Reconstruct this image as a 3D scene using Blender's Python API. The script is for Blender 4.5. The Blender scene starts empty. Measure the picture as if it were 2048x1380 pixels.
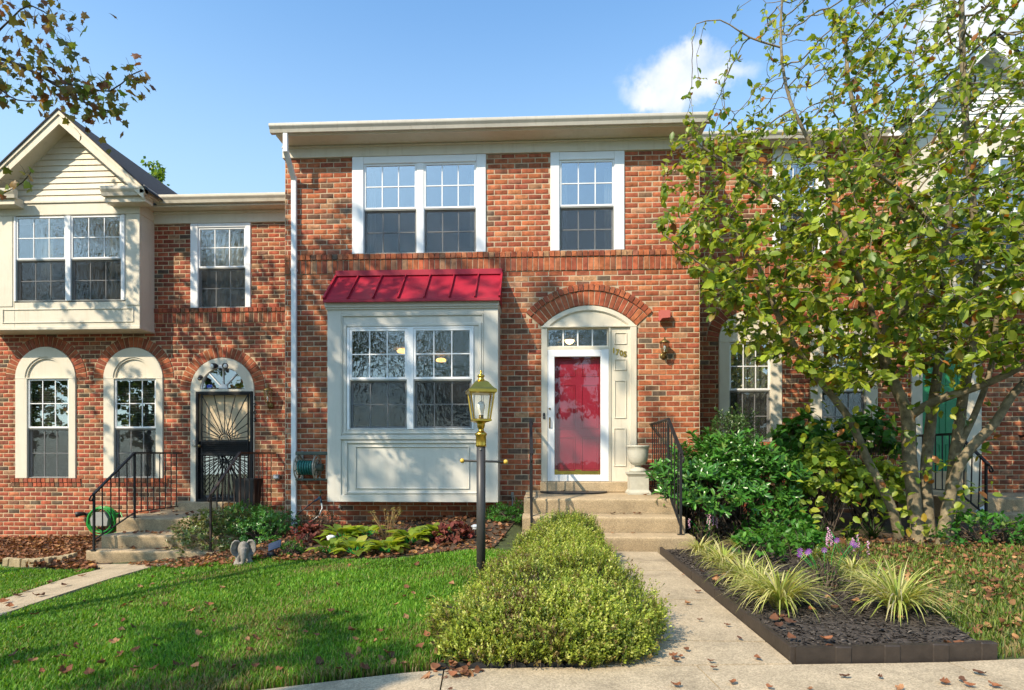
import bpy, math, random
import numpy as np
from mathutils import Vector, Matrix, noise as mnoise

# ------------------------------------------------------------------ camera, sky, sun, exposure
FX, HY, CX = 1200.0, 910.0, 1024.0          # focal length, horizon and centre in photo pixels (2048 wide)
DCAM, CAMZ = 9.4, 1.18                      # distance to the middle facade, eye height over the front walk
TH = math.atan(56 / FX)                     # the camera is turned a little to the left
SUN_AZ, SUN_EL = math.radians(41), math.radians(40)
S = bpy.context.scene
cam_d = bpy.data.cameras.new('camera')
cam = bpy.data.objects.new('camera', cam_d)
S.collection.objects.link(cam)
cam.location = (0, -DCAM, CAMZ)
cam.rotation_euler = (math.pi / 2, 0, TH)
cam_d.sensor_width = 36
cam_d.lens = 36 * FX / 2048
cam_d.shift_y = (HY - 690) / 2048
cam_d.clip_start, cam_d.clip_end = 0.05, 3000
S.camera = cam
S.render.resolution_x, S.render.resolution_y = 1024, 690

W = bpy.data.worlds.new('World')
S.world = W
W.use_nodes = True
SUNV = Vector((-math.sin(SUN_AZ) * math.cos(SUN_EL), -math.cos(SUN_AZ) * math.cos(SUN_EL), math.sin(SUN_EL)))


def build_world():
    nt = W.node_tree
    nt.nodes.clear()
    N, L = nt.nodes.new, nt.links.new
    out = N('ShaderNodeOutputWorld')
    bg = N('ShaderNodeBackground')
    bg.inputs['Strength'].default_value = 0.15
    sky = N('ShaderNodeTexSky')
    sky.sky_type = 'NISHITA'
    sky.sun_disc = False
    sky.sun_elevation = SUN_EL
    sky.sun_rotation = math.atan2(SUNV.x, SUNV.y)
    sky.air_density, sky.dust_density, sky.ozone_density = 1.0, 0.9, 1.6
    tc = N('ShaderNodeTexCoord')
    # fair-weather clouds: soft blobs in the direction sphere, torn by noise
    nz = N('ShaderNodeTexNoise')
    nz.inputs['Scale'].default_value = 9
    nz.inputs['Detail'].default_value = 7
    nz.inputs['Roughness'].default_value = 0.55
    L(tc.outputs['Generated'], nz.inputs['Vector'])
    sub = N('ShaderNodeVectorMath'); sub.operation = 'SUBTRACT'
    L(nz.outputs['Color'], sub.inputs[0]); sub.inputs[1].default_value = (.5, .5, .5)
    sc = N('ShaderNodeVectorMath'); sc.operation = 'SCALE'
    L(sub.outputs[0], sc.inputs[0]); sc.inputs['Scale'].default_value = 0.15
    ad = N('ShaderNodeVectorMath'); ad.operation = 'ADD'
    L(tc.outputs['Generated'], ad.inputs[0]); L(sc.outputs[0], ad.inputs[1])

    def pdir(px, py):
        v = Vector(((px - CX) / FX, 1, (HY - py) / FX))
        v = Vector((v.x * math.cos(TH) - math.sin(TH), v.y * math.cos(TH) + v.x * math.sin(TH), v.z))
        return v.normalized()
    blobs = [(1350, 128, .055, .022), (1400, 150, .05, .022), (1290, 150, .045, .012), (1450, 150, .045, .016), (1370, 108, .03, .014),
             (2000, 5, .07, .028), (1900, 30, .05, .012), (2300, -150, .2, .05), (-380, 330, .12, .03)]
    cur = None
    for (px, py, sx, sz) in blobs:
        c = pdir(px, py)
        d = N('ShaderNodeVectorMath'); d.operation = 'SUBTRACT'
        L(ad.outputs[0], d.inputs[0]); d.inputs[1].default_value = c
        m = N('ShaderNodeVectorMath'); m.operation = 'MULTIPLY'
        L(d.outputs[0], m.inputs[0]); m.inputs[1].default_value = (1 / sx, 1 / sx, 1 / sz)
        ln = N('ShaderNodeVectorMath'); ln.operation = 'LENGTH'
        L(m.outputs[0], ln.inputs[0])
        if cur is None:
            cur = ln.outputs['Value']
        else:
            mn = N('ShaderNodeMath'); mn.operation = 'SMOOTH_MIN'
            mn.inputs[2].default_value = 0.5
            L(cur, mn.inputs[0]); L(ln.outputs['Value'], mn.inputs[1])
            cur = mn.outputs[0]
    mr = N('ShaderNodeMapRange')
    mr.interpolation_type = 'SMOOTHSTEP'
    mr.inputs['From Min'].default_value = 1.45
    mr.inputs['From Max'].default_value = 0.25
    mr.inputs['To Min'].default_value = 0
    mr.inputs['To Max'].default_value = 0.9
    L(cur, mr.inputs['Value'])
    # thin veil, whiter towards the horizon
    sep = N('ShaderNodeSeparateXYZ'); L(tc.outputs['Generated'], sep.inputs[0])
    mx = N('ShaderNodeMix'); mx.data_type = 'RGBA'
    L(mr.outputs[0], mx.inputs['Factor'])
    wb = N('ShaderNodeVectorMath'); wb.operation = 'MULTIPLY'
    L(sky.outputs[0], wb.inputs[0]); wb.inputs[1].default_value = (.66, .89, .97)
    hz = N('ShaderNodeMapRange'); hz.interpolation_type = 'SMOOTHSTEP'
    hz.inputs['From Min'].default_value, hz.inputs['From Max'].default_value = .66, .2
    hz.inputs['To Min'].default_value, hz.inputs['To Max'].default_value = 0, .75
    L(sep.outputs['Z'], hz.inputs['Value'])
    hm = N('ShaderNodeMix'); hm.data_type = 'RGBA'
    L(hz.outputs[0], hm.inputs['Factor']); L(wb.outputs[0], hm.inputs['A'])
    hm.inputs['B'].default_value = (1.95, 2.65, 3.15, 1)
    L(hm.outputs['Result'], mx.inputs['A'])
    mx.inputs['B'].default_value = (3.15, 3.2, 3.3, 1)
    L(mx.outputs['Result'], bg.inputs['Color'])
    L(bg.outputs[0], out.inputs[0])


build_world()
sun_d = bpy.data.lights.new('sun', 'SUN')
sun_d.energy = 2.8
sun_d.angle = math.radians(0.55)
sun_d.color = (1, .84, .63)
sun = bpy.data.objects.new('sun', sun_d)
S.collection.objects.link(sun)
sun.rotation_euler = (-SUNV).to_track_quat('-Z', 'Y').to_euler()
sun.location = (-20, -25, 30)
S.view_settings.view_transform = 'Standard'
S.view_settings.look = 'None'
S.view_settings.gamma = 1
S.view_settings.use_curve_mapping = False
S.view_settings.exposure = 1.2

# ------------------------------------------------------------------ helpers
rnd = random.Random(11)
RS = np.random.RandomState(5)
WL = {}                                     # world position of each object's origin


def P(px, py, Y):
    """the point of the plane y = Y that the photo shows at pixel (px, py)"""
    u, v = (px - CX) / FX, (HY - py) / FX
    dx, dy = u * math.cos(TH) - math.sin(TH), math.cos(TH) + u * math.sin(TH)
    t = (Y + DCAM) / dy
    return Vector((dx * t, Y, CAMZ + v * t))


def sstep(a, b, x):
    t = min(1, max(0, (x - a) / (b - a)))
    return t * t * (3 - 2 * t)


def ground(x, y):
    """height of the terrain: falls to the left, rises gently to the right, banks up to the house"""
    z = -.078 * max(0, -x - .6) if x < 0 else .03 * max(0, x - 2.2)
    if x < -7:
        z = -.5 - .03 * (-x - 7)
    if x > 8:
        z = .174
    z += .24 * sstep(-2.0, -.2, y) * sstep(-4.9, -3.3, x) * sstep(.2, -.5, x)
    z += .16 * sstep(.3, 1.7, y) * sstep(-4.3, -5.5, x)
    z += .10 * sstep(-2.5, -.5, y) * sstep(2.0, 3.0, x)
    z += -.05 * sstep(-5.5, -6.4, y) * sstep(0, -2.5, x)
    return z


def G(px, py):
    """where the view ray through a pixel meets the terrain"""
    lo, hi = -8.2, 3.0
    for _ in range(40):
        mid = (lo + hi) / 2
        p = P(px, py, mid)
        if p.z > ground(p.x, p.y):
            lo = mid
        else:
            hi = mid
    p = P(px, py, lo)
    return Vector((p.x, p.y, ground(p.x, p.y)))


def link(o, parent=None, loc=None):
    S.collection.objects.link(o)
    if loc is not None:
        WL[o.name] = Vector(loc)
        if parent is not None:
            o.parent = parent
            o.location = Vector(loc) - WL[parent.name]
        else:
            o.location = loc
    return o


def tag(o, label=None, cat=None, group=None, kind=None):
    for k, v in (('label', label), ('category', cat), ('group', group), ('kind', kind)):
        if v:
            o[k] = v
    return o


def empty(name, loc, label=None, cat=None, group=None, parent=None):
    o = bpy.data.objects.new(name, None)
    o.empty_display_size = .1
    link(o, parent, loc)
    return tag(o, label, cat, group)


class MB:
    """collects shapes in world coordinates and links them as one mesh object"""
    def __init__(s):
        s.v, s.f, s.sm = [], [], []

    def poly(s, pts, smooth=False):
        b = len(s.v)
        s.v += [tuple(p) for p in pts]
        s.f.append(tuple(range(b, b + len(pts)))); s.sm.append(smooth)
        return s

    def faces(s, vs, fs, smooth=False):
        b = len(s.v)
        s.v += [tuple(p) for p in vs]
        for f in fs:
            s.f.append(tuple(b + i for i in f)); s.sm.append(smooth)
        return s

    def box(s, x0, x1, y0, y1, z0, z1, bev=0.0):
        if x1 < x0: x0, x1 = x1, x0
        if y1 < y0: y0, y1 = y1, y0
        if z1 < z0: z0, z1 = z1, z0
        b = min(bev, (x1 - x0) * .45, (y1 - y0) * .45, (z1 - z0) * .45)
        if b <= 0:
            vs = [(x, y, z) for z in (z0, z1) for (x, y) in ((x0, y0), (x1, y0), (x1, y1), (x0, y1))]
            return s.faces(vs, [(3, 2, 1, 0), (4, 5, 6, 7), (0, 1, 5, 4), (1, 2, 6, 5), (2, 3, 7, 6), (3, 0, 4, 7)])
        vs, idx = [], {}
        c = ((x0, x1), (y0, y1), (z0, z1))
        for i in range(8):
            sg = (i & 1, i >> 1 & 1, i >> 2 & 1)
            for ax in range(3):
                p = [c[k][sg[k]] + (0 if k == ax else (b if sg[k] == 0 else -b)) for k in range(3)]
                idx[(i, ax)] = len(vs); vs.append(p)
        fs = []
        for ax in range(3):
            a1, a2 = (ax + 1) % 3, (ax + 2) % 3
            for sd in (0, 1):
                o = [0, 0, 0]
                q = []
                for (u, w) in ((0, 0), (1, 0), (1, 1), (0, 1)):
                    o[ax], o[a1], o[a2] = sd, u, w
                    q.append(idx[(o[0] | o[1] << 1 | o[2] << 2, ax)])
                fs.append(q if sd else q[::-1])
            for (u, w) in ((0, 0), (0, 1), (1, 0), (1, 1)):
                q = []
                for sd in (0, 1):
                    o = [0, 0, 0]; o[ax], o[a1], o[a2] = sd, u, w
                    i = o[0] | o[1] << 1 | o[2] << 2
                    q.append((idx[(i, a1)], idx[(i, a2)]))
                r = (q[0][0], q[0][1], q[1][1], q[1][0])
                fs.append(r if (u ^ w) else r[::-1])
        for i in range(8):
            t = (idx[(i, 0)], idx[(i, 1)], idx[(i, 2)])
            n = bin(i).count('1')
            fs.append(t if n % 2 else t[::-1])
        return s.faces(vs, fs)

    def ring(s, x0, x1, z0, z1, w, y0, y1, bev=0.003, wt=None, wb=None):
        """a rectangular frame in the facade plane"""
        wt = w if wt is None else wt
        wb = w if wb is None else wb
        s.box(x0, x0 + w, y0, y1, z0, z1, bev); s.box(x1 - w, x1, y0, y1, z0, z1, bev)
        s.box(x0 + w, x1 - w, y0 + .001, y1, z1 - wt, z1, bev)
        if wb: s.box(x0 + w, x1 - w, y0 + .001, y1, z0, z0 + wb, bev)
        return s

    def tube(s, pts, r, n=8, cap=True, smooth=True):
        pts = [Vector(p) for p in pts]
        rs = r if isinstance(r, (list, tuple)) else [r] * len(pts)
        b = len(s.v)
        up = None
        for i, p in enumerate(pts):
            t = (pts[min(i + 1, len(pts) - 1)] - pts[max(i - 1, 0)])
            if t.length < 1e-9: t = Vector((0, 0, 1))
            t.normalize()
            if up is None:
                up = t.orthogonal().normalized()
            up = (up - t * up.dot(t))
            if up.length < 1e-6: up = t.orthogonal()
            up.normalize()
            w = t.cross(up)
            for k in range(n):
                a = 2 * math.pi * k / n
                s.v.append(tuple(p + (up * math.cos(a) + w * math.sin(a)) * rs[i]))
        for i in range(len(pts) - 1):
            for k in range(n):
                s.f.append((b + i * n + k, b + i * n + (k + 1) % n, b + (i + 1) * n + (k + 1) % n, b + (i + 1) * n + k)); s.sm.append(smooth)
        if cap:
            s.f.append(tuple(b + k for k in range(n))[::-1]); s.sm.append(False)
            e = b + (len(pts) - 1) * n
            s.f.append(tuple(e + k for k in range(n))); s.sm.append(False)
        return s

    def bar(s, a, b, w, h, up=(0, 0, 1)):
        """a square bar from a to b"""
        a, b = Vector(a), Vector(b)
        t = (b - a).normalized()
        u = Vector(up)
        if abs(t.dot(u)) > .98: u = Vector((0, 1, 0))
        r = t.cross(u).normalized(); u = r.cross(t)
        vs = [p + r * (sx * w / 2) + u * (sz * h / 2) for p in (a, b) for (sx, sz) in ((-1, -1), (1, -1), (1, 1), (-1, 1))]
        return s.faces(vs, [(3, 2, 1, 0), (4, 5, 6, 7), (0, 1, 5, 4), (1, 2, 6, 5), (2, 3, 7, 6), (3, 0, 4, 7)])

    def lathe(s, c, prof, n=20, sq=False, smooth=True):
        """profile of (radius, z) turned about the vertical through c; sq makes it four-sided"""
        b = len(s.v)
        k = 4 if sq else n
        for (r, z) in prof:
            for i in range(k):
                a = 2 * math.pi * (i + (.5 if sq else 0)) / k
                rr = r * (math.sqrt(2) if sq else 1)
                s.v.append((c[0] + rr * math.cos(a), c[1] + rr * math.sin(a), c[2] + z))
        for j in range(len(prof) - 1):
            for i in range(k):
                s.f.append((b + j * k + i, b + j * k + (i + 1) % k, b + (j + 1) * k + (i + 1) % k, b + (j + 1) * k + i)); s.sm.append(smooth and not sq)
        s.f.append(tuple(b + i for i in range(k))[::-1]); s.sm.append(False)
        e = b + (len(prof) - 1) * k
        s.f.append(tuple(e + i for i in range(k))); s.sm.append(False)
        return s

    def prism(s, pts, y0, y1):
        """polygon of (x, z) points, drawn out from y0 to y1"""
        n = len(pts)
        vs = [(x, y0, z) for x, z in pts] + [(x, y1, z) for x, z in pts]
        area = sum(pts[i][0] * pts[(i + 1) % n][1] - pts[(i + 1) % n][0] * pts[i][1] for i in range(n))
        f = [tuple(range(n)), tuple(range(2 * n - 1, n - 1, -1))] + [(i, i + n, (i + 1) % n + n, (i + 1) % n) for i in range(n)]
        if area < 0: f = [q[::-1] for q in f]
        return s.faces(vs, f)

    def arc_band(s, cx, cz, r0, r1, a0, a1, y0, y1, n=24):
        """part of a flat ring in the facade plane"""
        vs = []
        for i in range(n + 1):
            a = a0 + (a1 - a0) * i / n
            for (r, y) in ((r0, y0), (r1, y0), (r1, y1), (r0, y1)):
                vs.append((cx + r * math.cos(a), y, cz + r * math.sin(a)))
        fs = []
        for i in range(n):
            for k in range(4):
                fs.append((i * 4 + k, i * 4 + (k + 1) % 4, i * 4 + 4 + (k + 1) % 4, i * 4 + 4 + k))
        fs += [(3, 2, 1, 0), (n * 4, n * 4 + 1, n * 4 + 2, n * 4 + 3)]
        if a1 > a0: fs = [q[::-1] for q in fs]
        return s.faces(vs, fs)

    def sphere(s, c, r, n=12, m=8, sc=(1, 1, 1)):
        b = len(s.v)
        for j in range(1, m):
            t = math.pi * j / m
            for i in range(n):
                a = 2 * math.pi * i / n
                s.v.append((c[0] + r * sc[0] * math.sin(t) * math.cos(a), c[1] + r * sc[1] * math.sin(t) * math.sin(a), c[2] + r * sc[2] * math.cos(t)))
        s.v += [(c[0], c[1], c[2] + r * sc[2]), (c[0], c[1], c[2] - r * sc[2])]
        T, B = len(s.v) - 2, len(s.v) - 1
        for j in range(m - 2):
            for i in range(n):
                s.f.append((b + j * n + i, b + (j + 1) * n + i, b + (j + 1) * n + (i + 1) % n, b + j * n + (i + 1) % n)); s.sm.append(True)
        for i in range(n):
            s.f.append((T, b + i, b + (i + 1) % n)); s.sm.append(True)
            s.f.append((B, b + (m - 2) * n + (i + 1) % n, b + (m - 2) * n + i)); s.sm.append(True)
        return s

    def build(s, name, mat, parent=None, label=None, cat=None, group=None, kind=None, origin=None):
        me = bpy.data.meshes.new(name)
        a = np.array(s.v, dtype=float)
        if origin is None:
            lo, hi = a.min(0), a.max(0)
            origin = ((lo[0] + hi[0]) / 2, (lo[1] + hi[1]) / 2, lo[2])
        a = a - np.array(origin)
        me.from_pydata(a.tolist(), [], s.f)
        me.polygons.foreach_set('use_smooth', s.sm)
        me.materials.append(mat)
        me.update()
        o = bpy.data.objects.new(name, me)
        link(o, parent, origin)
        return tag(o, label, cat, group, kind)


def fast_mesh(name, V, F, mat, parent=None, col=None, origin=None, smooth=False):
    """big meshes from arrays: V (n,3), F (m,k), col (n,3) becomes the point colour 'col'"""
    V = np.asarray(V, dtype=np.float32); F = np.asarray(F, dtype=np.int32)
    if origin is None:
        lo, hi = V.min(0), V.max(0)
        origin = (float((lo[0] + hi[0]) / 2), float((lo[1] + hi[1]) / 2), float(lo[2]))
    V = V - np.array(origin, dtype=np.float32)
    me = bpy.data.meshes.new(name)
    me.vertices.add(len(V)); me.vertices.foreach_set('co', V.ravel())
    k = F.shape[1]
    me.loops.add(F.size); me.loops.foreach_set('vertex_index', F.ravel())
    me.polygons.add(len(F)); me.polygons.foreach_set('loop_start', np.arange(0, F.size, k, dtype=np.int32))
    if smooth:
        me.polygons.foreach_set('use_smooth', np.ones(len(F), dtype=bool))
    me.update(calc_edges=True)
    if col is not None:
        at = me.attributes.new('col', 'FLOAT_COLOR', 'POINT')
        c = np.ones((len(V), 4), dtype=np.float32); c[:, :3] = col
        at.data.foreach_set('color', c.ravel())
    me.materials.append(mat)
    o = bpy.data.objects.new(name, me)
    link(o, parent, origin)
    return o


# ------------------------------------------------------------------ materials
def mat(name, col, rough=.6, var=.12, scale=6, bump=0, bscale=80, metal=0, attr=False, spec=.5, grime=0, gcol=(.12, .1, .07), coat=0, streak=False):
    m = bpy.data.materials.new(name)
    m.use_nodes = True
    nt = m.node_tree
    N, L = nt.nodes.new, nt.links.new
    b = nt.nodes['Principled BSDF']
    b.inputs['Roughness'].default_value = rough
    b.inputs['Metallic'].default_value = metal
    b.inputs['Specular IOR Level'].default_value = spec
    b.inputs['Coat Weight'].default_value = coat
    geo = N('ShaderNodeNewGeometry')
    if attr:
        a = N('ShaderNodeAttribute'); a.attribute_name = 'col'
        csrc = a.outputs['Color']
    else:
        c = N('ShaderNodeRGB'); c.outputs[0].default_value = (*col, 1)
        csrc = c.outputs[0]
    if var:
        nz = N('ShaderNodeTexNoise'); nz.inputs['Scale'].default_value = scale; nz.inputs['Detail'].default_value = 5
        nz.inputs['Roughness'].default_value = .65
        L(geo.outputs['Position'], nz.inputs['Vector'])
        mr = N('ShaderNodeMapRange')
        mr.inputs['From Min'].default_value, mr.inputs['From Max'].default_value = .3, .7
        mr.inputs['To Min'].default_value, mr.inputs['To Max'].default_value = 1 - var, 1 + var
        L(nz.outputs['Fac'], mr.inputs['Value'])
        mx = N('ShaderNodeVectorMath'); mx.operation = 'SCALE'
        L(csrc, mx.inputs[0]); L(mr.outputs[0], mx.inputs['Scale'])
        csrc = mx.outputs[0]
    if grime:
        n2 = N('ShaderNodeTexNoise'); n2.inputs['Scale'].default_value = 2.3; n2.inputs['Detail'].default_value = 8
        n2.inputs['Roughness'].default_value = .7
        if streak:
            sm = N('ShaderNodeVectorMath'); sm.operation = 'MULTIPLY'
            L(geo.outputs['Position'], sm.inputs[0]); sm.inputs[1].default_value = (5, 5, .55)
            L(sm.outputs[0], n2.inputs['Vector'])
        else:
            L(geo.outputs['Position'], n2.inputs['Vector'])
        r2 = N('ShaderNodeMapRange')
        r2.inputs['From Min'].default_value, r2.inputs['From Max'].default_value = .52, .75
        r2.inputs['To Min'].default_value, r2.inputs['To Max'].default_value = 0, grime
        L(n2.outputs['Fac'], r2.inputs['Value'])
        m2 = N('ShaderNodeMix'); m2.data_type = 'RGBA'
        L(r2.outputs[0], m2.inputs['Factor']); L(csrc, m2.inputs['A']); m2.inputs['B'].default_value = (*gcol, 1)
        csrc = m2.outputs['Result']
    L(csrc, b.inputs['Base Color'])
    if bump:
        n3 = N('ShaderNodeTexNoise'); n3.inputs['Scale'].default_value = bscale; n3.inputs['Detail'].default_value = 4
        L(geo.outputs['Position'], n3.inputs['Vector'])
        bp = N('ShaderNodeBump'); bp.inputs['Strength'].default_value = bump; bp.inputs['Distance'].default_value = .01
        L(n3.outputs['Fac'], bp.inputs['Height'])
        L(bp.outputs[0], b.inputs['Normal'])
    return m


def leaf_mat(name, transl=.4, rough=.42, spec=.45):
    m = bpy.data.materials.new(name); m.use_nodes = True
    nt = m.node_tree
    N, L = nt.nodes.new, nt.links.new
    b = nt.nodes['Principled BSDF']; out = nt.nodes['Material Output']
    b.inputs['Roughness'].default_value = rough
    b.inputs['Specular IOR Level'].default_value = spec
    a = N('ShaderNodeAttribute'); a.attribute_name = 'col'
    L(a.outputs['Color'], b.inputs['Base Color'])
    t = N('ShaderNodeBsdfTranslucent')
    g = N('ShaderNodeVectorMath'); g.operation = 'MULTIPLY'
    L(a.outputs['Color'], g.inputs[0]); g.inputs[1].default_value = (1.7, 1.55, .7)
    L(g.outputs[0], t.inputs['Color'])
    mx = N('ShaderNodeMixShader'); mx.inputs[0].default_value = transl
    L(b.outputs[0], mx.inputs[1]); L(t.outputs[0], mx.inputs[2])
    L(mx.outputs[0], out.inputs['Surface'])
    return m


def glass_mat(name, refl=.3, tint=(.8, .85, .85), wav=.0, wscale=6, rough=.0):
    m = bpy.data.materials.new(name); m.use_nodes = True
    nt = m.node_tree
    nt.nodes.clear()
    N, L = nt.nodes.new, nt.links.new
    out = N('ShaderNodeOutputMaterial')
    t = N('ShaderNodeBsdfTransparent'); t.inputs[0].default_value = (*tint, 1)
    g = N('ShaderNodeBsdfGlossy'); g.inputs['Roughness'].default_value = rough; g.inputs['Color'].default_value = (1, 1, 1, 1)
    fr = N('ShaderNodeLayerWeight'); fr.inputs['Blend'].default_value = .5
    pw = N('ShaderNodeMath'); pw.operation = 'POWER'; pw.inputs[1].default_value = 4
    L(fr.outputs['Facing'], pw.inputs[0])
    mr = N('ShaderNodeMapRange')
    mr.inputs['To Min'].default_value, mr.inputs['To Max'].default_value = refl, .95
    L(pw.outputs[0], mr.inputs['Value'])
    if wav:
        geo = N('ShaderNodeNewGeometry')
        mp = N('ShaderNodeMapping'); mp.inputs['Scale'].default_value = (1, 1, .6)
        L(geo.outputs['Position'], mp.inputs['Vector'])
        nz = N('ShaderNodeTexNoise'); nz.inputs['Scale'].default_value = wscale; nz.inputs['Detail'].default_value = 2
        L(mp.outputs[0], nz.inputs['Vector'])
        bp = N('ShaderNodeBump'); bp.inputs['Strength'].default_value = wav; bp.inputs['Distance'].default_value = .02
        L(nz.outputs['Fac'], bp.inputs['Height'])
        L(bp.outputs[0], g.inputs['Normal'])
    mx = N('ShaderNodeMixShader')
    L(mr.outputs[0], mx.inputs[0]); L(t.outputs[0], mx.inputs[1]); L(g.outputs[0], mx.inputs[2])
    L(mx.outputs[0], out.inputs[0])
    return m


def mesh_screen_mat(name, dens=.55, col=(.05, .05, .05)):
    m = bpy.data.materials.new(name); m.use_nodes = True
    nt = m.node_tree
    nt.nodes.clear()
    N, L = nt.nodes.new, nt.links.new
    out = N('ShaderNodeOutputMaterial')
    t = N('ShaderNodeBsdfTransparent')
    d = N('ShaderNodeBsdfDiffuse'); d.inputs[0].default_value = (*col, 1)
    mx = N('ShaderNodeMixShader'); mx.inputs[0].default_value = dens
    L(t.outputs[0], mx.inputs[1]); L(d.outputs[0], mx.inputs[2]); L(mx.outputs[0], out.inputs[0])
    return m


def emit_mat(name, col, st):
    m = bpy.data.materials.new(name); m.use_nodes = True
    b = m.node_tree.nodes['Principled BSDF']
    b.inputs['Base Color'].default_value = (*col, 1)
    b.inputs['Emission Color'].default_value = (*col, 1)
    b.inputs['Emission Strength'].default_value = st
    return m


def concrete_mat(name, col, dark=.55):
    """washed concrete with fine aggregate, stains and pores"""
    m = mat(name, col, rough=.85, var=.16, scale=3.5, bump=.35, bscale=150, grime=dark, gcol=(.13, .11, .075), spec=.25)
    nt = m.node_tree
    N, L = nt.nodes.new, nt.links.new
    b = nt.nodes['Principled BSDF']
    src = b.inputs['Base Color'].links[0].from_socket
    geo = N('ShaderNodeNewGeometry')
    vo = N('ShaderNodeTexVoronoi'); vo.inputs['Scale'].default_value = 130
    L(geo.outputs['Position'], vo.inputs['Vector'])
    hs = N('ShaderNodeMapRange'); hs.inputs['To Min'].default_value = .72; hs.inputs['To Max'].default_value = 1.22
    sp = N('ShaderNodeSeparateColor'); L(vo.outputs['Color'], sp.inputs[0]); L(sp.outputs[0], hs.inputs['Value'])
    sc = N('ShaderNodeVectorMath'); sc.operation = 'SCALE'
    L(src, sc.inputs[0]); L(hs.outputs[0], sc.inputs['Scale'])
    L(sc.outputs[0], b.inputs['Base Color'])
    return m


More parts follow.
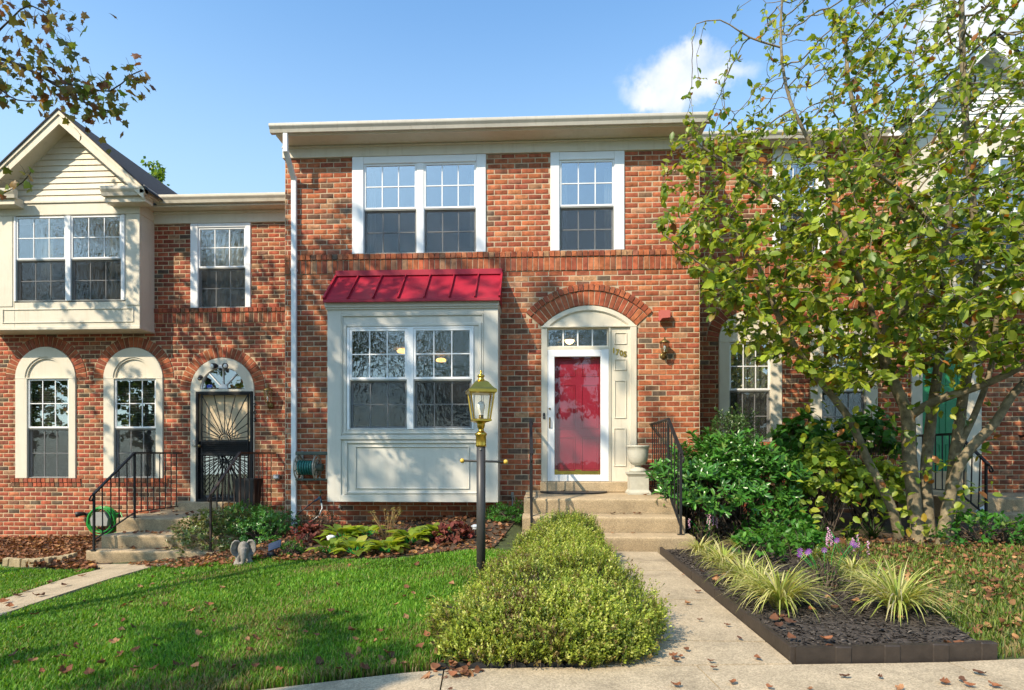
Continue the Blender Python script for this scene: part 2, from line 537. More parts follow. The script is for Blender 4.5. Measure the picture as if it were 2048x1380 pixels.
M = {
    'brick': mat('brick', (.3, .1, .06), rough=.88, var=.42, scale=13, bump=.5, bscale=110, attr=True, spec=.2, grime=.6, gcol=(.13, .07, .042)),
    'mortar': mat('mortar', (.50, .40, .28), rough=.95, var=.16, scale=5, bump=.5, bscale=160, spec=.15),
    'mortar_buff': mat('mortar_buff', (.55, .42, .27), rough=.95, var=.2, scale=5, bump=.5, bscale=160, spec=.15),
    'cream': mat('cream_paint', (.66, .61, .50), rough=.5, var=.05, scale=3, bump=.06, bscale=60, grime=.32, gcol=(.42, .35, .23), streak=True),
    'cream_old': mat('weathered_cream_paint', (.66, .59, .46), rough=.55, var=.08, scale=4, bump=.12, bscale=60, grime=.45, gcol=(.38, .32, .22), streak=True),
    'greige': mat('greige_paint', (.60, .58, .52), rough=.5, var=.04, scale=3, bump=.05, bscale=60, grime=.28, gcol=(.40, .37, .30), streak=True),
    'white': mat('white_vinyl', (.78, .80, .82), rough=.38, var=.03, scale=4, grime=.08, gcol=(.5, .48, .42)),
    'gutter': mat('gutter_metal', (.55, .52, .45), rough=.45, var=.1, scale=3, grime=.55, gcol=(.32, .28, .21), streak=True),
    'aged_gutter': mat('aged_gutter_metal', (.60, .55, .45), rough=.5, var=.1, scale=4, grime=.5, gcol=(.28, .24, .18)),
    'red_metal': mat('red_metal', (.35, .015, .036), rough=.45, var=.14, scale=3, spec=.35, coat=0, grime=.35, gcol=(.19, .02, .035), streak=True),
    'red_door': mat('red_door_paint', (.42, .018, .045), rough=.35, var=.05, scale=4),
    'green_door': mat('green_door_paint', (.02, .23, .09), rough=.4, var=.06, scale=4),
    'brass': mat('brass', (.66, .43, .08), rough=.28, var=.15, scale=14, metal=1, grime=.25, gcol=(.25, .16, .04)),
    'brass_dull': mat('tarnished_brass', (.22, .16, .06), rough=.42, var=.25, scale=30, metal=.8),
    'black_iron': mat('black_iron', (.016, .016, .017), rough=.5, spec=.3, var=.25, scale=20, bump=.1, bscale=90),
    'brown_iron': mat('rusty_iron', (.06, .035, .025), rough=.6, var=.35, scale=25, bump=.15, bscale=90),
    'dark_post': mat('bronze_black_paint', (.045, .043, .042), rough=.42, var=.12, scale=8),
    'black_plastic': mat('black_plastic', (.02, .02, .022), rough=.5, var=.15, scale=20),
    'edging': mat('dark_plastic_board', (.036, .027, .021), rough=.55, var=.3, scale=14, bump=.2, bscale=50),
    'interior': mat('interior_wall', (.30, .28, .25), rough=.9, var=.03),
    'curtain': mat('curtain_cloth', (.7, .69, .66), rough=.9, var=.06, scale=9),
    'blind': mat('blind_slats', (.60, .57, .51), rough=.6, var=.04),
    'dark_void': mat('void_black', (.02, .02, .022), rough=.9, var=.1),
    'beige_door': mat('beige_panel', (.62, .5, .33), rough=.6, var=.05),
    'concrete_step': concrete_mat('step_concrete', (.42, .325, .205), .65),
    'concrete_walk': concrete_mat('walk_concrete', (.45, .37, .255), .6),
    'shingle': mat('asphalt_shingle', (.035, .034, .038), rough=.95, var=.3, scale=30, bump=.5, bscale=90),
    'asphalt': mat('asphalt', (.05, .05, .052), rough=.9, var=.2, scale=40, bump=.4, bscale=160),
    'soil': mat('soil', (.075, .05, .03), rough=.98, var=.45, scale=14, bump=.9, bscale=45),
    'lawn_soil': mat('lawn_soil', (.045, .062, .018), rough=.98, var=.5, scale=9, bump=.9, bscale=45),
    'mulch': mat('black_mulch', (.055, .044, .036), rough=.95, var=.5, scale=30, bump=.9, bscale=60),
    'chip': mat('mulch_chip', (.03, .03, .03), rough=.9, var=.4, scale=50, attr=True, spec=.3),
    'bark': mat('magnolia_bark', (.20, .165, .105), rough=.9, var=.6, scale=9, bump=1.0, bscale=28, grime=.75, gcol=(.075, .065, .04)),
    'bark_dark': mat('dark_bark', (.085, .065, .05), rough=.9, var=.35, scale=16, bump=.7, bscale=40),
    'leaf': leaf_mat('leaf', .42),
    'leaf_gloss': leaf_mat('glossy_leaf', .22, rough=.28, spec=.6),
    'grass': leaf_mat('grass_blade', .35, rough=.5, spec=.3),
    'dry': leaf_mat('dry_leaf', .15, rough=.7, spec=.2),
    'stone': mat('cast_stone', (.25, .23, .205), rough=.9, var=.18, scale=18, bump=.4, bscale=120, grime=.25, gcol=(.2, .18, .15)),
    'urn': mat('painted_urn', (.46, .45, .38), rough=.65, var=.12, scale=9, bump=.15, bscale=70, grime=.35, gcol=(.22, .21, .15)),
    'hose_teal': mat('teal_hose', (.02, .15, .13), rough=.35, var=.12, scale=10),
    'hose_green': mat('green_hose', (.015, .26, .035), rough=.3, var=.08, scale=10),
    'grey_plastic': mat('grey_plastic', (.28, .29, .27), rough=.5, var=.1, scale=10),
    'green_plastic': mat('grey_green_plastic', (.06, .085, .07), rough=.5, var=.1, scale=10),
    'taupe': mat('taupe_plastic', (.32, .29, .24), rough=.5, var=.1, scale=10),
    'alarm': mat('faded_red_box', (.50, .13, .11), rough=.5, var=.05),
    'yellow': mat('yellow_knob', (.62, .40, .06), rough=.35, var=.2, scale=30),
    'bulb': mat('bulb_white', (.85, .83, .78), rough=.25, var=0),
    'buff_brick': mat('buff_brick', (.40, .32, .19), rough=.9, var=.3, scale=18, bump=.5, bscale=60),
    'blue_sticker': mat('blue_sticker', (.03, .07, .42), rough=.4, var=0),
    'glass': glass_mat('window_glass', .30, (.75, .78, .78), .02, 5),
    'glass_wavy': glass_mat('old_wavy_glass', .20, (.75, .78, .78), .22, 16),
    'glass_plain': glass_mat('plain_glass', .06, (.93, .95, .94), 0),
    'glass_storm': glass_mat('storm_glass', .045, (.90, .92, .92), .03, 9),
    'screen': mesh_screen_mat('insect_screen', .33, (.035, .036, .038)),
    'lamp_on': emit_mat('lit_globe', (1, .62, .25), 9),
    'shade_on': emit_mat('lit_shade', (1, .5, .12), 3),
}
# ------------------------------------------------------------------ brickwork
COURSE, MODULE = .0817, .2135
PAL_MAIN = [((.45, .125, .044), 6), ((.39, .10, .040), 6), ((.34, .086, .042), 4), ((.49, .165, .066), 3), ((.30, .105, .055), 1.8), ((.22, .11, .065), .9), ((.45, .22, .11), 1.1), ((.17, .115, .08), .3)]
PAL_LEFT = [((.41, .095, .040), 5), ((.34, .077, .038), 5), ((.29, .08, .044), 4), ((.44, .135, .055), 2), ((.21, .10, .056), 2), ((.14, .095, .065), .8), ((.37, .19, .095), .7)]
ARCH_COL = [((.42, .115, .045), 5), ((.38, .09, .038), 4), ((.32, .085, .042), 2)]


def pick_col(pal):
    t = rnd.random() * sum(w for _, w in pal)
    for c, w in pal:
        t -= w
        if t <= 0: break
    k = rnd.uniform(.74, 1.10)
    g = sum(c) / 3
    return tuple(min(1, (v + (g - v) * .10) * k * rnd.uniform(.95, 1.05)) for v in c)


def brick_verts(w, h, proud, taper=0.0):
    hw, hh, c = w / 2, h / 2, .005
    j = lambda s=.0016: rnd.uniform(-s, s)
    pr = proud + j(.0022)
    v = []
    tilt = j(.0022)
    for (d, ins) in ((-.014, 0), (pr - .004, 0), (pr, c)):
        for (sx, sz) in ((-1, -1), (1, -1), (1, 1), (-1, 1)):
            ww = hw * (1 + taper * sz)
            v.append((sx * (ww - ins) + (j() if d > -.01 else 0), -d - (tilt * sx if d > -.01 else 0), sz * (hh - ins) + (j() if d > -.01 else 0)))
    return v


BR_F = [(4, 5, 9, 8), (5, 6, 10, 9), (6, 7, 11, 10), (7, 4, 8, 11), (8, 9, 10, 11), (0, 1, 5, 4), (1, 2, 6, 5), (2, 3, 7, 6), (3, 0, 4, 7)]


class Brickwork:
    """bricks of one wall; tr maps (along, out, up) wall coordinates to the world"""
    def __init__(s, wall, base, ax, ay, pal):
        s.wall, s.o, s.ax, s.ay, s.pal = wall, Vector(base), Vector(ax), Vector(ay), pal
        s.items = []                        # kind, along, up, angle, w, h, proud, taper, colour, full
        s.M = Matrix(((s.ax.x, -s.ay.x, 0, 0), (s.ax.y, -s.ay.y, 0, 0), (0, 0, 1, 0), (0, 0, 0, 1)))
        s.variants = {}

    def add(s, kind, a, z, ang, w, h, proud, taper=0, pal=None, full=False):
        s.items.append((kind, a, z, ang, w, h, proud, taper, pick_col(pal or s.pal), full))

    def stretchers(s, a0, a1, z0, z1, free, anchor, phase=0.0, proud=.0045):
        k0 = math.floor((z0 - anchor) / COURSE)
        k1 = math.ceil((z1 - anchor) / COURSE)
        for k in range(k0, k1):
            lo, hi = max(anchor + k * COURSE, z0), min(anchor + (k + 1) * COURSE, z1)
            if hi - lo < .03: continue
            off = (k % 2) * MODULE / 2 + phase
            for (f0, f1) in free((lo + hi) / 2):
                i = math.floor((f0 - off) / MODULE)
                while off + i * MODULE < f1:
                    b0, b1 = max(f0, off + i * MODULE), min(f1, off + (i + 1) * MODULE)
                    i += 1
                    if b1 - b0 < .035: continue
                    full = (b1 - b0) > MODULE - .002 and (hi - lo) > COURSE - .002
                    s.add('brick', (b0 + b1) / 2, (lo + hi) / 2, 0, b1 - b0 - .0122, hi - lo - .0122, proud, full=full)

    def flush(s, limit=300):
        by = {}
        for it in s.items: by.setdefault(it[0], []).append(it)
        for kind, its in by.items():
            def key(it):
                p = s.o + s.ax * it[1]
                return (0 if it[9] or kind != 'brick' else 1, (Vector((p.x, p.y, it[2])) - Vector((0.3, -DCAM, CAMZ + .6))).length)
            its.sort(key=key)
            single, rest = (its, []) if len(its) <= limit and kind != 'brick' else (its[:limit], its[limit:])
            if kind == 'brick' and limit == 0: single, rest = [], its
            for it in single:
                vk = (kind, round(it[4], 3), round(it[5], 3), round(it[6], 3), rnd.randrange(70))
                if vk not in s.variants:
                    me = bpy.data.meshes.new(kind)
                    me.from_pydata(brick_verts(it[4], it[5], it[6], it[7]), [], BR_F)
                    at = me.attributes.new('col', 'FLOAT_COLOR', 'POINT')
                    at.data.foreach_set('color', [c for _ in range(12) for c in (*it[8], 1)])
                    me.materials.append(M['brick'])
                    s.variants[vk] = me
                o = bpy.data.objects.new(kind, s.variants[vk])
                S.collection.objects.link(o)
                o.parent = s.wall
                w = s.o + s.ax * it[1]
                loc = Vector((w.x, w.y, it[2])) - WL[s.wall.name]
                o.matrix_local = Matrix.Translation(loc) @ s.M @ Matrix.Rotation(it[3], 4, 'Y')
            if rest:
                V, F, C = [], [], []
                for it in rest:
                    R_ = s.M @ Matrix.Rotation(it[3], 4, 'Y')
                    w = s.o + s.ax * it[1]
                    t = Vector((w.x, w.y, it[2]))
                    b = len(V)
                    V += [tuple(R_ @ Vector(v) + t) for v in brick_verts(it[4], it[5], it[6], it[7])]
                    F += [tuple(b + i for i in f) for f in BR_F]
                    C += [it[8]] * 12
                o = fast_mesh('brickwork', V, F, M['brick'], s.wall, np.array(C))
                o['kind'] = 'stuff'


def sub_iv(ivs, a, b):
    out = []
    for (x, y) in ivs:
        if b <= x or a >= y: out.append((x, y)); continue
        if a > x: out.append((x, a))
        if b < y: out.append((b, y))
    return out


def free_fn(x0, x1, holes):
    """holes are functions of height giving None or an (a, b) interval"""
    def f(z):
        iv = [(x0, x1)]
        for h in holes:
            r = h(z)
            if r: iv = sub_iv(iv, *r)
        return iv
    return f


def rect_hole(x0, x1, z0, z1):
    return lambda z: (x0, x1) if z0 < z < z1 else None


def arch_hole(cx, cz, r, amax):
    def f(z):
        if z <= cz or z >= cz + r: return None
        h = math.sqrt(r * r - (z - cz) ** 2)
        if amax < 1.56: h = min(h, (z - cz) * math.tan(amax))
        zmin = cz + r * math.cos(amax) * .0
        return (cx - h, cx + h)
    return f


def mortar_sheet(mb, x0, x1, z0, z1, free, tr, dz=.0272):
    z = z0
    while z < z1 - 1e-6:
        zz = min(z + dz, z1)
        for (a, b) in free((z + zz) / 2):
            mb.poly([tr(a, z), tr(b, z), tr(b, zz), tr(a, zz)])
        z = zz


def PR(px0, py0, px1, py1, Y):
    ym, xm = (py0 + py1) / 2, (px0 + px1) / 2
    return P(px0, ym, Y).x, P(px1, ym, Y).x, P(xm, py1, Y).z, P(xm, py0, Y).z


def voussoirs(bw, cx, cz, r0, r1, amax, pitch, proud, kind='arch_brick'):
    rm = (r0 + r1) / 2
    n = max(3, round(2 * amax * rm / pitch))
    for i in range(n):
        a = -amax + 2 * amax * (i + .5) / n
        w = 2 * amax * rm / n
        bw.add(kind, cx + rm * math.sin(a), cz + rm * math.cos(a), a, w - .0115, r1 - r0 - .008, proud, taper=(r1 - r0) / 2 / rm * .8, pal=ARCH_COL)


# ------------------------------------------------------------------ windows
def glazing(win, x0, x1, z0, z1, Yg, cols, rows, gm, mw=.017, mm=None):
    """panes and glazing bars of one sash; every pane and bar is a piece of its own"""
    dx, dz = (x1 - x0) / cols, (z1 - z0) / rows
    for i in range(cols):
        for j in range(rows):
            b = MB().box(x0 + i * dx + .002, x0 + (i + 1) * dx - .002, Yg, Yg + .004, z0 + j * dz + .002, z0 + (j + 1) * dz - .002)
            b.build('pane', gm, win)
    for i in range(1, cols):
        MB().box(x0 + i * dx - mw / 2, x0 + i * dx + mw / 2, Yg - .006, Yg - .001, z0, z1, .001).build('muntin', mm or M['white'], win)
    for j in range(1, rows):
        MB().box(x0, x1, Yg - .0075, Yg - .0015, z0 + j * dz - mw / 2, z0 + j * dz + mw / 2, .001).build('muntin', mm or M['white'], win)


def double_hung(win, x0, x1, z0, z1, zm, Y, cols=3, rows=2, gm=None, screen=True, frame=.032):
    """upper and lower sash with panes; the lower one behind an insect screen"""
    gm = gm or M['glass']
    MB().ring(x0, x1, zm - .014, z1, frame, Y, Y + .04, .004).build('upper_sash', M['white'], win)
    glazing(win, x0 + frame, x1 - frame, zm + .02, z1 - frame, Y + .015, cols, rows, gm)
    MB().ring(x0 + .004, x1 - .004, z0, zm - .016, frame, Y + .042, Y + .075, .004).build('lower_sash', M['white'], win)
    glazing(win, x0 + frame + .004, x1 - frame - .004, z0 + frame, zm - .016 - frame, Y + .055, cols, rows, gm)
    if screen:
        MB().box(x0 + .014, x1 - .014, Y + .012, Y + .0135, z0 + .014, zm - .03).build('insect_screen', M['screen'], win)
        MB().ring(x0 + .002, x1 - .002, z0 + .001, zm - .018, .014, Y + .006, Y + .022, .002).build('screen_frame', M['grey_plastic'], win)


def casing(house, cas, units, z0, z1, Y0, Y1, m, name='window'):
    x0, x1, c0, c1 = cas
    mb = MB()
    us = sorted(units)
    mb.box(x0, us[0][0], Y0, Y1, c0, c1, .006)
    mb.box(us[-1][1], x1, Y0, Y1, c0, c1, .006)
    for a, b in zip(us[:-1], us[1:]):
        mb.box(a[1], b[0], Y0 + .012, Y1, c0, z1, .005)
    mb.box(us[0][0], us[-1][1], Y0 + .004, Y1, z1, c1, .006)
    if z0 - c0 > .012:
        mb.box(us[0][0], us[-1][1], Y0 + .003, Y1, c0, z0, .005)
    # inner stops
    for u in us:
        mb.box(u[0], u[0] + .008, Y0 + .03, Y1, z0, z1); mb.box(u[1] - .008, u[1], Y0 + .03, Y1, z0, z1)
    return mb.build(name, m, house)


def curtain(house, x0, x1, z0, z1, Y, folds=7, parent=None, amp=.025, m=None):
    n = folds * 8
    mb = MB()
    vs, fs = [], []
    for i in range(n + 1):
        x = x0 + (x1 - x0) * i / n
        y = Y + amp * math.sin(i / n * folds * 2 * math.pi + .4) + .008 * math.sin(i * 1.7)
        vs += [(x, y, z0), (x, y * 1 + .004, z1)]
    for i in range(n):
        fs.append((2 * i, 2 * i + 2, 2 * i + 3, 2 * i + 1))
    mb.faces(vs, fs, True)
    return mb.build('curtain', m or M['curtain'], house)


def room(house, x0, x1, Y0, Y1, z0, z1, skip=()):
    mb = MB()
    mb.poly([(x0, Y1, z0), (x1, Y1, z0), (x1, Y1, z1), (x0, Y1, z1)])
    mb.poly([(x0, Y0, z0), (x1, Y0, z0), (x1, Y1, z0), (x0, Y1, z0)])
    mb.poly([(x0, Y0, z1), (x0, Y1, z1), (x1, Y1, z1), (x1, Y0, z1)])
    mb.poly([(x0, Y0, z0), (x0, Y1, z0), (x0, Y1, z1), (x0, Y0, z1)])
    mb.poly([(x1, Y0, z0), (x1, Y0, z1), (x1, Y1, z1), (x1, Y1, z0)])
    return mb.build('room', M['interior'], house)


def gutter(house, x0, x1, Yf, z0, z1, m, name='gutter', Yb=None):
    """K-style gutter: profile drawn out along x"""
    h = z1 - z0
    Yb = Yf + .11 if Yb is None else Yb
    prof = [(Yb, z0), (Yf + .045, z0), (Yf + .03, z0 + h * .35), (Yf + .004, z0 + h * .62), (Yf, z0 + h * .72), (Yf, z1 - .008), (Yf + .006, z1), (Yf + .016, z1), (Yf + .016, z0 + h * .7), (Yb - .01, z0 + .02), (Yb, z1)]
    n = len(prof)
    mb = MB()
    vs = [(x0, y, z) for y, z in prof] + [(x1, y, z) for y, z in prof]
    fs = [(i, (i + 1) % n, (i + 1) % n + n, i + n) for i in range(n)]
    mb.faces(vs, fs)
    for x in (x0, x1):
        mb.poly([(x, y, z) for y, z in (prof[:7] + [prof[10]])])
    return mb.build(name, m, house)


def moulding(mb, x0, x1, z0, z1, Y, w=.02, d=.014):
    """raised rectangular panel moulding on a flat face"""
    mb.ring(x0, x1, z0, z1, w, Y - d, Y + .002, .006)


def digits(text, m, loc, h, parent, rz=0, sl=0.0, depth=.004, name='house_number', stack=False):
    cu = bpy.data.curves.new('t', 'FONT')
    cu.body = text
    cu.size = h / .72
    cu.extrude = depth / 2
    cu.offset = .004
    o = bpy.data.objects.new('t', cu)
    S.collection.objects.link(o)
    dg = bpy.context.evaluated_depsgraph_get()
    me = bpy.data.meshes.new_from_object(o.evaluated_get(dg))
    bpy.data.objects.remove(o)
    me.materials.clear(); me.materials.append(m)
    r = bpy.data.objects.new(name, me)
    S.collection.objects.link(r)
    r.parent = parent
    WL[r.name] = Vector(loc)
    r.location = Vector(loc) - WL[parent.name]
    r.rotation_euler = (math.pi / 2, 0, 0)
    return r


# ------------------------------------------------------------------ middle house
def middle_house():
    Y = 0.0
    H = empty('brick_house', (-.75, 0, 0), 'tall middle brick townhouse with red metal bay roof and red front door', 'house')
    xl, xr = P(570, 700, Y).x, P(1399.5, 700, Y).x
    zt = P(1000, 308.5, Y).z
    z_row = P(1100, 503, Y).z                # top of the rowlock course under the upper windows
    z_sol = z_row - .094
    z_bb = z_sol - .212
    w1 = PR(705, 310, 972, 506, Y); w1 = (w1[0], w1[1], z_row + .002, zt)
    w2 = PR(1101, 304, 1248.5, 500.6, Y); w2 = (w2[0], w2[1], z_row + .002, zt)
    bay = PR(662, 545, 992, 1000, Y)
    bx0, bx1 = P(655, 800, -.5).x, P(996, 800, -.5).x
    d0, d1, dz0, dzs = PR(1083, 653, 1273, 985, Y)
    dz0 = .60
    dcx = (d0 + d1) / 2
    hw = (d1 - d0) / 2
    rise = P(1178, 611, Y).z - dzs
    R = (hw * hw + rise * rise) / (2 * rise)
    acz = dzs + rise - R
    amax = math.asin(hw / R)
    r1, r2 = R + .225, R + .335
    holes_b = [rect_hole(*w1), rect_hole(*w2), rect_hole(xl - 1, xr + 1, z_bb, z_row), rect_hole(bx0 + .06, bx1 - .06, bay[2] - .02, P(840, 590, Y).z),
               rect_hole(d0, d1, dz0 - .2, dzs), arch_hole(dcx, acz, r2 + .004, amax + .02), rect_hole(P(1052, 990, 0).x, P(1300, 990, 0).x, 0, dz0 + .02)]
    holes_m = [rect_hole(*w1), rect_hole(*w2), rect_hole(bx0 + .10, bx1 - .10, bay[2], P(840, 600, Y).z),
               rect_hole(d0 + .001, d1 - .001, dz0 - .2, dzs), arch_hole(dcx, acz, R - .002, amax)]
    zb = -.45
    mb = MB()
    mortar_sheet(mb, xl, xr, zb, zt, free_fn(xl, xr, holes_m), lambda a, z: (a, Y, z))
    wall = mb.build('wall', M['mortar'], H)
    bw = Brickwork(wall, (0, Y, 0), (1, 0, 0), (0, -1, 0), PAL_MAIN)
    fr = free_fn(xl + .002, xr - .002, holes_b)
    bw.stretchers(xl, xr, zb + .2, z_bb, fr, z_bb - COURSE * 200, .03)
    bw.stretchers(xl, xr, z_row, zt, fr, z_row, .03)
    n = round((xr - xl) / .0855)
    for i in range(n):
        a = xl + (xr - xl) * (i + .5) / n
        w = (xr - xl) / n - .0105
        bw.add('rowlock_brick', a, z_row - .045, 0, w, .086, .035)
        bw.add('soldier_brick', a, (z_sol + z_bb) / 2, 0, w, .202, .018)
    voussoirs(bw, dcx, acz, R + .002, r1, amax, .083, .016)
    voussoirs(bw, dcx, acz, r1, r2, amax, .083, .034)
    bw.flush(300)
    # mortar bed behind the projecting band
    MB().box(xl + .002, xr - .002, Y - .009, Y + .01, z_bb + .003, z_row - .004).build('mortar_bed', M['mortar'], wall)
    MB().arc_band(dcx, acz, R + .01, r2 - .01, math.pi / 2 + amax, math.pi / 2 - amax, Y - .008, Y + .01).build('arch_mortar', M['mortar'], wall)
    # exposed side walls where this house stands forward of its neighbours
    for (x, ay, y1, nm) in ((xl, (-1, 0, 0), 1.65, 'l'), (xr, (1, 0, 0), 1.1, 'r')):
        sm = MB()
        sm.poly([(x, 0, zb), (x, 0, zt + .3), (x, y1 + 5.5, zt + .3), (x, y1 + 5.5, zb)] if nm == 'l' else [(x, 0, zb), (x, y1 + 5.5, zb), (x, y1 + 5.5, zt + .3), (x, 0, zt + .3)])
        sw = sm.build('side_wall', M['mortar'], H)
        b2 = Brickwork(sw, (x, 0, 0), (0, 1, 0), ay, PAL_MAIN)
        b2.stretchers(0.012, y1, zb + .2, zt, lambda z, y1=y1: [(.012, y1)], z_bb - COURSE * 200, .08)
        b2.flush(0)
    # eaves
    Yg = -.45
    gx0, gx1 = P(537, 250, Yg).x, P(1424, 232, Yg).x
    gz1, gz0 = P(1000, 233.5, Yg).z, P(1000, 250.5, Yg).z
    gutter(H, gx0, gx1, Yg, gz0, gz1, M['gutter'])
    zs = P(1000, 283, -.03).z
    MB().box(gx0 + .07, gx1 - .05, Yg + .105, -.03, zs, zs + .03, .003).build('soffit', M['cream'], H)
    MB().box(gx0 + .07, gx1 - .05, Yg + .085, Yg + .108, gz0 - .012, gz1 - .01, .003).build('fascia', M['cream'], H)
    fm = MB()
    fm.box(xl - .03, xr + .03, -.032, .06, zt + .002, zs, .006)
    fm.box(xl - .035, xr + .035, -.055, .055, zt + .15, zs - .002, .01)
    fm.build('frieze', M['cream'], H)
    rf = MB()
    yr = 4.2
    zr = gz1 + 2.3
    rf.faces([(gx0 + .02, Yg + .06, gz1 - .01), (gx1 - .02, Yg + .06, gz1 - .01), (gx1 - .02, yr, zr), (gx0 + .02, yr, zr), (gx0 + .02, 2 * yr, gz1), (gx1 - .02, 2 * yr, gz1)], [(0, 1, 2, 3), (3, 2, 5, 4)])
    rf.poly([(gx0 + .03, Yg + .06, gz1 - .02), (gx0 + .03, yr, zr - .01), (gx0 + .03, 2 * yr, gz1 - .01)])
    rf.poly([(gx1 - .03, Yg + .06, gz1 - .02), (gx1 - .03, 2 * yr, gz1 - .01), (gx1 - .03, yr, zr - .01)])
    rf.build('roof', M['shingle'], H)
    # downspout
    ds = MB()
    xa, xb = P(571, 260, -.38).x, P(588, 600, -.06).x
    z1 = gz0 + .01
    ds.box(xa - .036, xa + .036, -.40, -.345, z1 - .30, z1, .006)
    ds.bar((xa, -.372, z1 - .27), (xb, -.058, z1 - .58), .07, .055, (0, 1, .5))
    ds.box(xb - .04, xb + .04, -.085, -.028, .05, z1 - .52, .006)
    ds.box(xb - .043, xb + .043, -.088, -.01, 2.2, 2.23); ds.box(xb - .043, xb + .043, -.088, -.01, 4.1, 4.13)
    ds.build('downspout', M['white'], H)
    # upper windows
    for (cas, us, top, name) in ((w1, ((728, 833.5), (848, 952.7)), 326.5, 'a'), (w2, ((1119, 1228.5),), 320, 'b')):
        xm = 840 if name == 'a' else 1175
        units = [(P(a, 415, Y).x, P(b, 415, Y).x) for a, b in us]
        zz0, zz1 = z_row + .004, P(xm, top, Y).z
        zm = P(xm, 416 if name == 'a' else 411, Y).z
        win = casing(H, cas, units, zz0, zz1, -.028, .10, M['white'])
        for u in units:
            double_hung(win, u[0], u[1], zz0, zz1, zm, -.004)
        curtain(win, units[0][0] + .01, units[0][0] + .13, zz0 + .05, zz1 - .03, .22, 3)
        curtain(win, units[-1][1] - .13, units[-1][1] - .01, zz0 + .05, zz1 - .03, .22, 3)
    # entrance: casing, arch panel, transom, side panel
    cm = MB()
    ja = P(1094.7, 830, Y).x
    jb, jc = P(1260, 830, Y).x, P(1220, 830, Y).x
    ztb, ztt = P(1150, 699.5, Y).z, P(1150, 655, Y).z
    zd = P(1150, 963, Y).z
    cm.box(d0, ja, -.012, .14, zd, dzs - .001, .004)
    cm.box(jb, d1, -.03, .14, zd, dzs - .001, .006)
    cm.box(jc - .02, jc + .012, -.016, .14, zd, dzs - .001, .004)
    cm.box(ja, jc - .02, -.008, .14, ztt, dzs - .001, .004)
    cm.box(ja, jc - .02, -.014, .14, ztb, ztb + .045, .004)
    ent = cm.build('door_casing', M['cream'], H)
    pts = [(dcx + (R - .004) * math.sin(a), acz + (R - .004) * math.cos(a)) for a in [amax - 2 * amax * i / 28 for i in range(29)]]
    MB().prism(pts, .02, .10).build('arch_panel', M['cream'], ent)
    am = MB()
    am.arc_band(dcx, acz, R - .07, R - .003, math.pi / 2 + amax, math.pi / 2 - amax, -.008, .03)
    am.arc_band(dcx, acz, R - .082, R - .07, math.pi / 2 + amax * .9, math.pi / 2 - amax * .9, .004, .03)
    am.box(d0 - .002, d1 + .002, -.034, .05, dzs - .016, dzs + .008, .004)
    am.build('arch_trim', M['cream'], ent)
    tr0, tr1, tz0, tz1 = PR(1098, 662, 1211, 693, Y)
    tf = MB().ring(ja + .002, jc - .022, ztb + .047, ztt - .002, .02, .03, .07, .004).build('transom', M['cream'], H)
    glazing(tf, ja + .02, jc - .04, ztb + .065, ztt - .02, .05, 4, 1, M['glass_wavy'], .02)
    sp = MB()
    sp.box(jc + .012, jb, .004, .05, zd, dzs - .017, .002)
    side = sp.build('side_panel', M['cream'], H)
    for (y0, y1, xa_, xb_) in ((665, 689, 1229, 1254), (718, 741, 1229, 1253.5), (760.5, 837, 1228.5, 1253), (856, 933, 1227.5, 1252.5)):
        q = PR(xa_, y0, xb_, y1, 0)
        pm = MB(); moulding(pm, *q, .004, .016, .014)
        pm.build('panel_moulding', M['cream'], side)
    for ch, px, py in (('1', 1223.5, 706), ('7', 1231, 708.5), ('0', 1239, 711), ('5', 1246.5, 713)):
        p = P(px, py, -.006)
        digits(ch, M['brass'], p, .082, side)
    # storm door, glass, red inner door
    s0, s1, sz0, sz1 = ja + .002, jc - .022, zd + .004, ztb - .002
    g = PR(1109, 713.5, 1201, 949.5, 0)
    st = MB()
    st.box(s0, g[0], -.022, .03, sz0, sz1, .005); st.box(g[1], s1, -.022, .03, sz0, sz1, .005)
    st.box(g[0], g[1], -.021, .03, g[3], sz1, .005); st.box(g[0], g[1], -.021, .03, sz0, g[2], .005)
    st.box(s1 - .012, s1, -.03, .0, sz0, sz1, .003); st.box(s0, s0 + .01, -.03, .0, sz0, sz1, .003)
    storm = st.build('storm_door', M['white'], H)
    MB().box(g[0] - .004, g[1] + .004, .002, .006, g[2] - .004, g[3] + .004).build('door_glass', M['glass_storm'], storm)
    hd = MB()
    hp = P(1099.5, 845, -.022)
    hd.box(hp.x - .012, hp.x + .012, -.03, -.022, hp.z - .09, hp.z + .08, .003)
    hd.tube([(hp.x, -.03, hp.z - .07), (hp.x, -.062, hp.z - .05), (hp.x, -.065, hp.z), (hp.x, -.062, hp.z + .05), (hp.x, -.03, hp.z + .06)], .008, 8)
    hd.build('handle', M['brass_dull'], storm)
    MB().lathe((0, 0, 0), [(.016, 0), (.016, .012), (.009, .016)], 12).build('lock', M['brass_dull'], storm)
    lk = storm.children[-1]
    lk.location = Vector(P(1099.5, 817.5, -.024)) - WL[storm.name]; lk.rotation_euler = (math.pi / 2, 0, 0)
    dm = MB().box(s0 + .01, s1 - .01, .085, .125, zd + .01, ztb - .005)
    door = dm.build('front_door', M['red_door'], H)
    gw = s1 - s0
    xa1, xa2, xb1, xb2 = s0 + gw * .17, s0 + gw * .46, s0 + gw * .56, s0 + gw * .85
    for (za, zb_) in ((.08, .34), (.40, .74), (.80, .94)):
        for (u0, u1) in ((xa1, xa2), (xb1, xb2)):
            z0_, z1_ = zd + (ztb - zd) * za, zd + (ztb - zd) * zb_
            pm = MB(); pm.ring(u0, u1, z0_, z1_, .018, .074, .088, .005)
            pm.box(u0 + .03, u1 - .03, .079, .088, z0_ + .03, z1_ - .03, .008)
            pm.build('door_panel', M['red_door'], door)
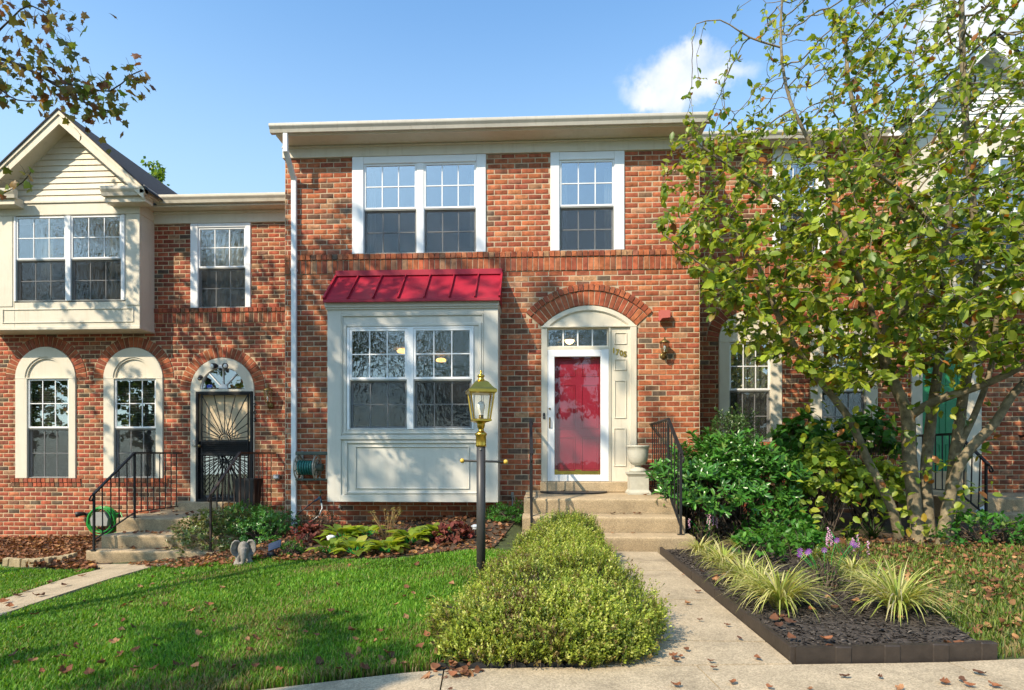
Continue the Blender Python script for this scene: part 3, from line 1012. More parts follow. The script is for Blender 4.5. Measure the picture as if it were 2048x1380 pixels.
    k = PR(1109, 933, 1201, 948, .08)
    MB().box(s0 + .05, s1 - .05, .081, .084, zd + .06, zd + .185, .001).build('kick_plate', M['brass'], door)
    MB().box(d0 - .02, P(1256, 970, 0).x + .02, -.075, .13, dz0 + .003, zd - .001, .012).build('door_sill', M['concrete_step'], H)
    # bay window
    YB = -.5
    zb0, zb1 = P(825, 1004.5, YB).z, P(825, 601, YB).z
    fx0, fx1 = bx0, bx1
    wn = PR(694, 654, 947, 859, YB)
    fr_ = PR(682.5, 628.5, 967, 869, YB)
    bm = MB()
    bm.box(fx0, wn[0], YB + .02, YB + .07, zb0, zb1); bm.box(wn[1], fx1, YB + .02, YB + .07, zb0, zb1)
    bm.box(wn[0], wn[1], YB + .0201, YB + .07, wn[3], zb1); bm.box(wn[0], wn[1], YB + .0201, YB + .07, zb0, wn[2])
    bm.box(fx0 + .001, fx0 + .05, YB + .07, -.003, zb0 + .001, zb1); bm.box(fx1 - .05, fx1 - .001, YB + .07, -.003, zb0 + .001, zb1)
    bm.box(fx0 + .05, fx1 - .05, YB + .07, .02, zb0 + .001, zb0 + .06); bm.box(fx0 + .05, fx1 - .05, YB + .07, .02, zb1 - .05, zb1)
    bayo = bm.build('bay_window', M['greige'], H)
    tm = MB()
    zsp = P(825, 867, YB).z
    tm.box(fx0 - .002, P(682, 800, YB).x, YB, YB + .021, zb0 + .002, zb1 - .001, .004)
    tm.build('corner_board', M['greige'], bayo); tm = MB()
    tm.box(P(967.5, 800, YB).x, fx1 + .002, YB, YB + .021, zb0 + .002, zb1 - .001, .004)
    tm.build('corner_board', M['greige'], bayo); tm = MB()
    tm.box(P(682, 800, YB).x, P(967.5, 800, YB).x, YB + .001, YB + .021, P(825, 629, YB).z, zb1 - .001, .004)
    tm.build('top_board', M['greige'], bayo)
    hm = MB()
    hm.box(fx0 - .03, fx1 + .012, YB - .045, -.002, P(825, 614.5, YB).z, zb1 + .045, .006)
    hm.box(fx0 - .018, fx1 + .008, YB - .025, -.002, P(825, 618, YB).z, P(825, 614.6, YB).z, .004)
    hm.build('head_board', M['greige'], bayo)
    im = MB()
    im.ring(fr_[0] + .03, fr_[1] - .03, P(825, 866, YB).z, P(825, 646, YB).z, .045, YB + .004, YB + .021, .006)
    im.ring(fr_[0], fr_[1], P(825, 867.5, YB).z, P(825, 629, YB).z, .018, YB - .002, YB + .02, .005)
    im.box(fr_[0] - .02, fr_[1] + .02, YB - .012, YB + .02, P(825, 879, YB).z, P(825, 872, YB).z, .005)
    im.build('window_moulding', M['greige'], bayo)
    lp = MB()
    lp.ring(P(688, 930, YB).x, P(964, 930, YB).x, P(825, 990, YB).z, P(825, 881, YB).z, .05, YB + .002, YB + .0205, .008)
    lp.ring(P(693, 930, YB).x, P(959, 930, YB).x, P(825, 986.5, YB).z, P(825, 884.5, YB).z, .012, YB - .007, YB + .01, .004)
    lp.box(P(682, 930, YB).x, P(967.5, 930, YB).x, YB + .0005, YB + .0208, zb0 + .003, P(825, 990.3, YB).z, .004)
    lp.build('panel_frame', M['greige'], bayo)
    ip = MB(); ip.ring(*PR(710, 892.5, 939, 978, YB), .017, YB + .001, YB + .0215, .006)
    ip.build('panel_moulding', M['greige'], bayo)
    us = [(P(699, 760, YB).x, P(814, 760, YB).x), (P(827, 760, YB).x, P(944, 760, YB).x)]
    fm = MB()
    fm.box(wn[0], us[0][0], YB - .004, YB + .06, wn[2], wn[3], .004); fm.box(us[0][1], us[1][0], YB - .004, YB + .06, wn[2], wn[3], .004)
    fm.box(us[1][1], wn[1], YB - .004, YB + .06, wn[2], wn[3], .004)
    wf1, wf0 = P(825, 656.5, YB).z, P(825, 857.5, YB).z
    for u in us:
        fm.box(u[0], u[1], YB - .003, YB + .06, wf1, wn[3], .003); fm.box(u[0], u[1], YB - .003, YB + .06, wn[2], wf0, .003)
    fm.build('window_frame', M['white'], bayo)
    zm = P(825, 757, YB).z
    for u in us:
        double_hung(bayo, u[0], u[1], wf0, wf1, zm, YB + .004, gm=M['glass_wavy'], frame=.036)
    # standing-seam roof over the bay
    rx0, rx1 = P(675, 548, 0).x, P(1004, 541, 0).x
    zt0, zt1 = P(840, 549, -.01).z, P(840, 597.5, -.60).z
    ye = -.60
    dY, dZ = ye + .01, zt1 - zt0
    ribs = [rx0] + [P(px, 550, 0).x for px in (719.5, 766.5, 814, 862.4, 910, 958)] + [rx1]
    for a, b in zip(ribs[:-1], ribs[1:]):
        q = MB()
        q.faces([(a + .003, -.01, zt0), (b - .003, -.01, zt0), (b - .003, ye, zt1), (a + .003, ye, zt1)], [(3, 2, 1, 0)])
        q.faces([(a + .003, -.01, zt0 - .02), (b - .003, -.01, zt0 - .02), (b - .003, ye, zt1 - .02), (a + .003, ye, zt1 - .02)], [(0, 1, 2, 3)])
        q.poly([(a + .003, ye, zt1), (b - .003, ye, zt1), (b - .003, ye, zt1 - .02), (a + .003, ye, zt1 - .02)][::-1])
        q.build('roof_panel', M['red_metal'], bayo)
    for i, r in enumerate(ribs):
        w = .016 if 0 < i < len(ribs) - 1 else .03
        hgt = .042 if 0 < i < len(ribs) - 1 else .05
        n_ = Vector((0, dZ, -dY)).normalized()
        n_ = n_ if n_.z > 0 else -n_
        MB().bar(Vector((r, -.008, zt0)) + n_ * .016, Vector((r, ye - .004, zt1)) + n_ * .016, w, hgt, n_).build('roof_rib', M['red_metal'], bayo)
    MB().box(rx0 - .012, rx1 + .012, ye - .012, ye + .01, zt1 - .04, zt1 + .004, .003).build('drip_edge', M['red_metal'], bayo)
    fl = MB()
    fl.box(rx0 - .01, rx1 + .01, -.075, -.03, zt0 - .03, zt0 + .06, .006)
    fl.build('roof_flashing', M['red_metal'], bayo)
    for sgn, x in ((-1, rx0), (1, rx1)):
        e = MB(); e.faces([(x, -.01, zt0), (x, ye, zt1), (x, ye, zt1 - .03), (x, -.01, zt1 - .03)], [(0, 1, 2, 3)])
        e.build('roof_end', M['red_metal'], bayo)
    # rooms, lit lamps
    room(H, xl + .1, dcx - 1.1, .02, 4.5, .55, 3.2)
    room(H, dcx - 1.05, xr - .1, .14, 4.5, .55, 3.2)
    room(H, xl + .1, P(1035, 400, 0).x, .11, 3.6, 3.45, zt + .1)
    room(H, P(1040, 400, 0).x, xr - .1, .11, 3.6, 3.45, zt + .1)
    p = P(1139, 679, 1.2)
    ha = empty('hall_lamp', (p.x, 1.2, p.z - .08), 'lit round hall lamp seen through the transom over the red door', 'lamp')
    MB().sphere((p.x, 1.2, p.z), .085).build('globe', M['lamp_on'], ha)
    MB().tube([(p.x, 1.2, p.z + .08), (p.x, 1.2, 3.19)], .008, 6).build('stem', M['brass'], ha)
    for (px, py, yy, w, lab) in ((806, 701, 1.9, .1, 'left lit ceiling lamp glimpsed through the bay window'), (882, 719, 2.6, .09, 'right lit ceiling lamp glimpsed through the bay window')):
        p = P(px, py, yy)
        c = empty('ceiling_lamp', (p.x, yy, p.z - .04), lab, 'lamp', 'lit lamps inside the bay room')
        MB().lathe((p.x, yy, p.z - .04), [(w, 0), (w * 1.2, .03), (w * .8, .06)], 16).build('shade', M['shade_on'], c)
        MB().tube([(p.x, yy, p.z + .02), (p.x, yy, 3.19)], .006, 6).build('stem', M['brass'], c)
    return H, dict(xl=xl, xr=xr)


# ------------------------------------------------------------------ the two lower neighbours
def arched_window(H, px0, px1, pyc, pys, pyb, pg, pm, Y, cm, gm, blind=True, screen=True):
    """round-headed window: casing, panelled half-round head, double-hung sashes; returns (cx, spring z, R)"""
    x0, x1, z0, zs = PR(px0, pys, px1, pyb, Y)
    cx, R = (x0 + x1) / 2, (x1 - x0) / 2
    g0, g1 = P(pg[0], 850, Y).x, P(pg[1], 850, Y).x
    mb = MB()
    mb.box(x0, g0, Y - .03, Y + .1, z0, zs, .006); mb.box(g1, x1, Y - .03, Y + .1, z0, zs, .006)
    mb.arc_band(cx, zs, R * .68, R - .001, math.pi, 0, Y - .03, Y + .1, 28)
    mb.arc_band(cx, zs, R * .62, R * .68, math.pi, 0, Y - .012, Y + .1, 28)
    mb.box(x0 + .002, x1 - .002, Y - .034, Y + .05, zs - .012, zs + .008, .003)
    w = mb.build('window', cm, H)
    pts = [(cx + R * .66 * math.cos(t), zs + R * .66 * math.sin(t)) for t in [math.pi * i / 24 for i in range(25)]]
    MB().prism(pts, Y + .015, Y + .06).build('head_panel', cm, w)
    double_hung(w, g0, g1, z0 + .004, zs - .014, P((px0 + px1) / 2, pm, Y).z, Y - .006, gm=gm, screen=screen)
    if blind:
        b = MB()
        z = z0 + .03
        while z < zs - .03:
            b.faces([(g0 + .02, Y + .10, z), (g1 - .02, Y + .10, z), (g1 - .02, Y + .123, z + .015), (g0 + .02, Y + .123, z + .015)], [(0, 1, 2, 3)])
            z += .032
        b.build('blind', M['blind'], w)
    return cx, zs, R, x0, x1, z0


def oriel(H, px_apex, py_apex, half_px, side, Y, proj, pys, cm, pw, mirror=False):
    pass


def left_house():
    Y = 1.6
    H = empty('brick_house', (-7.3, Y, -.45), 'low left brick townhouse with cream gabled oriel and black iron security door', 'house')
    xr = P(570, 700, 0).x + .02
    xl = xr - 6.6
    zt = P(440, 447, Y).z
    z_row = P(440, 616, Y).z
    z_sol = z_row - .088
    z_bb = z_sol - .19
    YO = Y - .42                               # front of the oriel
    ox1 = P(279.5, 560, YO).x
    apx = P(118, 300, YO).x
    ox0 = 2 * apx - ox1
    oz0, oz1 = P(150, 656, YO).z, P(150, 430, YO).z
    w = PR(382, 449, 502, 616, Y); w = (w[0], w[1], z_row + .002, zt)
    # arched windows and door first, for their hole sizes
    A1 = arched_window(H, 32.6, 153, 694, 756.5, 956.5, (56.5, 139), 855, Y, M['cream'], M['glass'])
    A2 = arched_window(H, 208.7, 327, 694, 756.5, 956.5, (230, 313), 855, Y, M['cream'], M['glass'])
    d0, d1, dz0, dzs = PR(381.7, 781, 509.6, 1022, Y)
    dcx, dR = (d0 + d1) / 2, (d1 - d0) / 2
    T = .205
    zb = -.85
    band = (z_bb, z_row)
    b0, b1 = xl - 1, xr + 1
    hb = [rect_hole(*w), rect_hole(P(300, 630, Y).x, xr + 1, z_bb, z_row), rect_hole(d0, d1, dz0 - .3, dzs), arch_hole(dcx, dzs, dR + T + .003, 1.57), rect_hole(ox0 + .1, ox1 - .1, oz0 + .1, zt)]
    hm = [rect_hole(*w), rect_hole(d0 + .001, d1 - .001, dz0 - .1, dzs), arch_hole(dcx, dzs, dR - .002, 1.57), rect_hole(ox0 + .15, ox1 - .15, oz0 + .1, zt)]
    for A in (A1, A2):
        hb += [rect_hole(A[3], A[4], A[5], A[1]), arch_hole(A[0], A[1], A[2] + T + .003, 1.57), rect_hole(A[3] - .1, A[4] + .1, A[5] - .165, A[5])]
        hm += [rect_hole(A[3] + .001, A[4] - .001, A[5], A[1]), arch_hole(A[0], A[1], A[2] - .002, 1.57)]
    mb = MB()
    mortar_sheet(mb, xl, xr, zb, zt, free_fn(xl, xr, hm), lambda a, z: (a, Y, z))
    wall = mb.build('wall', M['mortar_buff'], H)
    bw = Brickwork(wall, (0, Y, 0), (1, 0, 0), (0, -1, 0), PAL_LEFT)
    fr = free_fn(xl, xr, hb)
    bw.stretchers(xl, xr, zb + .2, z_bb, fr, z_bb - COURSE * 200, .11)
    bw.stretchers(xl, xr, z_bb, zt, free_fn(xl, xr, hb), z_row - COURSE * 4, .05)
    s0 = P(300, 630, Y).x
    n = round((xr - s0) / .086)
    for i in range(n):
        a = s0 + (xr - s0) * (i + .5) / n
        ww = (xr - s0) / n - .0105
        bw.add('rowlock_brick', a, z_row - .043, 0, ww, .08, .032)
        bw.add('soldier_brick', a, (z_sol + z_bb) / 2, 0, ww, .18, .016)
    for A in (A1, A2):
        voussoirs(bw, A[0], A[1], A[2] + .003, A[2] + T, 1.57, .088, .016)
        m_ = round((A[4] - A[3] + .2) / .086)
        for i in range(m_):
            a = A[3] - .1 + (A[4] - A[3] + .2) * (i + .5) / m_
            ww = (A[4] - A[3] + .2) / m_ - .0105
            bw.add('rowlock_brick', a, A[5] - .04, 0, ww, .074, .03)
            bw.add('rowlock_brick', a, A[5] - .124, 0, ww, .074, .016)
    voussoirs(bw, dcx, dzs, dR + .003, dR + T, 1.57, .088, .016)
    bw.flush(300)
    MB().box(s0 + .005, xr - .002, Y - .009, Y + .01, z_bb + .003, z_row - .004).build('mortar_bed', M['mortar_buff'], wall)
    for (c, zz, r) in ((A1[0], A1[1], A1[2]), (A2[0], A2[1], A2[2]), (dcx, dzs, dR)):
        MB().arc_band(c, zz, r + .01, r + T - .01, math.pi, 0, Y - .008, Y + .01).build('arch_mortar', M['mortar_buff'], wall)
    # upper window
    us = [(P(397, 530, Y).x, P(491.5, 530, Y).x)]
    z0, z1 = z_row + .004, P(445, 455, Y).z
    win = casing(H, w, us, z0, z1, Y - .026, Y + .1, M['white'])
    double_hung(win, us[0][0], us[0][1], z0, z1, P(445, 534, Y).z, Y - .004, gm=M['glass_wavy'])
    curtain(win, us[0][0] + .03, us[0][1] - .03, z0 + .05, z1 - .03, Y + .2, 6)
    # eave
    Yg = Y - .36
    gx0 = P(308, 395, Yg).x
    gz1, gz0 = P(440, 386.5, Yg).z, P(440, 402, Yg).z
    gutter(H, gx0, xr, Yg, gz0, gz1, M['aged_gutter'])
    zs = P(440, 422, Y - .03).z
    MB().box(ox1, xr, Yg + .1, Y - .03, zs, zs + .03, .003).build('soffit', M['cream_old'], H)
    fm = MB(); fm.box(ox1, xr, Y - .034, Y + .05, zt + .002, zs, .006); fm.box(ox1, xr, Y - .06, Y + .04, zs - .05, zs - .001, .008)
    fm.build('frieze', M['cream'], H)
    # oriel body
    wn = PR(29, 430.7, 250, 604, YO)
    ob = MB()
    ob.box(ox0, wn[0], YO, YO + .06, oz0, oz1 + .25, .004); ob.box(wn[1], ox1, YO, YO + .06, oz0, oz1 + .25, .004)
    ob.box(wn[0], wn[1], YO + .001, YO + .06, oz0, wn[2], .004); ob.box(wn[0], wn[1], YO + .001, YO + .06, wn[3], oz1 + .25, .004)
    ob.box(ox1 - .06, ox1 - .001, YO + .06, Y - .002, oz0 + .002, oz1 + .25); ob.box(ox0 + .001, ox0 + .06, YO + .06, Y - .002, oz0 + .002, oz1 + .25)
    ob.box(ox0 + .06, ox1 - .06, YO + .06, Y - .002, oz0 + .002, oz0 + .05)
    orl = ob.build('oriel', M['cream'], H)
    tm = MB()
    ztop0, ztop1 = P(150, 430.5, YO).z, P(150, 407, YO).z
    tm.box(ox0 - .012, ox1 + .012, YO - .018, Y - .004, ztop0 + .004, ztop1, .006)
    tm.box(ox0 - .03, ox1 + .03, YO - .04, Y - .005, ztop1 + .001, ztop1 + .05, .008)
    tm.build('oriel_trim', M['cream'], orl); tm = MB()
    tm.box(ox0 - .010, ox1 + .010, YO - .014, Y - .004, oz0 - .03, oz0 + .03, .006)
    tm.build('oriel_trim', M['cream'], orl)
    lp = MB(); lp.ring(P(5, 630, YO).x, P(268, 630, YO).x, P(150, 645.6, YO).z, P(150, 616.6, YO).z, .025, YO - .014, YO + .002, .006)
    lp.build('panel_moulding', M['cream'], orl)
    cb = MB(); cb.box(P(250, 500, YO).x + .03, ox1 + .004, YO - .012, YO + .002, P(150, 612, YO).z, ztop0 + .002, .004)
    cb.build('corner_board', M['cream'], orl); cb = MB()
    cb.box(ox0 - .004, P(29, 500, YO).x - .03, YO - .012, YO + .002, P(150, 612, YO).z, ztop0 + .002, .004)
    cb.build('corner_board', M['cream'], orl)
    ou = [(P(33, 520, YO).x, P(132, 520, YO).x), (P(142.5, 520, YO).x, P(243, 520, YO).x)]
    fm = MB()
    oz_0, oz_1 = P(138, 602, YO).z, P(138, 432, YO).z
    fm.box(wn[0], ou[0][0], YO - .02, YO + .05, oz_0, oz_1, .004); fm.box(ou[0][1], ou[1][0], YO - .02, YO + .05, oz_0, oz_1, .004)
    fm.box(ou[1][1], wn[1], YO - .02, YO + .05, oz_0, oz_1, .004)
    fm.build('window_frame', M['white'], orl)
    for u in ou:
        double_hung(orl, u[0], u[1], oz_0 + .003, oz_1 - .003, P(138, 517, YO).z, YO - .005, gm=M['glass_wavy'])
    # gable with clapboards
    YR = YO - .30                              # front of the rake overhang
    apR = P(118, 221, YR)
    slope = .90
    eave = P(287, 371, YR)
    zf = ztop1 + .05
    apz = apR.z - .03                          # apex of the siding, up behind the soffit
    nb = 16
    bh = .108
    z = zf
    while z < apz - .02:
        z2 = min(z + bh, apz)
        hw0, hw1 = (apz - z) / slope, max(.001, (apz - z2) / slope)
        sb = MB()
        vs = [(apx - hw0, YO - .012, z), (apx + hw0, YO - .012, z), (apx + hw1, YO + .006, z2), (apx - hw1, YO + .006, z2)]
        sb.faces(vs, [(0, 1, 2, 3)])
        sb.faces([(apx - hw0, YO + .03, z), (apx + hw0, YO + .03, z), (apx + hw0, YO - .012, z), (apx - hw0, YO - .012, z)], [(0, 1, 2, 3)])
        sb.build('siding_board', M['cream_old'], orl)
        z = z2
    hwr = eave.x - apR.x
    zr_e = apR.z - slope * hwr
    for sg, nm in ((1, 'r'), (-1, 'l')):
        rk = MB()
        # rake board face
        a, e = (apR.x, apR.z), (apR.x + sg * hwr, zr_e)
        pts = [(a[0], a[1]), (e[0], e[1]), (e[0], e[1] - .2), (a[0], a[1] - .235)]
        rk.prism(pts if sg > 0 else pts[::-1], YR, YR + .03)
        pts2 = [(a[0], a[1] + .01), (e[0] + sg * .02, e[1] + .01), (e[0] + sg * .02, e[1] - .07), (a[0], a[1] - .07)]
        rk.prism(pts2 if sg > 0 else pts2[::-1], YR - .022, YR)
        rk.build('rake_board', M['cream_old'], orl)
        so = MB()
        so.faces([(a[0], YR + .03, a[1] - .16), (e[0], YR + .03, e[1] - .16), (e[0], YO + .02, e[1] - .16), (a[0], YO + .02, a[1] - .16)], [(0, 1, 2, 3)])
        so.build('rake_soffit', M['cream_old'], orl)
        rf = MB()
        yb = Y + 3.0
        q = [(a[0], YR - .04, a[1] + .035), (e[0] + sg * .10, YR - .04, e[1] - .09 + .035), (e[0] + sg * .10, yb, e[1] - .09 + .035), (a[0], yb, a[1] + .035)]
        rf.faces(q, [(0, 1, 2, 3) if sg > 0 else (3, 2, 1, 0)])
        q2 = [(p[0], p[1], p[2] - .03) for p in q]
        rf.faces(q2, [(3, 2, 1, 0) if sg > 0 else (0, 1, 2, 3)])
        rf.poly([q[0], q2[0], q2[1], q[1]]); rf.poly([q[1], q2[1], q2[2], q[2]])
        rf.build('gable_roof', M['shingle'], orl)
        # cornice return with its bit of gutter
        x_in, x_out = (P(200, 380, YR).x, P(287, 380, YR).x + .02) if sg > 0 else (2 * apR.x - P(287, 380, YR).x - .02, 2 * apR.x - P(200, 380, YR).x - .1)
        zc0, zc1 = P(240, 398, YR).z, P(240, 381, YR).z
        ret = MB()
        ret.box(x_in + .03, x_out - .04, YR + .08, YO - .001, zc0 - .02, zc1 - .03, .004)
        ret.build('cornice_return', M['cream_old'], orl)
        gutter(orl, x_in, x_out, YR - .01, P(240, 389, YR).z, P(240, 371, YR).z, M['aged_gutter'], 'return_gutter')
    # side gutter linking return and main eave
    gm_ = MB(); xg = P(287, 380, YR).x
    gm_.box(xg - .08, xg + .02, YR, Yg + .12, P(240, 387, YR).z, P(240, 371, YR).z, .01)
    gm_.build('side_gutter', M['aged_gutter'], orl)
    # main roof
    rf = MB()
    ridge = gz1 + 2.2
    rf.faces([(xl - .1, Yg + .06, gz1 - .005), (xr, Yg + .06, gz1 - .005), (xr, Y + 4.6, ridge - .4), (xl - .1, Y + 4.6, ridge - .4)], [(0, 1, 2, 3)])
    rf.build('roof', M['shingle'], H)
    MB().box(gx0, xr, Yg + .075, Yg + .10, gz0 - .01, gz1 - .012, .003).build('fascia', M['cream'], H)
    # entrance with fanlight and iron security door
    i0, i1 = P(393, 890, Y).x, P(507, 890, Y).x
    zi0, zi1 = P(450, 1003, Y).z, P(450, 783.5, Y).z
    cm = MB()
    cm.box(d0, i0, Y - .02, Y + .16, zi0 - .02, dzs, .005); cm.box(i1, d1, Y - .02, Y + .16, zi0 - .02, dzs, .005)
    fr_ = P(497, 770, Y).x - P(454, 770, Y).x
    fcx, fcz = dcx + .005, P(454, 777, Y).z
    cm.arc_band(dcx, dzs, dR * .70, dR - .002, math.pi, 0, Y - .02, Y + .1, 28)
    cm.box(d0 + .002, d1 - .002, Y - .024, Y + .1, zi1 + .002, zi1 + .05, .004)
    ent = cm.build('door_casing', M['cream'], H)
    fan = MB()
    fan.arc_band(fcx, fcz, dR * .66, dR * .71, math.pi, 0, Y - .006, Y + .06, 28)
    fan.arc_band(fcx, fcz, .001, .085, math.pi, 0, Y - .004, Y + .04, 14)
    fw = fan.build('fanlight', M['white'], H)
    edges = [math.pi, math.radians(133), math.radians(90), math.radians(47), 0]
    for k, (a0, a1) in enumerate(zip(edges[:-1], edges[1:])):
        pts = [(fcx, fcz + .02)] + [(fcx + dR * .68 * math.cos(a0 + (a1 - a0) * i / 10), fcz + .003 + dR * .68 * math.sin(a0 + (a1 - a0) * i / 10)) for i in range(11)]
        pm = MB(); pm.poly([(x, Y + .02, z) for x, z in pts]); pm.build('pane', M['glass'], fw)
    for a in edges[1:-1]:
        MB().bar((fcx + .07 * math.cos(a), Y + .006, fcz + .07 * math.sin(a)), (fcx + dR * .69 * math.cos(a), Y + .006, fcz + dR * .69 * math.sin(a)), .02, .022, (0, 1, 0)).build('muntin', M['white'], fw)
    p = P(418, 773, Y - .01)
    MB().box(p.x - .05, p.x + .045, Y + .008, Y + .012, p.z - .02, p.z + .035).build('window_sticker', M['blue_sticker'], fw)
    YD = Y - .03
    sd = MB()
    sd.ring(i0 + .004, i1 - .004, zi0, zi1, .045, YD - .012, YD + .03, .005)
    dw = i1 - i0
    q0, q1 = P(402, 890, YD).x, P(497, 890, YD).x
    zm0, zm1, zm2, zm3 = P(450, 885, YD).z, P(450, 880, YD).z, P(450, 905, YD).z, P(450, 911, YD).z
    sd.ring(q0, q1, zi0 + .05, zi1 - .045, .02, YD - .006, YD + .02, .004)
    sd.box(q0, q1, YD - .008, YD + .02, zm0, zm1, .003); sd.box(q0, q1, YD - .008, YD + .02, zm3, zm2, .003)
    sec = sd.build('security_door', M['black_iron'], H)
    qc = (q0 + q1) / 2
    for i in range(5):
        zz = zm2 + (zm0 - zm2) * (i + .5) / 5
        MB().bar((q0 + .02, YD, zz), (q1 - .02, YD, zz), .010, .010).build('bar', M['black_iron'], sec)

    def rays(cz, z_lim, sign, n, r):
        hub = MB(); hub.arc_band(qc, cz, r - .014, r, (math.pi, 0)[0] if sign > 0 else 0, 0 if sign > 0 else -math.pi, YD - .010, YD + .010, 14)
        hub.arc_band(qc, cz, r * .55, r * .55 + .01, math.pi if sign > 0 else 0, 0 if sign > 0 else -math.pi, YD - .008, YD + .008, 12)
        hub.build('sun_hub', M['black_iron'], sec)
        for i in range(n):
            a = math.pi * (i + .5) / n
            dx_, dz_ = math.cos(a), math.sin(a) * sign
            t = 9
            if dx_ > 1e-6: t = min(t, (q1 - .012 - qc) / dx_)
            if dx_ < -1e-6: t = min(t, (q0 + .012 - qc) / dx_)
            t = min(t, (z_lim - cz) / dz_)
            MB().bar((qc + dx_ * r, YD, cz + dz_ * r), (qc + dx_ * t, YD, cz + dz_ * t), .013, .012, (0, 1, 0)).build('bar', M['black_iron'], sec)
    rays(zm1 + .004, zi1 - .06, 1, 13, .115)
    rays(zm3 - .004, zi0 + .065, -1, 17, .115)
    kb = P(401.5, 892, YD)
    MB().sphere((kb.x, YD - .045, kb.z), .03).lathe((kb.x, YD - .02, kb.z), [(.001, 0), (.001, .001)], 6).build('knob', M['brass_dull'], sec)
    lb = P(389, 886, YD)
    MB().box(lb.x - .04, lb.x + .04, YD - .03, YD + .01, lb.z - .06, lb.z + .06, .01).build('lock_box', M['grey_plastic'], sec)
    MB().box(q0 + .02, q1 - .02, Y + .03, Y + .034, zi0 + .06, zm3 - .01).build('lower_glass', M['glass'], sec)
    fd = MB().box(i0, i1, Y + .075, Y + .11, zm1 - .02, zi1).build('front_door', M['beige_door'], H)
    MB().box(i0, i1, Y + .08, Y + .11, zi0, zm1 - .022).build('dark_backing', M['dark_void'], fd)  # near-black box stands in for the darkness behind the lower glass
    nm_ = P(507.5, 800, Y - .022)
    for k, ch in enumerate('1703'):
        digits(ch, M['black_iron'], (nm_.x - .006, Y - .023, P(507, 800 + k * 14.5, Y).z), .075, ent)
    MB().box(P(352, 1010, Y - .1).x, P(478, 1010, Y - .1).x, Y - .16, Y + .1, P(420, 1023, Y - .16).z, zi0 - .001, .015).build('door_sill', M['concrete_step'], H)
    room(H, xl + .1, P(352, 900, Y).x, Y + .15, Y + 4, -.1, 2.7)
    room(H, P(355, 900, Y).x, xr - .1, Y + .17, Y + 4, -.1, 2.75)
    room(H, xl + .1, xr - .1, Y + .13, Y + 4, 2.9, zt + .1)
    curtain(orl, wn[0] + .05, wn[0] + .5, oz_0 + .03, oz_1 - .03, YO + .28, 5)
    curtain(orl, wn[1] - .5, wn[1] - .05, oz_0 + .03, oz_1 - .03, YO + .28, 5)
    return H, dict(xl=xl, xr=xr, dcx=dcx, d0=d0, d1=d1, zs=zi0)


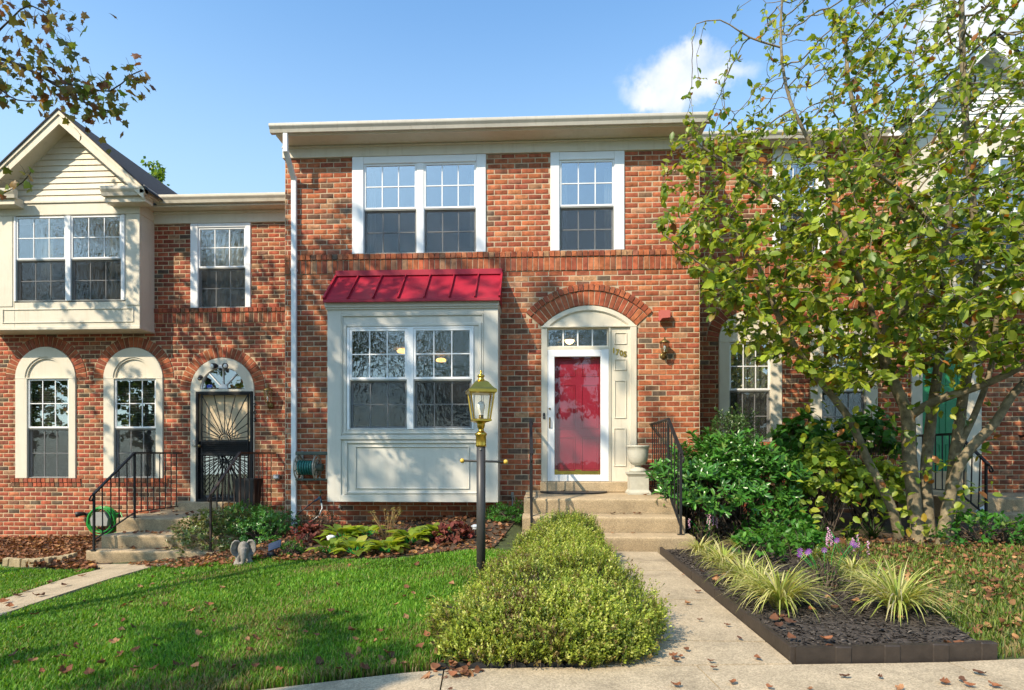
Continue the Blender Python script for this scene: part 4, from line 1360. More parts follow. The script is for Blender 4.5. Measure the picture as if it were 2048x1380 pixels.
def right_house():
    Y = 1.05
    H = empty('brick_house', (5.6, Y, .1), 'right brick townhouse with green door half hidden behind the magnolia tree', 'house')
    xl = P(1399.5, 700, 0).x - .02
    xr = xl + 6.9
    zt = P(1500, 296, Y).z
    z_row = P(1440, 514, Y).z
    z_sol = z_row - .094
    z_bb = z_sol - .205
    YO = Y - .42
    A1 = arched_window(H, 1437, 1563, 620, 683, 884, (1458, 1540), 779, Y, M['cream'], M['glass'], blind=False)
    A2 = arched_window(H, 1620, 1754, 620, 683, 886, (1643, 1730), 780, Y, M['cream'], M['glass'], blind=False)
    for A in (A1, A2):
        curtain(H, A[3] + .1, A[4] - .1, A[5] + .03, A[1] - .03, Y + .16, 9)
    d0, d1, dz0, dzs = PR(1822, 705, 1962, 930, Y)
    dcx, dR = (d0 + d1) / 2, (d1 - d0) / 2
    T = .205
    zb = -.4
    apx = P(1990, 150, YO).x
    ox0 = P(1835, 400, YO).x
    ox1 = 2 * apx - ox0
    oz0, oz1 = P(1900, 590, YO).z, P(1900, 300, YO).z
    w = PR(1545, 300, 1650, 512, Y); w = (w[0], w[1], z_row + .002, zt)
    hb = [rect_hole(*w), rect_hole(xl - 1, xr + 1, z_bb, z_row), rect_hole(d0, d1, dz0 - .5, dzs), arch_hole(dcx, dzs, dR + T + .003, 1.57), rect_hole(ox0 + .1, ox1 - .1, oz0 + .1, zt)]
    hm = [rect_hole(*w), rect_hole(d0 + .001, d1 - .001, dz0 - .1, dzs), arch_hole(dcx, dzs, dR - .002, 1.57), rect_hole(ox0 + .15, ox1 - .15, oz0 + .1, zt)]
    for A in (A1, A2):
        hb += [rect_hole(A[3], A[4], A[5], A[1]), arch_hole(A[0], A[1], A[2] + T + .003, 1.57), rect_hole(A[3] - .1, A[4] + .1, A[5] - .082, A[5])]
        hm += [rect_hole(A[3] + .001, A[4] - .001, A[5], A[1]), arch_hole(A[0], A[1], A[2] - .002, 1.57)]
    mb = MB()
    mortar_sheet(mb, xl, xr, zb, zt, free_fn(xl, xr, hm), lambda a, z: (a, Y, z))
    wall = mb.build('wall', M['mortar_buff'], H)
    bw = Brickwork(wall, (0, Y, 0), (1, 0, 0), (0, -1, 0), PAL_MAIN)
    fr = free_fn(xl, xr, hb)
    bw.stretchers(xl, xr, zb + .2, z_bb, fr, z_bb - COURSE * 200, .02)
    bw.stretchers(xl, xr, z_row, zt, fr, z_row, .05)
    n = round((xr - xl) / .086)
    for i in range(n):
        a = xl + (xr - xl) * (i + .5) / n
        ww = (xr - xl) / n - .0105
        bw.add('rowlock_brick', a, z_row - .045, 0, ww, .084, .032)
        bw.add('soldier_brick', a, (z_sol + z_bb) / 2, 0, ww, .195, .016)
    for A in (A1, A2):
        voussoirs(bw, A[0], A[1], A[2] + .003, A[2] + T, 1.57, .088, .016)
        m_ = round((A[4] - A[3] + .2) / .086)
        for i in range(m_):
            a = A[3] - .1 + (A[4] - A[3] + .2) * (i + .5) / m_
            bw.add('rowlock_brick', a, A[5] - .041, 0, (A[4] - A[3] + .2) / m_ - .0105, .074, .03)
    voussoirs(bw, dcx, dzs, dR + .003, dR + T, 1.57, .088, .016)
    bw.flush(300)
    MB().box(xl + .005, xr - .002, Y - .009, Y + .01, z_bb + .003, z_row - .004).build('mortar_bed', M['mortar_buff'], wall)
    for (c, zz, r) in ((A1[0], A1[1], A1[2]), (A2[0], A2[1], A2[2]), (dcx, dzs, dR)):
        MB().arc_band(c, zz, r + .01, r + T - .01, math.pi, 0, Y - .008, Y + .01).build('arch_mortar', M['mortar_buff'], wall)
    us = [(P(1560, 400, Y).x, P(1636, 400, Y).x)]
    z0, z1 = z_row + .004, P(1600, 325, Y).z
    win = casing(H, w, us, z0, z1, Y - .026, Y + .1, M['white'])
    double_hung(win, us[0][0], us[0][1], z0, z1, P(1600, 420, Y).z, Y - .004)
    # eave
    Yg = Y - .36
    gz1, gz0 = P(1550, 259, Yg).z, P(1550, 274, Yg).z
    gutter(H, xl, P(1850, 300, Yg).x, Yg, gz0, gz1, M['gutter'])
    MB().box(xl, ox0, Yg + .1, Y - .03, gz0 - .02, gz0 + .01, .003).build('soffit', M['cream'], H)
    MB().box(xl, ox0, Y - .034, Y + .05, zt + .002, gz0 - .02, .006).build('frieze', M['cream'], H)
    rf = MB()
    rf.faces([(xl, Yg + .06, gz1 - .005), (xr, Yg + .06, gz1 - .005), (xr, Y + 4.6, gz1 + 1.9), (xl, Y + 4.6, gz1 + 1.9)], [(0, 1, 2, 3)])
    rf.build('roof', M['shingle'], H)
    # oriel with gable
    wn = (apx - .85, apx + .85, oz0 + .42, oz1 - .1)
    ob = MB()
    zt2 = oz1 + .25
    ob.box(ox0, wn[0], YO, YO + .06, oz0, zt2, .004); ob.box(wn[1], ox1, YO, YO + .06, oz0, zt2, .004)
    ob.box(wn[0], wn[1], YO + .001, YO + .06, oz0, wn[2], .004); ob.box(wn[0], wn[1], YO + .001, YO + .06, wn[3], zt2, .004)
    ob.box(ox0 + .001, ox0 + .06, YO + .06, Y - .002, oz0, zt2); ob.box(ox1 - .06, ox1 - .001, YO + .06, Y - .002, oz0, zt2)
    ob.box(ox0 + .06, ox1 - .06, YO + .06, Y - .002, oz0, oz0 + .05)
    orl = ob.build('oriel', M['cream'], H)
    mid = (wn[0] + wn[1]) / 2
    fm = MB(); fm.ring(wn[0], wn[1], wn[2], wn[3], .04, YO - .02, YO + .05, .004); fm.box(mid - .05, mid + .05, YO - .02, YO + .05, wn[2] + .04, wn[3] - .04, .004)
    fm.build('window_frame', M['white'], orl)
    for (a, b) in ((wn[0] + .04, mid - .05), (mid + .05, wn[1] - .04)):
        double_hung(orl, a, b, wn[2] + .04, wn[3] - .04, (wn[2] + wn[3]) / 2, YO - .005)
    YR = YO - .30
    ap = P(1988, 66, YR)
    slope = .95
    apz = ap.z - .03
    zf = zt2
    z = zf
    while z < apz - .02:
        z2 = min(z + .108, apz)
        h0, h1 = (apz - z) / slope, max(.001, (apz - z2) / slope)
        sb = MB()
        sb.faces([(ap.x - h0, YO - .012, z), (ap.x + h0, YO - .012, z), (ap.x + h1, YO + .006, z2), (ap.x - h1, YO + .006, z2)], [(0, 1, 2, 3)])
        sb.faces([(ap.x - h0, YO + .03, z), (ap.x + h0, YO + .03, z), (ap.x + h0, YO - .012, z), (ap.x - h0, YO - .012, z)], [(0, 1, 2, 3)])
        sb.build('siding_board', M['white'], orl)
        z = z2
    hwr = ap.x - ox0 + .25
    for sg in (1, -1):
        a, e = (ap.x, ap.z), (ap.x + sg * hwr, ap.z - slope * hwr)
        rk = MB()
        pts = [(a[0], a[1]), (e[0], e[1]), (e[0], e[1] - .2), (a[0], a[1] - .22)]
        rk.prism(pts if sg > 0 else pts[::-1], YR, YR + .03)
        rk.build('rake_board', M['white'], orl)
        so = MB()
        so.faces([(a[0], YR + .03, a[1] - .15), (e[0], YR + .03, e[1] - .15), (e[0], YO + .02, e[1] - .15), (a[0], YO + .02, a[1] - .15)], [(0, 1, 2, 3)])
        so.build('rake_soffit', M['white'], orl)
        q = [(a[0], YR - .04, a[1] + .03), (e[0] + sg * .1, YR - .04, e[1] - .065), (e[0] + sg * .1, Y + 3, e[1] - .065), (a[0], Y + 3, a[1] + .03)]
        rf = MB().faces(q, [(0, 1, 2, 3)]).faces([(p[0], p[1], p[2] - .025) for p in q], [(3, 2, 1, 0)])
        rf.build('gable_roof', M['shingle'], orl)
    # green door
    i0, i1 = P(1844, 800, Y).x, P(1932, 800, Y).x
    zi0, zi1 = .52, P(1890, 709, Y).z
    cm = MB()
    cm.box(d0, i0, Y - .02, Y + .16, zi0, dzs, .005); cm.box(i1, d1, Y - .02, Y + .16, zi0, dzs, .005)
    cm.arc_band(dcx, dzs, dR * .6, dR - .002, math.pi, 0, Y - .02, Y + .1, 24)
    cm.box(d0 + .002, d1 - .002, Y - .024, Y + .1, zi1, zi1 + .06, .004)
    ent = cm.build('door_casing', M['cream'], H)
    pts = [(dcx + dR * .62 * math.cos(math.pi * i / 20), dzs + dR * .62 * math.sin(math.pi * i / 20)) for i in range(21)]
    MB().prism(pts, Y + .03, Y + .08).build('arch_panel', M['cream'], ent)
    dm = MB().box(i0, i1, Y + .03, Y + .07, zi0, zi1)
    dr = dm.build('front_door', M['green_door'], H)
    gw = i1 - i0
    for (za, zb_) in ((.07, .36), (.42, .72), (.78, .94)):
        for (ua, ub) in ((.14, .44), (.56, .86)):
            z0_, z1_ = zi0 + (zi1 - zi0) * za, zi0 + (zi1 - zi0) * zb_
            pm = MB().ring(i0 + gw * ua, i0 + gw * ub, z0_, z1_, .018, Y + .02, Y + .033, .005)
            pm.build('door_panel', M['green_door'], dr)
    MB().sphere((i1 - .07, Y + .0, zi0 + .95), .03).build('knob', M['brass'], dr)
    nm_ = P(1937, 735, Y - .022)
    for k, ch in enumerate('17'):
        digits(ch, M['brass_dull'], (P(1940, 740, Y).x, Y - .023, P(1940, 722 + k * 13, Y).z), .08, ent)
    room(H, xl + .1, xr - .1, Y + .17, Y + 4, .3, 3.4)
    room(H, xl + .1, xr - .1, Y + .13, Y + 4, 3.6, zt + .1)
    return H


HM, IM = middle_house()
HL, IL = left_house()
HR = right_house()
# ------------------------------------------------------------------ ground, walks, beds
def PZ(px, py, z):
    """where the view ray through a pixel meets the level z"""
    a = P(px, py, -DCAM + 1.0)
    d = a - Vector((0, -DCAM, CAMZ))
    t = (z - CAMZ) / d.z
    return Vector((0, -DCAM, CAMZ)) + d * t


def axis(lo, hi, f0, f1, fine, coarse):
    v, x = [], lo
    while x < f0: v.append(x); x += coarse
    x = f0
    while x < f1: v.append(x); x += fine
    x = f1
    while x <= hi: v.append(x); x += coarse
    return v


def ground_mesh():
    xs, ys = axis(-80, 80, -12, 9, .14, 4), axis(-80, 60, -7, 2.2, .12, 4)
    V = [(x, y, ground(x, y)) for y in ys for x in xs]
    n = len(xs)
    F = [(j * n + i, j * n + i + 1, (j + 1) * n + i + 1, (j + 1) * n + i) for j in range(len(ys) - 1) for i in range(n - 1)]
    o = fast_mesh('ground', V, F, M['lawn_soil'], smooth=True)
    o['kind'] = 'structure'
    return o


def strip(name, left, right, off, m, nx=8, ny=40, thick=0, parent=None, kind='structure', zf=None):
    """a sheet laid on the terrain between two polylines of (x, y)"""
    def along(pl, t):
        L = [0]
        for a, b in zip(pl[:-1], pl[1:]): L.append(L[-1] + math.hypot(b[0] - a[0], b[1] - a[1]))
        s = t * L[-1]
        for i in range(len(pl) - 1):
            if s <= L[i + 1] + 1e-9:
                k = (s - L[i]) / max(1e-9, L[i + 1] - L[i])
                return pl[i][0] + (pl[i + 1][0] - pl[i][0]) * k, pl[i][1] + (pl[i + 1][1] - pl[i][1]) * k
        return pl[-1]
    zf = zf or ground
    mb = MB()
    vs, fs = [], []
    for j in range(ny + 1):
        a, b = along(left, j / ny), along(right, j / ny)
        for i in range(nx + 1):
            x, y = a[0] + (b[0] - a[0]) * i / nx, a[1] + (b[1] - a[1]) * i / nx
            vs.append((x, y, zf(x, y) + off))
    W_ = nx + 1
    for j in range(ny):
        for i in range(nx):
            fs.append((j * W_ + i, j * W_ + i + 1, (j + 1) * W_ + i + 1, (j + 1) * W_ + i))
    a = Vector(vs[1]) - Vector(vs[0]); b = Vector(vs[W_]) - Vector(vs[0])
    if a.cross(b).z < 0: fs = [f[::-1] for f in fs]
    mb.faces(vs, fs, False)
    if thick:
        border = [i for i in range(W_)] + [j * W_ + nx for j in range(1, ny + 1)] + [ny * W_ + i for i in range(nx - 1, -1, -1)] + [j * W_ for j in range(ny - 1, 0, -1)]
        n = len(border)
        vv = [vs[i] for i in border] + [(vs[i][0], vs[i][1], vs[i][2] - thick) for i in border]
        q = [(i, (i + 1) % n, (i + 1) % n + n, i + n) for i in range(n)]
        if a.cross(b).z > 0: q = [f[::-1] for f in q]
        mb.faces(vv, q)
    o = mb.build(name, m, parent)
    if parent is None: o['kind'] = kind
    return o


ground_mesh()
WX0, WX1 = .30, 1.395                      # front walk
SW_A, SW_B = G(560, 1383), G(1985, 1328)   # house-side edge of the pavement


def sw_y(x):
    t = (x - SW_A.x) / (SW_B.x - SW_A.x)
    return SW_A.y + (SW_B.y - SW_A.y) * t


def pavement():
    e = empty('sidewalk', (0, sw_y(0) - .6, 0)); e['kind'] = 'structure'
    joints = [-14, -12.6, -11.3, -10, -8.6, -7.2, -5.9, -4.55, -3.2, -1.85, -.52, .86, 2.28, 3.6, 5, 6.4, 7.8, 9.2, 10.6]
    for a, b in zip(joints[:-1], joints[1:]):
        g = .004
        sk = .12                           # the joints lean a little with the pavement's own direction
        strip('slab', [(a + g, sw_y(a)), (a + g + sk, sw_y(a) - 1.25)], [(b - g, sw_y(b)), (b - g + sk, sw_y(b) - 1.25)], .022, M['concrete_walk'], 6, 4, .1, e)
    w = empty('front_walk', (.85, -4, 0)); w['kind'] = 'structure'
    ys = [-2.16, -3.35, -4.55, -5.62]
    for a, b in zip(ys[:-1], ys[1:]):
        strip('slab', [(WX0, a - .009), (WX0, b + .009)], [(WX1, a - .009), (WX1, b + .009)], .026, M['concrete_walk'], 5, 5, .1, w)
    strip('slab', [(WX0, -5.632), (WX0, sw_y(WX0) + .008)], [(WX1, -5.632), (WX1, sw_y(WX1) + .008)], .026, M['concrete_walk'], 5, 4, .1, w)
    lft = [G(*p) for p in ((185, 1133), (212, 1140), (150, 1155), (80, 1178), (0, 1206), (-120, 1250))]
    rgt = [G(*p) for p in ((352, 1130), (306, 1137), (225, 1160), (100, 1201), (0, 1236), (-90, 1268))]
    strip('garden_path', [(p.x, p.y) for p in lft], [(p.x, p.y) for p in rgt], .03, M['concrete_walk'], 6, 30, .08)
    # road and far verge behind the camera
    strip('road', [(-60, sw_y(0) - 2.6), (60, sw_y(0) - 2.6)], [(-60, sw_y(0) - 10), (60, sw_y(0) - 10)], .02, M['asphalt'], 4, 60)
    # planting soil along the houses
    strip('flower_bed', [(p.x, p.y) for p in [G(*q) for q in ((385, 1108), (500, 1112), (640, 1115), (760, 1118), (900, 1103), (985, 1098))]],
          [(-4.8, 1.4), (-4.3, .3), (-3.2, -.02), (-2, -.02), (-1, -.02), (-.25, -.02)], .012, M['soil'], 14, 40)
    strip('leaf_bed', [(p.x, p.y) for p in [G(*q) for q in ((-150, 1130), (0, 1122), (100, 1135), (185, 1140))]],
          [(-11, 1.58), (-9.5, 1.58), (-8, 1.58), (-7, 1.58)], .012, M['soil'], 12, 30)


BX1 = SW_B.x                               # right end of the mulch bed
pavement()


def bed_line(t):
    return None


def mulch_bed():
    lft = [(WX1 + .03, -2.2), (WX1 + .03, -4), (WX1 + .03, sw_y(1.4) + .05)]
    rb = [G(1545, 1085), G(1640, 1130), G(1760, 1185), G(1880, 1250), G(1962, 1306)]
    rgt = [(p.x, p.y) for p in rb]
    strip('mulch_bed', lft, rgt, .055, M['mulch'], 16, 30)
    strip('shrub_bed', [(1.85, -2.1), (1.85, -.05), (2.6, .2), (2.6, 1.0)], [(8.5, -2.0), (8.5, -.6), (8.5, .4), (8.5, 1.0)], .014, M['soil'], 20, 20)


mulch_bed()


# ------------------------------------------------------------------ steps and iron rails
def step_block(name, x0, x1, yf, yb, z0, z1, parent, m, lean=.02):
    """a cast step: rounded nosing, riser leaning back under it, softened ends"""
    r = .022
    prof = [(yb, z0), (yf + lean + .012, z0), (yf + lean, z0 + .02), (yf + .012, z1 - .05), (yf, z1 - r), (yf + r * .3, z1 - r * .3), (yf + r, z1), (yb, z1)]
    n = len(prof)
    mb = MB()
    nx = max(3, int((x1 - x0) / .1))
    vs = []
    for i in range(nx + 1):
        x = x0 + (x1 - x0) * i / nx
        for k, (y, z) in enumerate(prof):
            j = .004 * mnoise.noise(Vector((x * 3, z * 9, k * 2.1))) if 0 < k < n - 1 else 0
            ins = .012 if i in (0, nx) and k in (4, 5) else 0
            vs.append((x, y + j + ins, z + (.003 * mnoise.noise(Vector((x * 2, y * 5, 7))) if k >= 5 else 0)))
    fs = []
    for i in range(nx):
        for k in range(n - 1):
            fs.append((i * n + k, (i + 1) * n + k, (i + 1) * n + k + 1, i * n + k + 1))
    mb.faces(vs, [f[::-1] for f in fs], True)
    mb.poly([vs[k] for k in range(n)]); mb.poly([vs[nx * n + k] for k in range(n)][::-1])
    return mb.build(name, m, parent)


def steps_middle():
    x0, x1 = -.215, 1.80
    st = empty('concrete_steps', (.8, -1.2, 0), 'tan concrete steps and landing leading up to the red door', 'steps')
    step_block('landing', x0, x1, -1.40, -.004, -.2, .60, st, M['concrete_step'])
    step_block('step', x0 - .01, x1 + .02, -1.79, -1.405, -.2, .40, st, M['concrete_step'])
    step_block('step', x0 - .02, x1 + .05, -2.17, -1.795, -.2, .20, st, M['concrete_step'])


ZL = P(420, 1022.5, 1.44).z                # left landing
LN = [PZ(300, 1036.5, ZL), PZ(300, 1071, ZL - .205), PZ(300, 1102.5, ZL - .41)]


def steps_left():
    st = empty('concrete_steps', (-7, .5, ZL - .62), 'leaf strewn concrete steps up to the black iron security door', 'steps')
    xs = [PZ(226, 1037, ZL).x, PZ(198, 1071, ZL - .205).x, PZ(164, 1103, ZL - .41).x]
    xe = [PZ(545, 1037, ZL).x, PZ(480, 1071, ZL - .205).x, PZ(470, 1103, ZL - .41).x]
    yb = 1.596
    for i, nm in enumerate(('landing', 'step', 'step')):
        step_block(nm, xs[i], xe[i], LN[i].y, yb if i == 0 else LN[i - 1].y - .002, ZL - .205 * i - .5, ZL - .205 * i, st, M['concrete_step'])
    return xs


def railing(label, top, posts, base, spacing, m, post_w=.03, top_h=.03, scroll=True, group=None):
    """iron rail: top is the line of the handrail, base the line of the bottom rail, posts (index along top, foot z)"""
    foot = posts[-1]
    R_ = empty('iron_railing', (foot[0], foot[1], foot[2]), label, 'railing', group)
    tm = MB()
    for a, b in zip(top[:-1], top[1:]):
        tm.bar(a, b, .042, .018)
        tm.bar(Vector(a) - Vector((0, 0, .018)), Vector(b) - Vector((0, 0, .018)), .018, .014)
    hr = tm.build('handrail', m, R_)
    if scroll:
        e = Vector(top[-1]); d = (e - Vector(top[-2])).normalized()
        h = Vector((d.x, d.y, 0)).normalized()
        pts = [e, e + d * .06, e + d * .10 - Vector((0, 0, .03)), e + h * .06 - Vector((0, 0, .10)), e + h * .02 - Vector((0, 0, .10)), e + h * .015 - Vector((0, 0, .065))]
        MB().tube(pts, .011, 8).build('scroll', m, R_)
    bm = MB()
    for a, b in zip(base[:-1], base[1:]): bm.bar(a, b, .028, .014)
    bm.build('bottom_rail', m, R_)
    for (x, y, z0, z1) in posts:
        pm = MB().box(x - post_w / 2, x + post_w / 2, y - post_w / 2, y + post_w / 2, z0, z1, .003)
        pm.box(x - .04, x + .04, y - .04, y + .04, z0, z0 + .008, .002)
        pm.build('post', m, R_)
    for (a, b, c, d) in zip(top[:-1], top[1:], base[:-1], base[1:]):
        a, b, c, d = Vector(a), Vector(b), Vector(c), Vector(d)
        L = math.hypot(b.x - a.x, b.y - a.y)
        n = max(1, round(L / spacing))
        for i in range(1, n):
            t = i / n
            MB().bar(c.lerp(d, t), a.lerp(b, t) - Vector((0, 0, .02)), .013, .013, (0, 1, 0)).build('picket', m, R_)
    return R_


def rails():
    for (x, lab) in ((1.71, 'black iron railing on the right of the red door steps beside the laurel'), (-.125, 'black iron railing seen end-on left of the red door steps')):
        top = [(x, -.03, 1.655), (x, -1.30, 1.665), (x + .02, -2.0, 1.19)]
        base = [(x, -.03, .70), (x, -1.30, .70), (x + .02, -1.93, .30)]
        posts = [(x, -1.30, .60, 1.65), (x + .02, -1.93, .20, 1.22)]
        railing(lab, top, posts, base, .16, M['black_iron'], group='black iron step railings')
    m = M['black_iron']
    xl = PZ(251, 1038, ZL).x + .02
    f = LN[0].y + .06
    zt = P(251, 905, f).z
    low = PZ(188, 1101, ZL - .41)
    zlow = P(186, 988, low.y).z
    railing('black iron railing with scroll end left of the security door steps', [(xl, 1.57, zt), (xl, f, zt), (low.x - .01, low.y, zlow)],
            [(xl, f, ZL, zt), (low.x, low.y, ZL - .41, zlow)], [(xl, 1.57, ZL + .09), (xl, f, ZL + .09), (low.x, low.y, ZL - .41 + .16)], .17, m, group='black iron step railings')
    # right-hand one, rusty
    q = PZ(473, 1038, ZL)
    xr_ = q.x
    z2 = P(473, 905, f).z
    railing('rusty brown iron railing right of the security door steps above the shrubs', [(xr_, 1.57, z2), (xr_, f, z2), (xr_ - .02, low.y, zlow)],
            [(xr_, f, ZL, z2), (xr_ - .02, low.y, ZL - .41, zlow)], [(xr_, 1.57, ZL + .09), (xr_, f, ZL + .09), (xr_ - .02, low.y, ZL - .25)], .17, M['brown_iron'], group='black iron step railings')


steps_middle()
LXS = steps_left()
rails()


def right_steps():
    zl = .55
    st = empty('concrete_steps', (7.3, .2, .1), 'concrete steps in dappled shade right of the magnolia trunks', 'steps')
    x0, x1 = 6.05, 8.1
    f = PZ(2000, 963, zl)
    yf = -.35
    step_block('landing', x0, x1, yf, 1.04, -.1, zl, st, M['concrete_step'])
    step_block('step', x0, x1, yf - .34, yf - .002, -.1, zl - .19, st, M['concrete_step'])
    step_block('step', x0, x1, yf - .68, yf - .342, -.1, zl - .37, st, M['concrete_step'])
    top = [(x0 + .08, 1.0, zl + .95), (x0 + .08, yf + .08, zl + .95), (x0 + .08, yf - .55, zl + .5)]
    railing('black iron railing in front of the green door', top, [(x0 + .08, yf + .08, zl, zl + .95), (x0 + .08, yf - .5, zl - .37, zl + .52)],
            [(x0 + .08, 1.0, zl + .1), (x0 + .08, yf + .08, zl + .1), (x0 + .08, yf - .5, zl - .2)], .16, M['black_iron'], group='black iron step railings')
    x2 = x1 - .1
    top = [(x2, 1.0, zl + .95), (x2, yf + .08, zl + .95), (x2, yf - .55, zl + .5)]
    railing('black iron railing at the right edge of the picture', top, [(x2, yf + .08, zl, zl + .95), (x2, yf - .5, zl - .37, zl + .52)],
            [(x2, 1.0, zl + .1), (x2, yf + .08, zl + .1), (x2, yf - .5, zl - .2)], .16, M['black_iron'], group='black iron step railings')


right_steps()


# ------------------------------------------------------------------ lamp post
def lamp_post():
    b = PZ(962, 1176, -.02)
    d = (b.y + DCAM) * math.cos(TH) - b.x * math.sin(TH)
    s = d / FX
    x, y = b.x, b.y
    z = lambda py: CAMZ + (HY - py) * s
    L = empty('lamp_post', (x, y, ground(x, y)), 'dark lamp post with brass lantern and short ladder bar on the lawn', 'lamp')
    MB().lathe((x, y, 0), [(.041, -.1), (.041, z(893)), (.030, z(892.5))], 20).build('post', M['dark_post'], L)
    MB().sphere((x, y - .043, z(899)), .008, 8, 6).build('screw', M['grey_plastic'], L)
    MB().lathe((x, y, 0), [(.046, z(893)), (.049, z(892)), (.047, z(889)), (.047, z(872)), (.053, z(870)), (.053, z(867)), (.036, z(864)), (.022, z(861)), (.022, z(858)), (.033, z(855)), (.036, z(849)), (.036, z(846)), (.05, z(845)), (.05, z(843))], 24).build('collar', M['brass'], L)
    MB().tube([(x - .165, y, z(921.5)), (x + .22, y - .02, z(923.5))], .0105, 10).build('ladder_bar', M['dark_post'], L)
    for sx in (-.17, .225):
        MB().sphere((x + sx, y - (.02 if sx > 0 else 0), z(921.5 if sx < 0 else 923.5)), .0215, 12, 10).build('ball', M['yellow'], L)
    # square lantern, turned so that one corner shows
    rot = math.radians(14)

    def sq(r, zz):
        return [Vector((x + r * math.sqrt(2) * math.cos(math.pi / 4 + k * math.pi / 2 + rot), y + r * math.sqrt(2) * math.sin(math.pi / 4 + k * math.pi / 2 + rot), zz)) for k in range(4)]

    def loft(mb, rings):
        for a, c in zip(rings[:-1], rings[1:]):
            for k in range(4):
                mb.poly([a[k], a[(k + 1) % 4], c[(k + 1) % 4], c[k]])
        mb.poly(rings[0][::-1]); mb.poly(rings[-1])
    bt, tp = .073, .104
    m = MB(); loft(m, [sq(bt * .5, z(845.5)), sq(bt + .012, z(842.5)), sq(bt + .012, z(839.5)), sq(bt, z(838))]); m.build('lantern_base', M['brass'], L)
    A, B = sq(bt, z(838.5)), sq(tp, z(787))
    for k in range(4):
        MB().bar(A[k], B[k], .013, .013, (0, 1, 0)).build('lantern_bar', M['brass'], L)
        k2 = (k + 1) % 4
        q = [A[k].lerp(A[k2], .05), A[k].lerp(A[k2], .95), B[k].lerp(B[k2], .95), B[k].lerp(B[k2], .05)]
        c = sum(q, Vector()) / 4
        n_ = (c - Vector((x, y, c.z))).normalized() * .002
        g = MB(); g.poly([p + n_ for p in q]); g.build('pane', M['glass_plain'], L)
    m = MB()
    loft(m, [sq(tp, z(788)), sq(tp + .022, z(786)), sq(tp + .022, z(781)), sq(tp + .014, z(779)), sq(tp - .005, z(776)), sq(tp - .03, z(769)), sq(tp - .045, z(764.5)), sq(tp - .062, z(762)), sq(.03, z(761))])
    m.build('cap', M['brass'], L)
    MB().lathe((x, y, 0), [(.03, z(762)), (.032, z(759)), (.024, z(757)), (.024, z(755)), (.034, z(753)), (.03, z(750)), (.012, z(748)), (.007, z(745)), (.011, z(743)), (.008, z(741)), (.001, z(740))], 18).build('finial', M['brass'], L)
    bulb = MB().lathe((x, y, 0), [(.016, z(838)), (.016, z(829)), (.02, z(826)), (.034, z(817)), (.036, z(811)), (.028, z(805)), (.004, z(802))], 16).build('bulb', M['bulb'], L)
    MB().lathe((x, y, 0), [(.02, z(841)), (.02, z(830))], 14).build('socket', M['brass_dull'], L)


lamp_post()


def wall_lantern(px, py0, py1, Y, label, s=1.0, long_tail=False):
    p0, p1 = P(px, py1, Y), P(px, py0, Y)
    h = p1.z - p0.z
    x, y = p1.x, Y - .12 * s
    L = empty('wall_lantern', (p1.x, Y, p0.z), label, 'lantern', 'brass wall lanterns by the doors')
    zc = p0.z
    MB().lathe((0, 0, 0), [(.05 * s, 0), (.05 * s, .01), (.03 * s, .022)], 16).build('back_plate', M['brass_dull'], L)
    bp = L.children[-1]; bp.location = (0, -.009, h * .22); bp.rotation_euler = (math.pi / 2, 0, 0)
    MB().tube([(x, Y - .02, zc + h * .2), (x, Y - .07, zc + h * .12), (x, y, zc + h * .2), (x, y, zc + h * .3)], .010 * s, 8).build('arm', M['brass_dull'], L)
    zb, zt = zc + h * .34, zc + h * .74
    MB().lathe((x, y, 0), [(.02 * s, zb - .03), (.04 * s, zb - .012), (.046 * s, zb)], 6).build('cup', M['brass_dull'], L)
    MB().lathe((x, y, 0), [(.04 * s, zb), (.066 * s, zt - .002)], 6, smooth=False).build('glass', M['glass_plain'], L)
    for k in range(6):
        a = 2 * math.pi * k / 6
        MB().bar((x + .042 * s * math.cos(a), y + .042 * s * math.sin(a), zb), (x + .069 * s * math.cos(a), y + .069 * s * math.sin(a), zt), .008, .008, (0, 1, 0)).build('lantern_bar', M['brass_dull'], L)
    MB().lathe((x, y, 0), [(.079 * s, zt), (.079 * s, zt + .012), (.055 * s, zt + .035), (.024 * s, zt + .055), (.012 * s, zt + .06), (.009 * s, zc + h)], 12).build('cap', M['brass_dull'], L)
    MB().lathe((x, y, 0), [(.012, zb), (.012, zb + .03), (.024, zb + .06), (.02, zb + .09), (.004, zb + .105)], 10).build('bulb', M['bulb'], L)
    if long_tail:
        MB().tube([(x, y + .04, zb - .02), (x, Y - .05, zb - .17)], .006, 6).build('tail', M['brass_dull'], L)


wall_lantern(1326, 677, 722, 0, 'small brass lantern on the brick right of the red door', 1.0)
wall_lantern(542.5, 768, 824, 1.6, 'tarnished brass lantern on the brick right of the security door', 1.15, True)


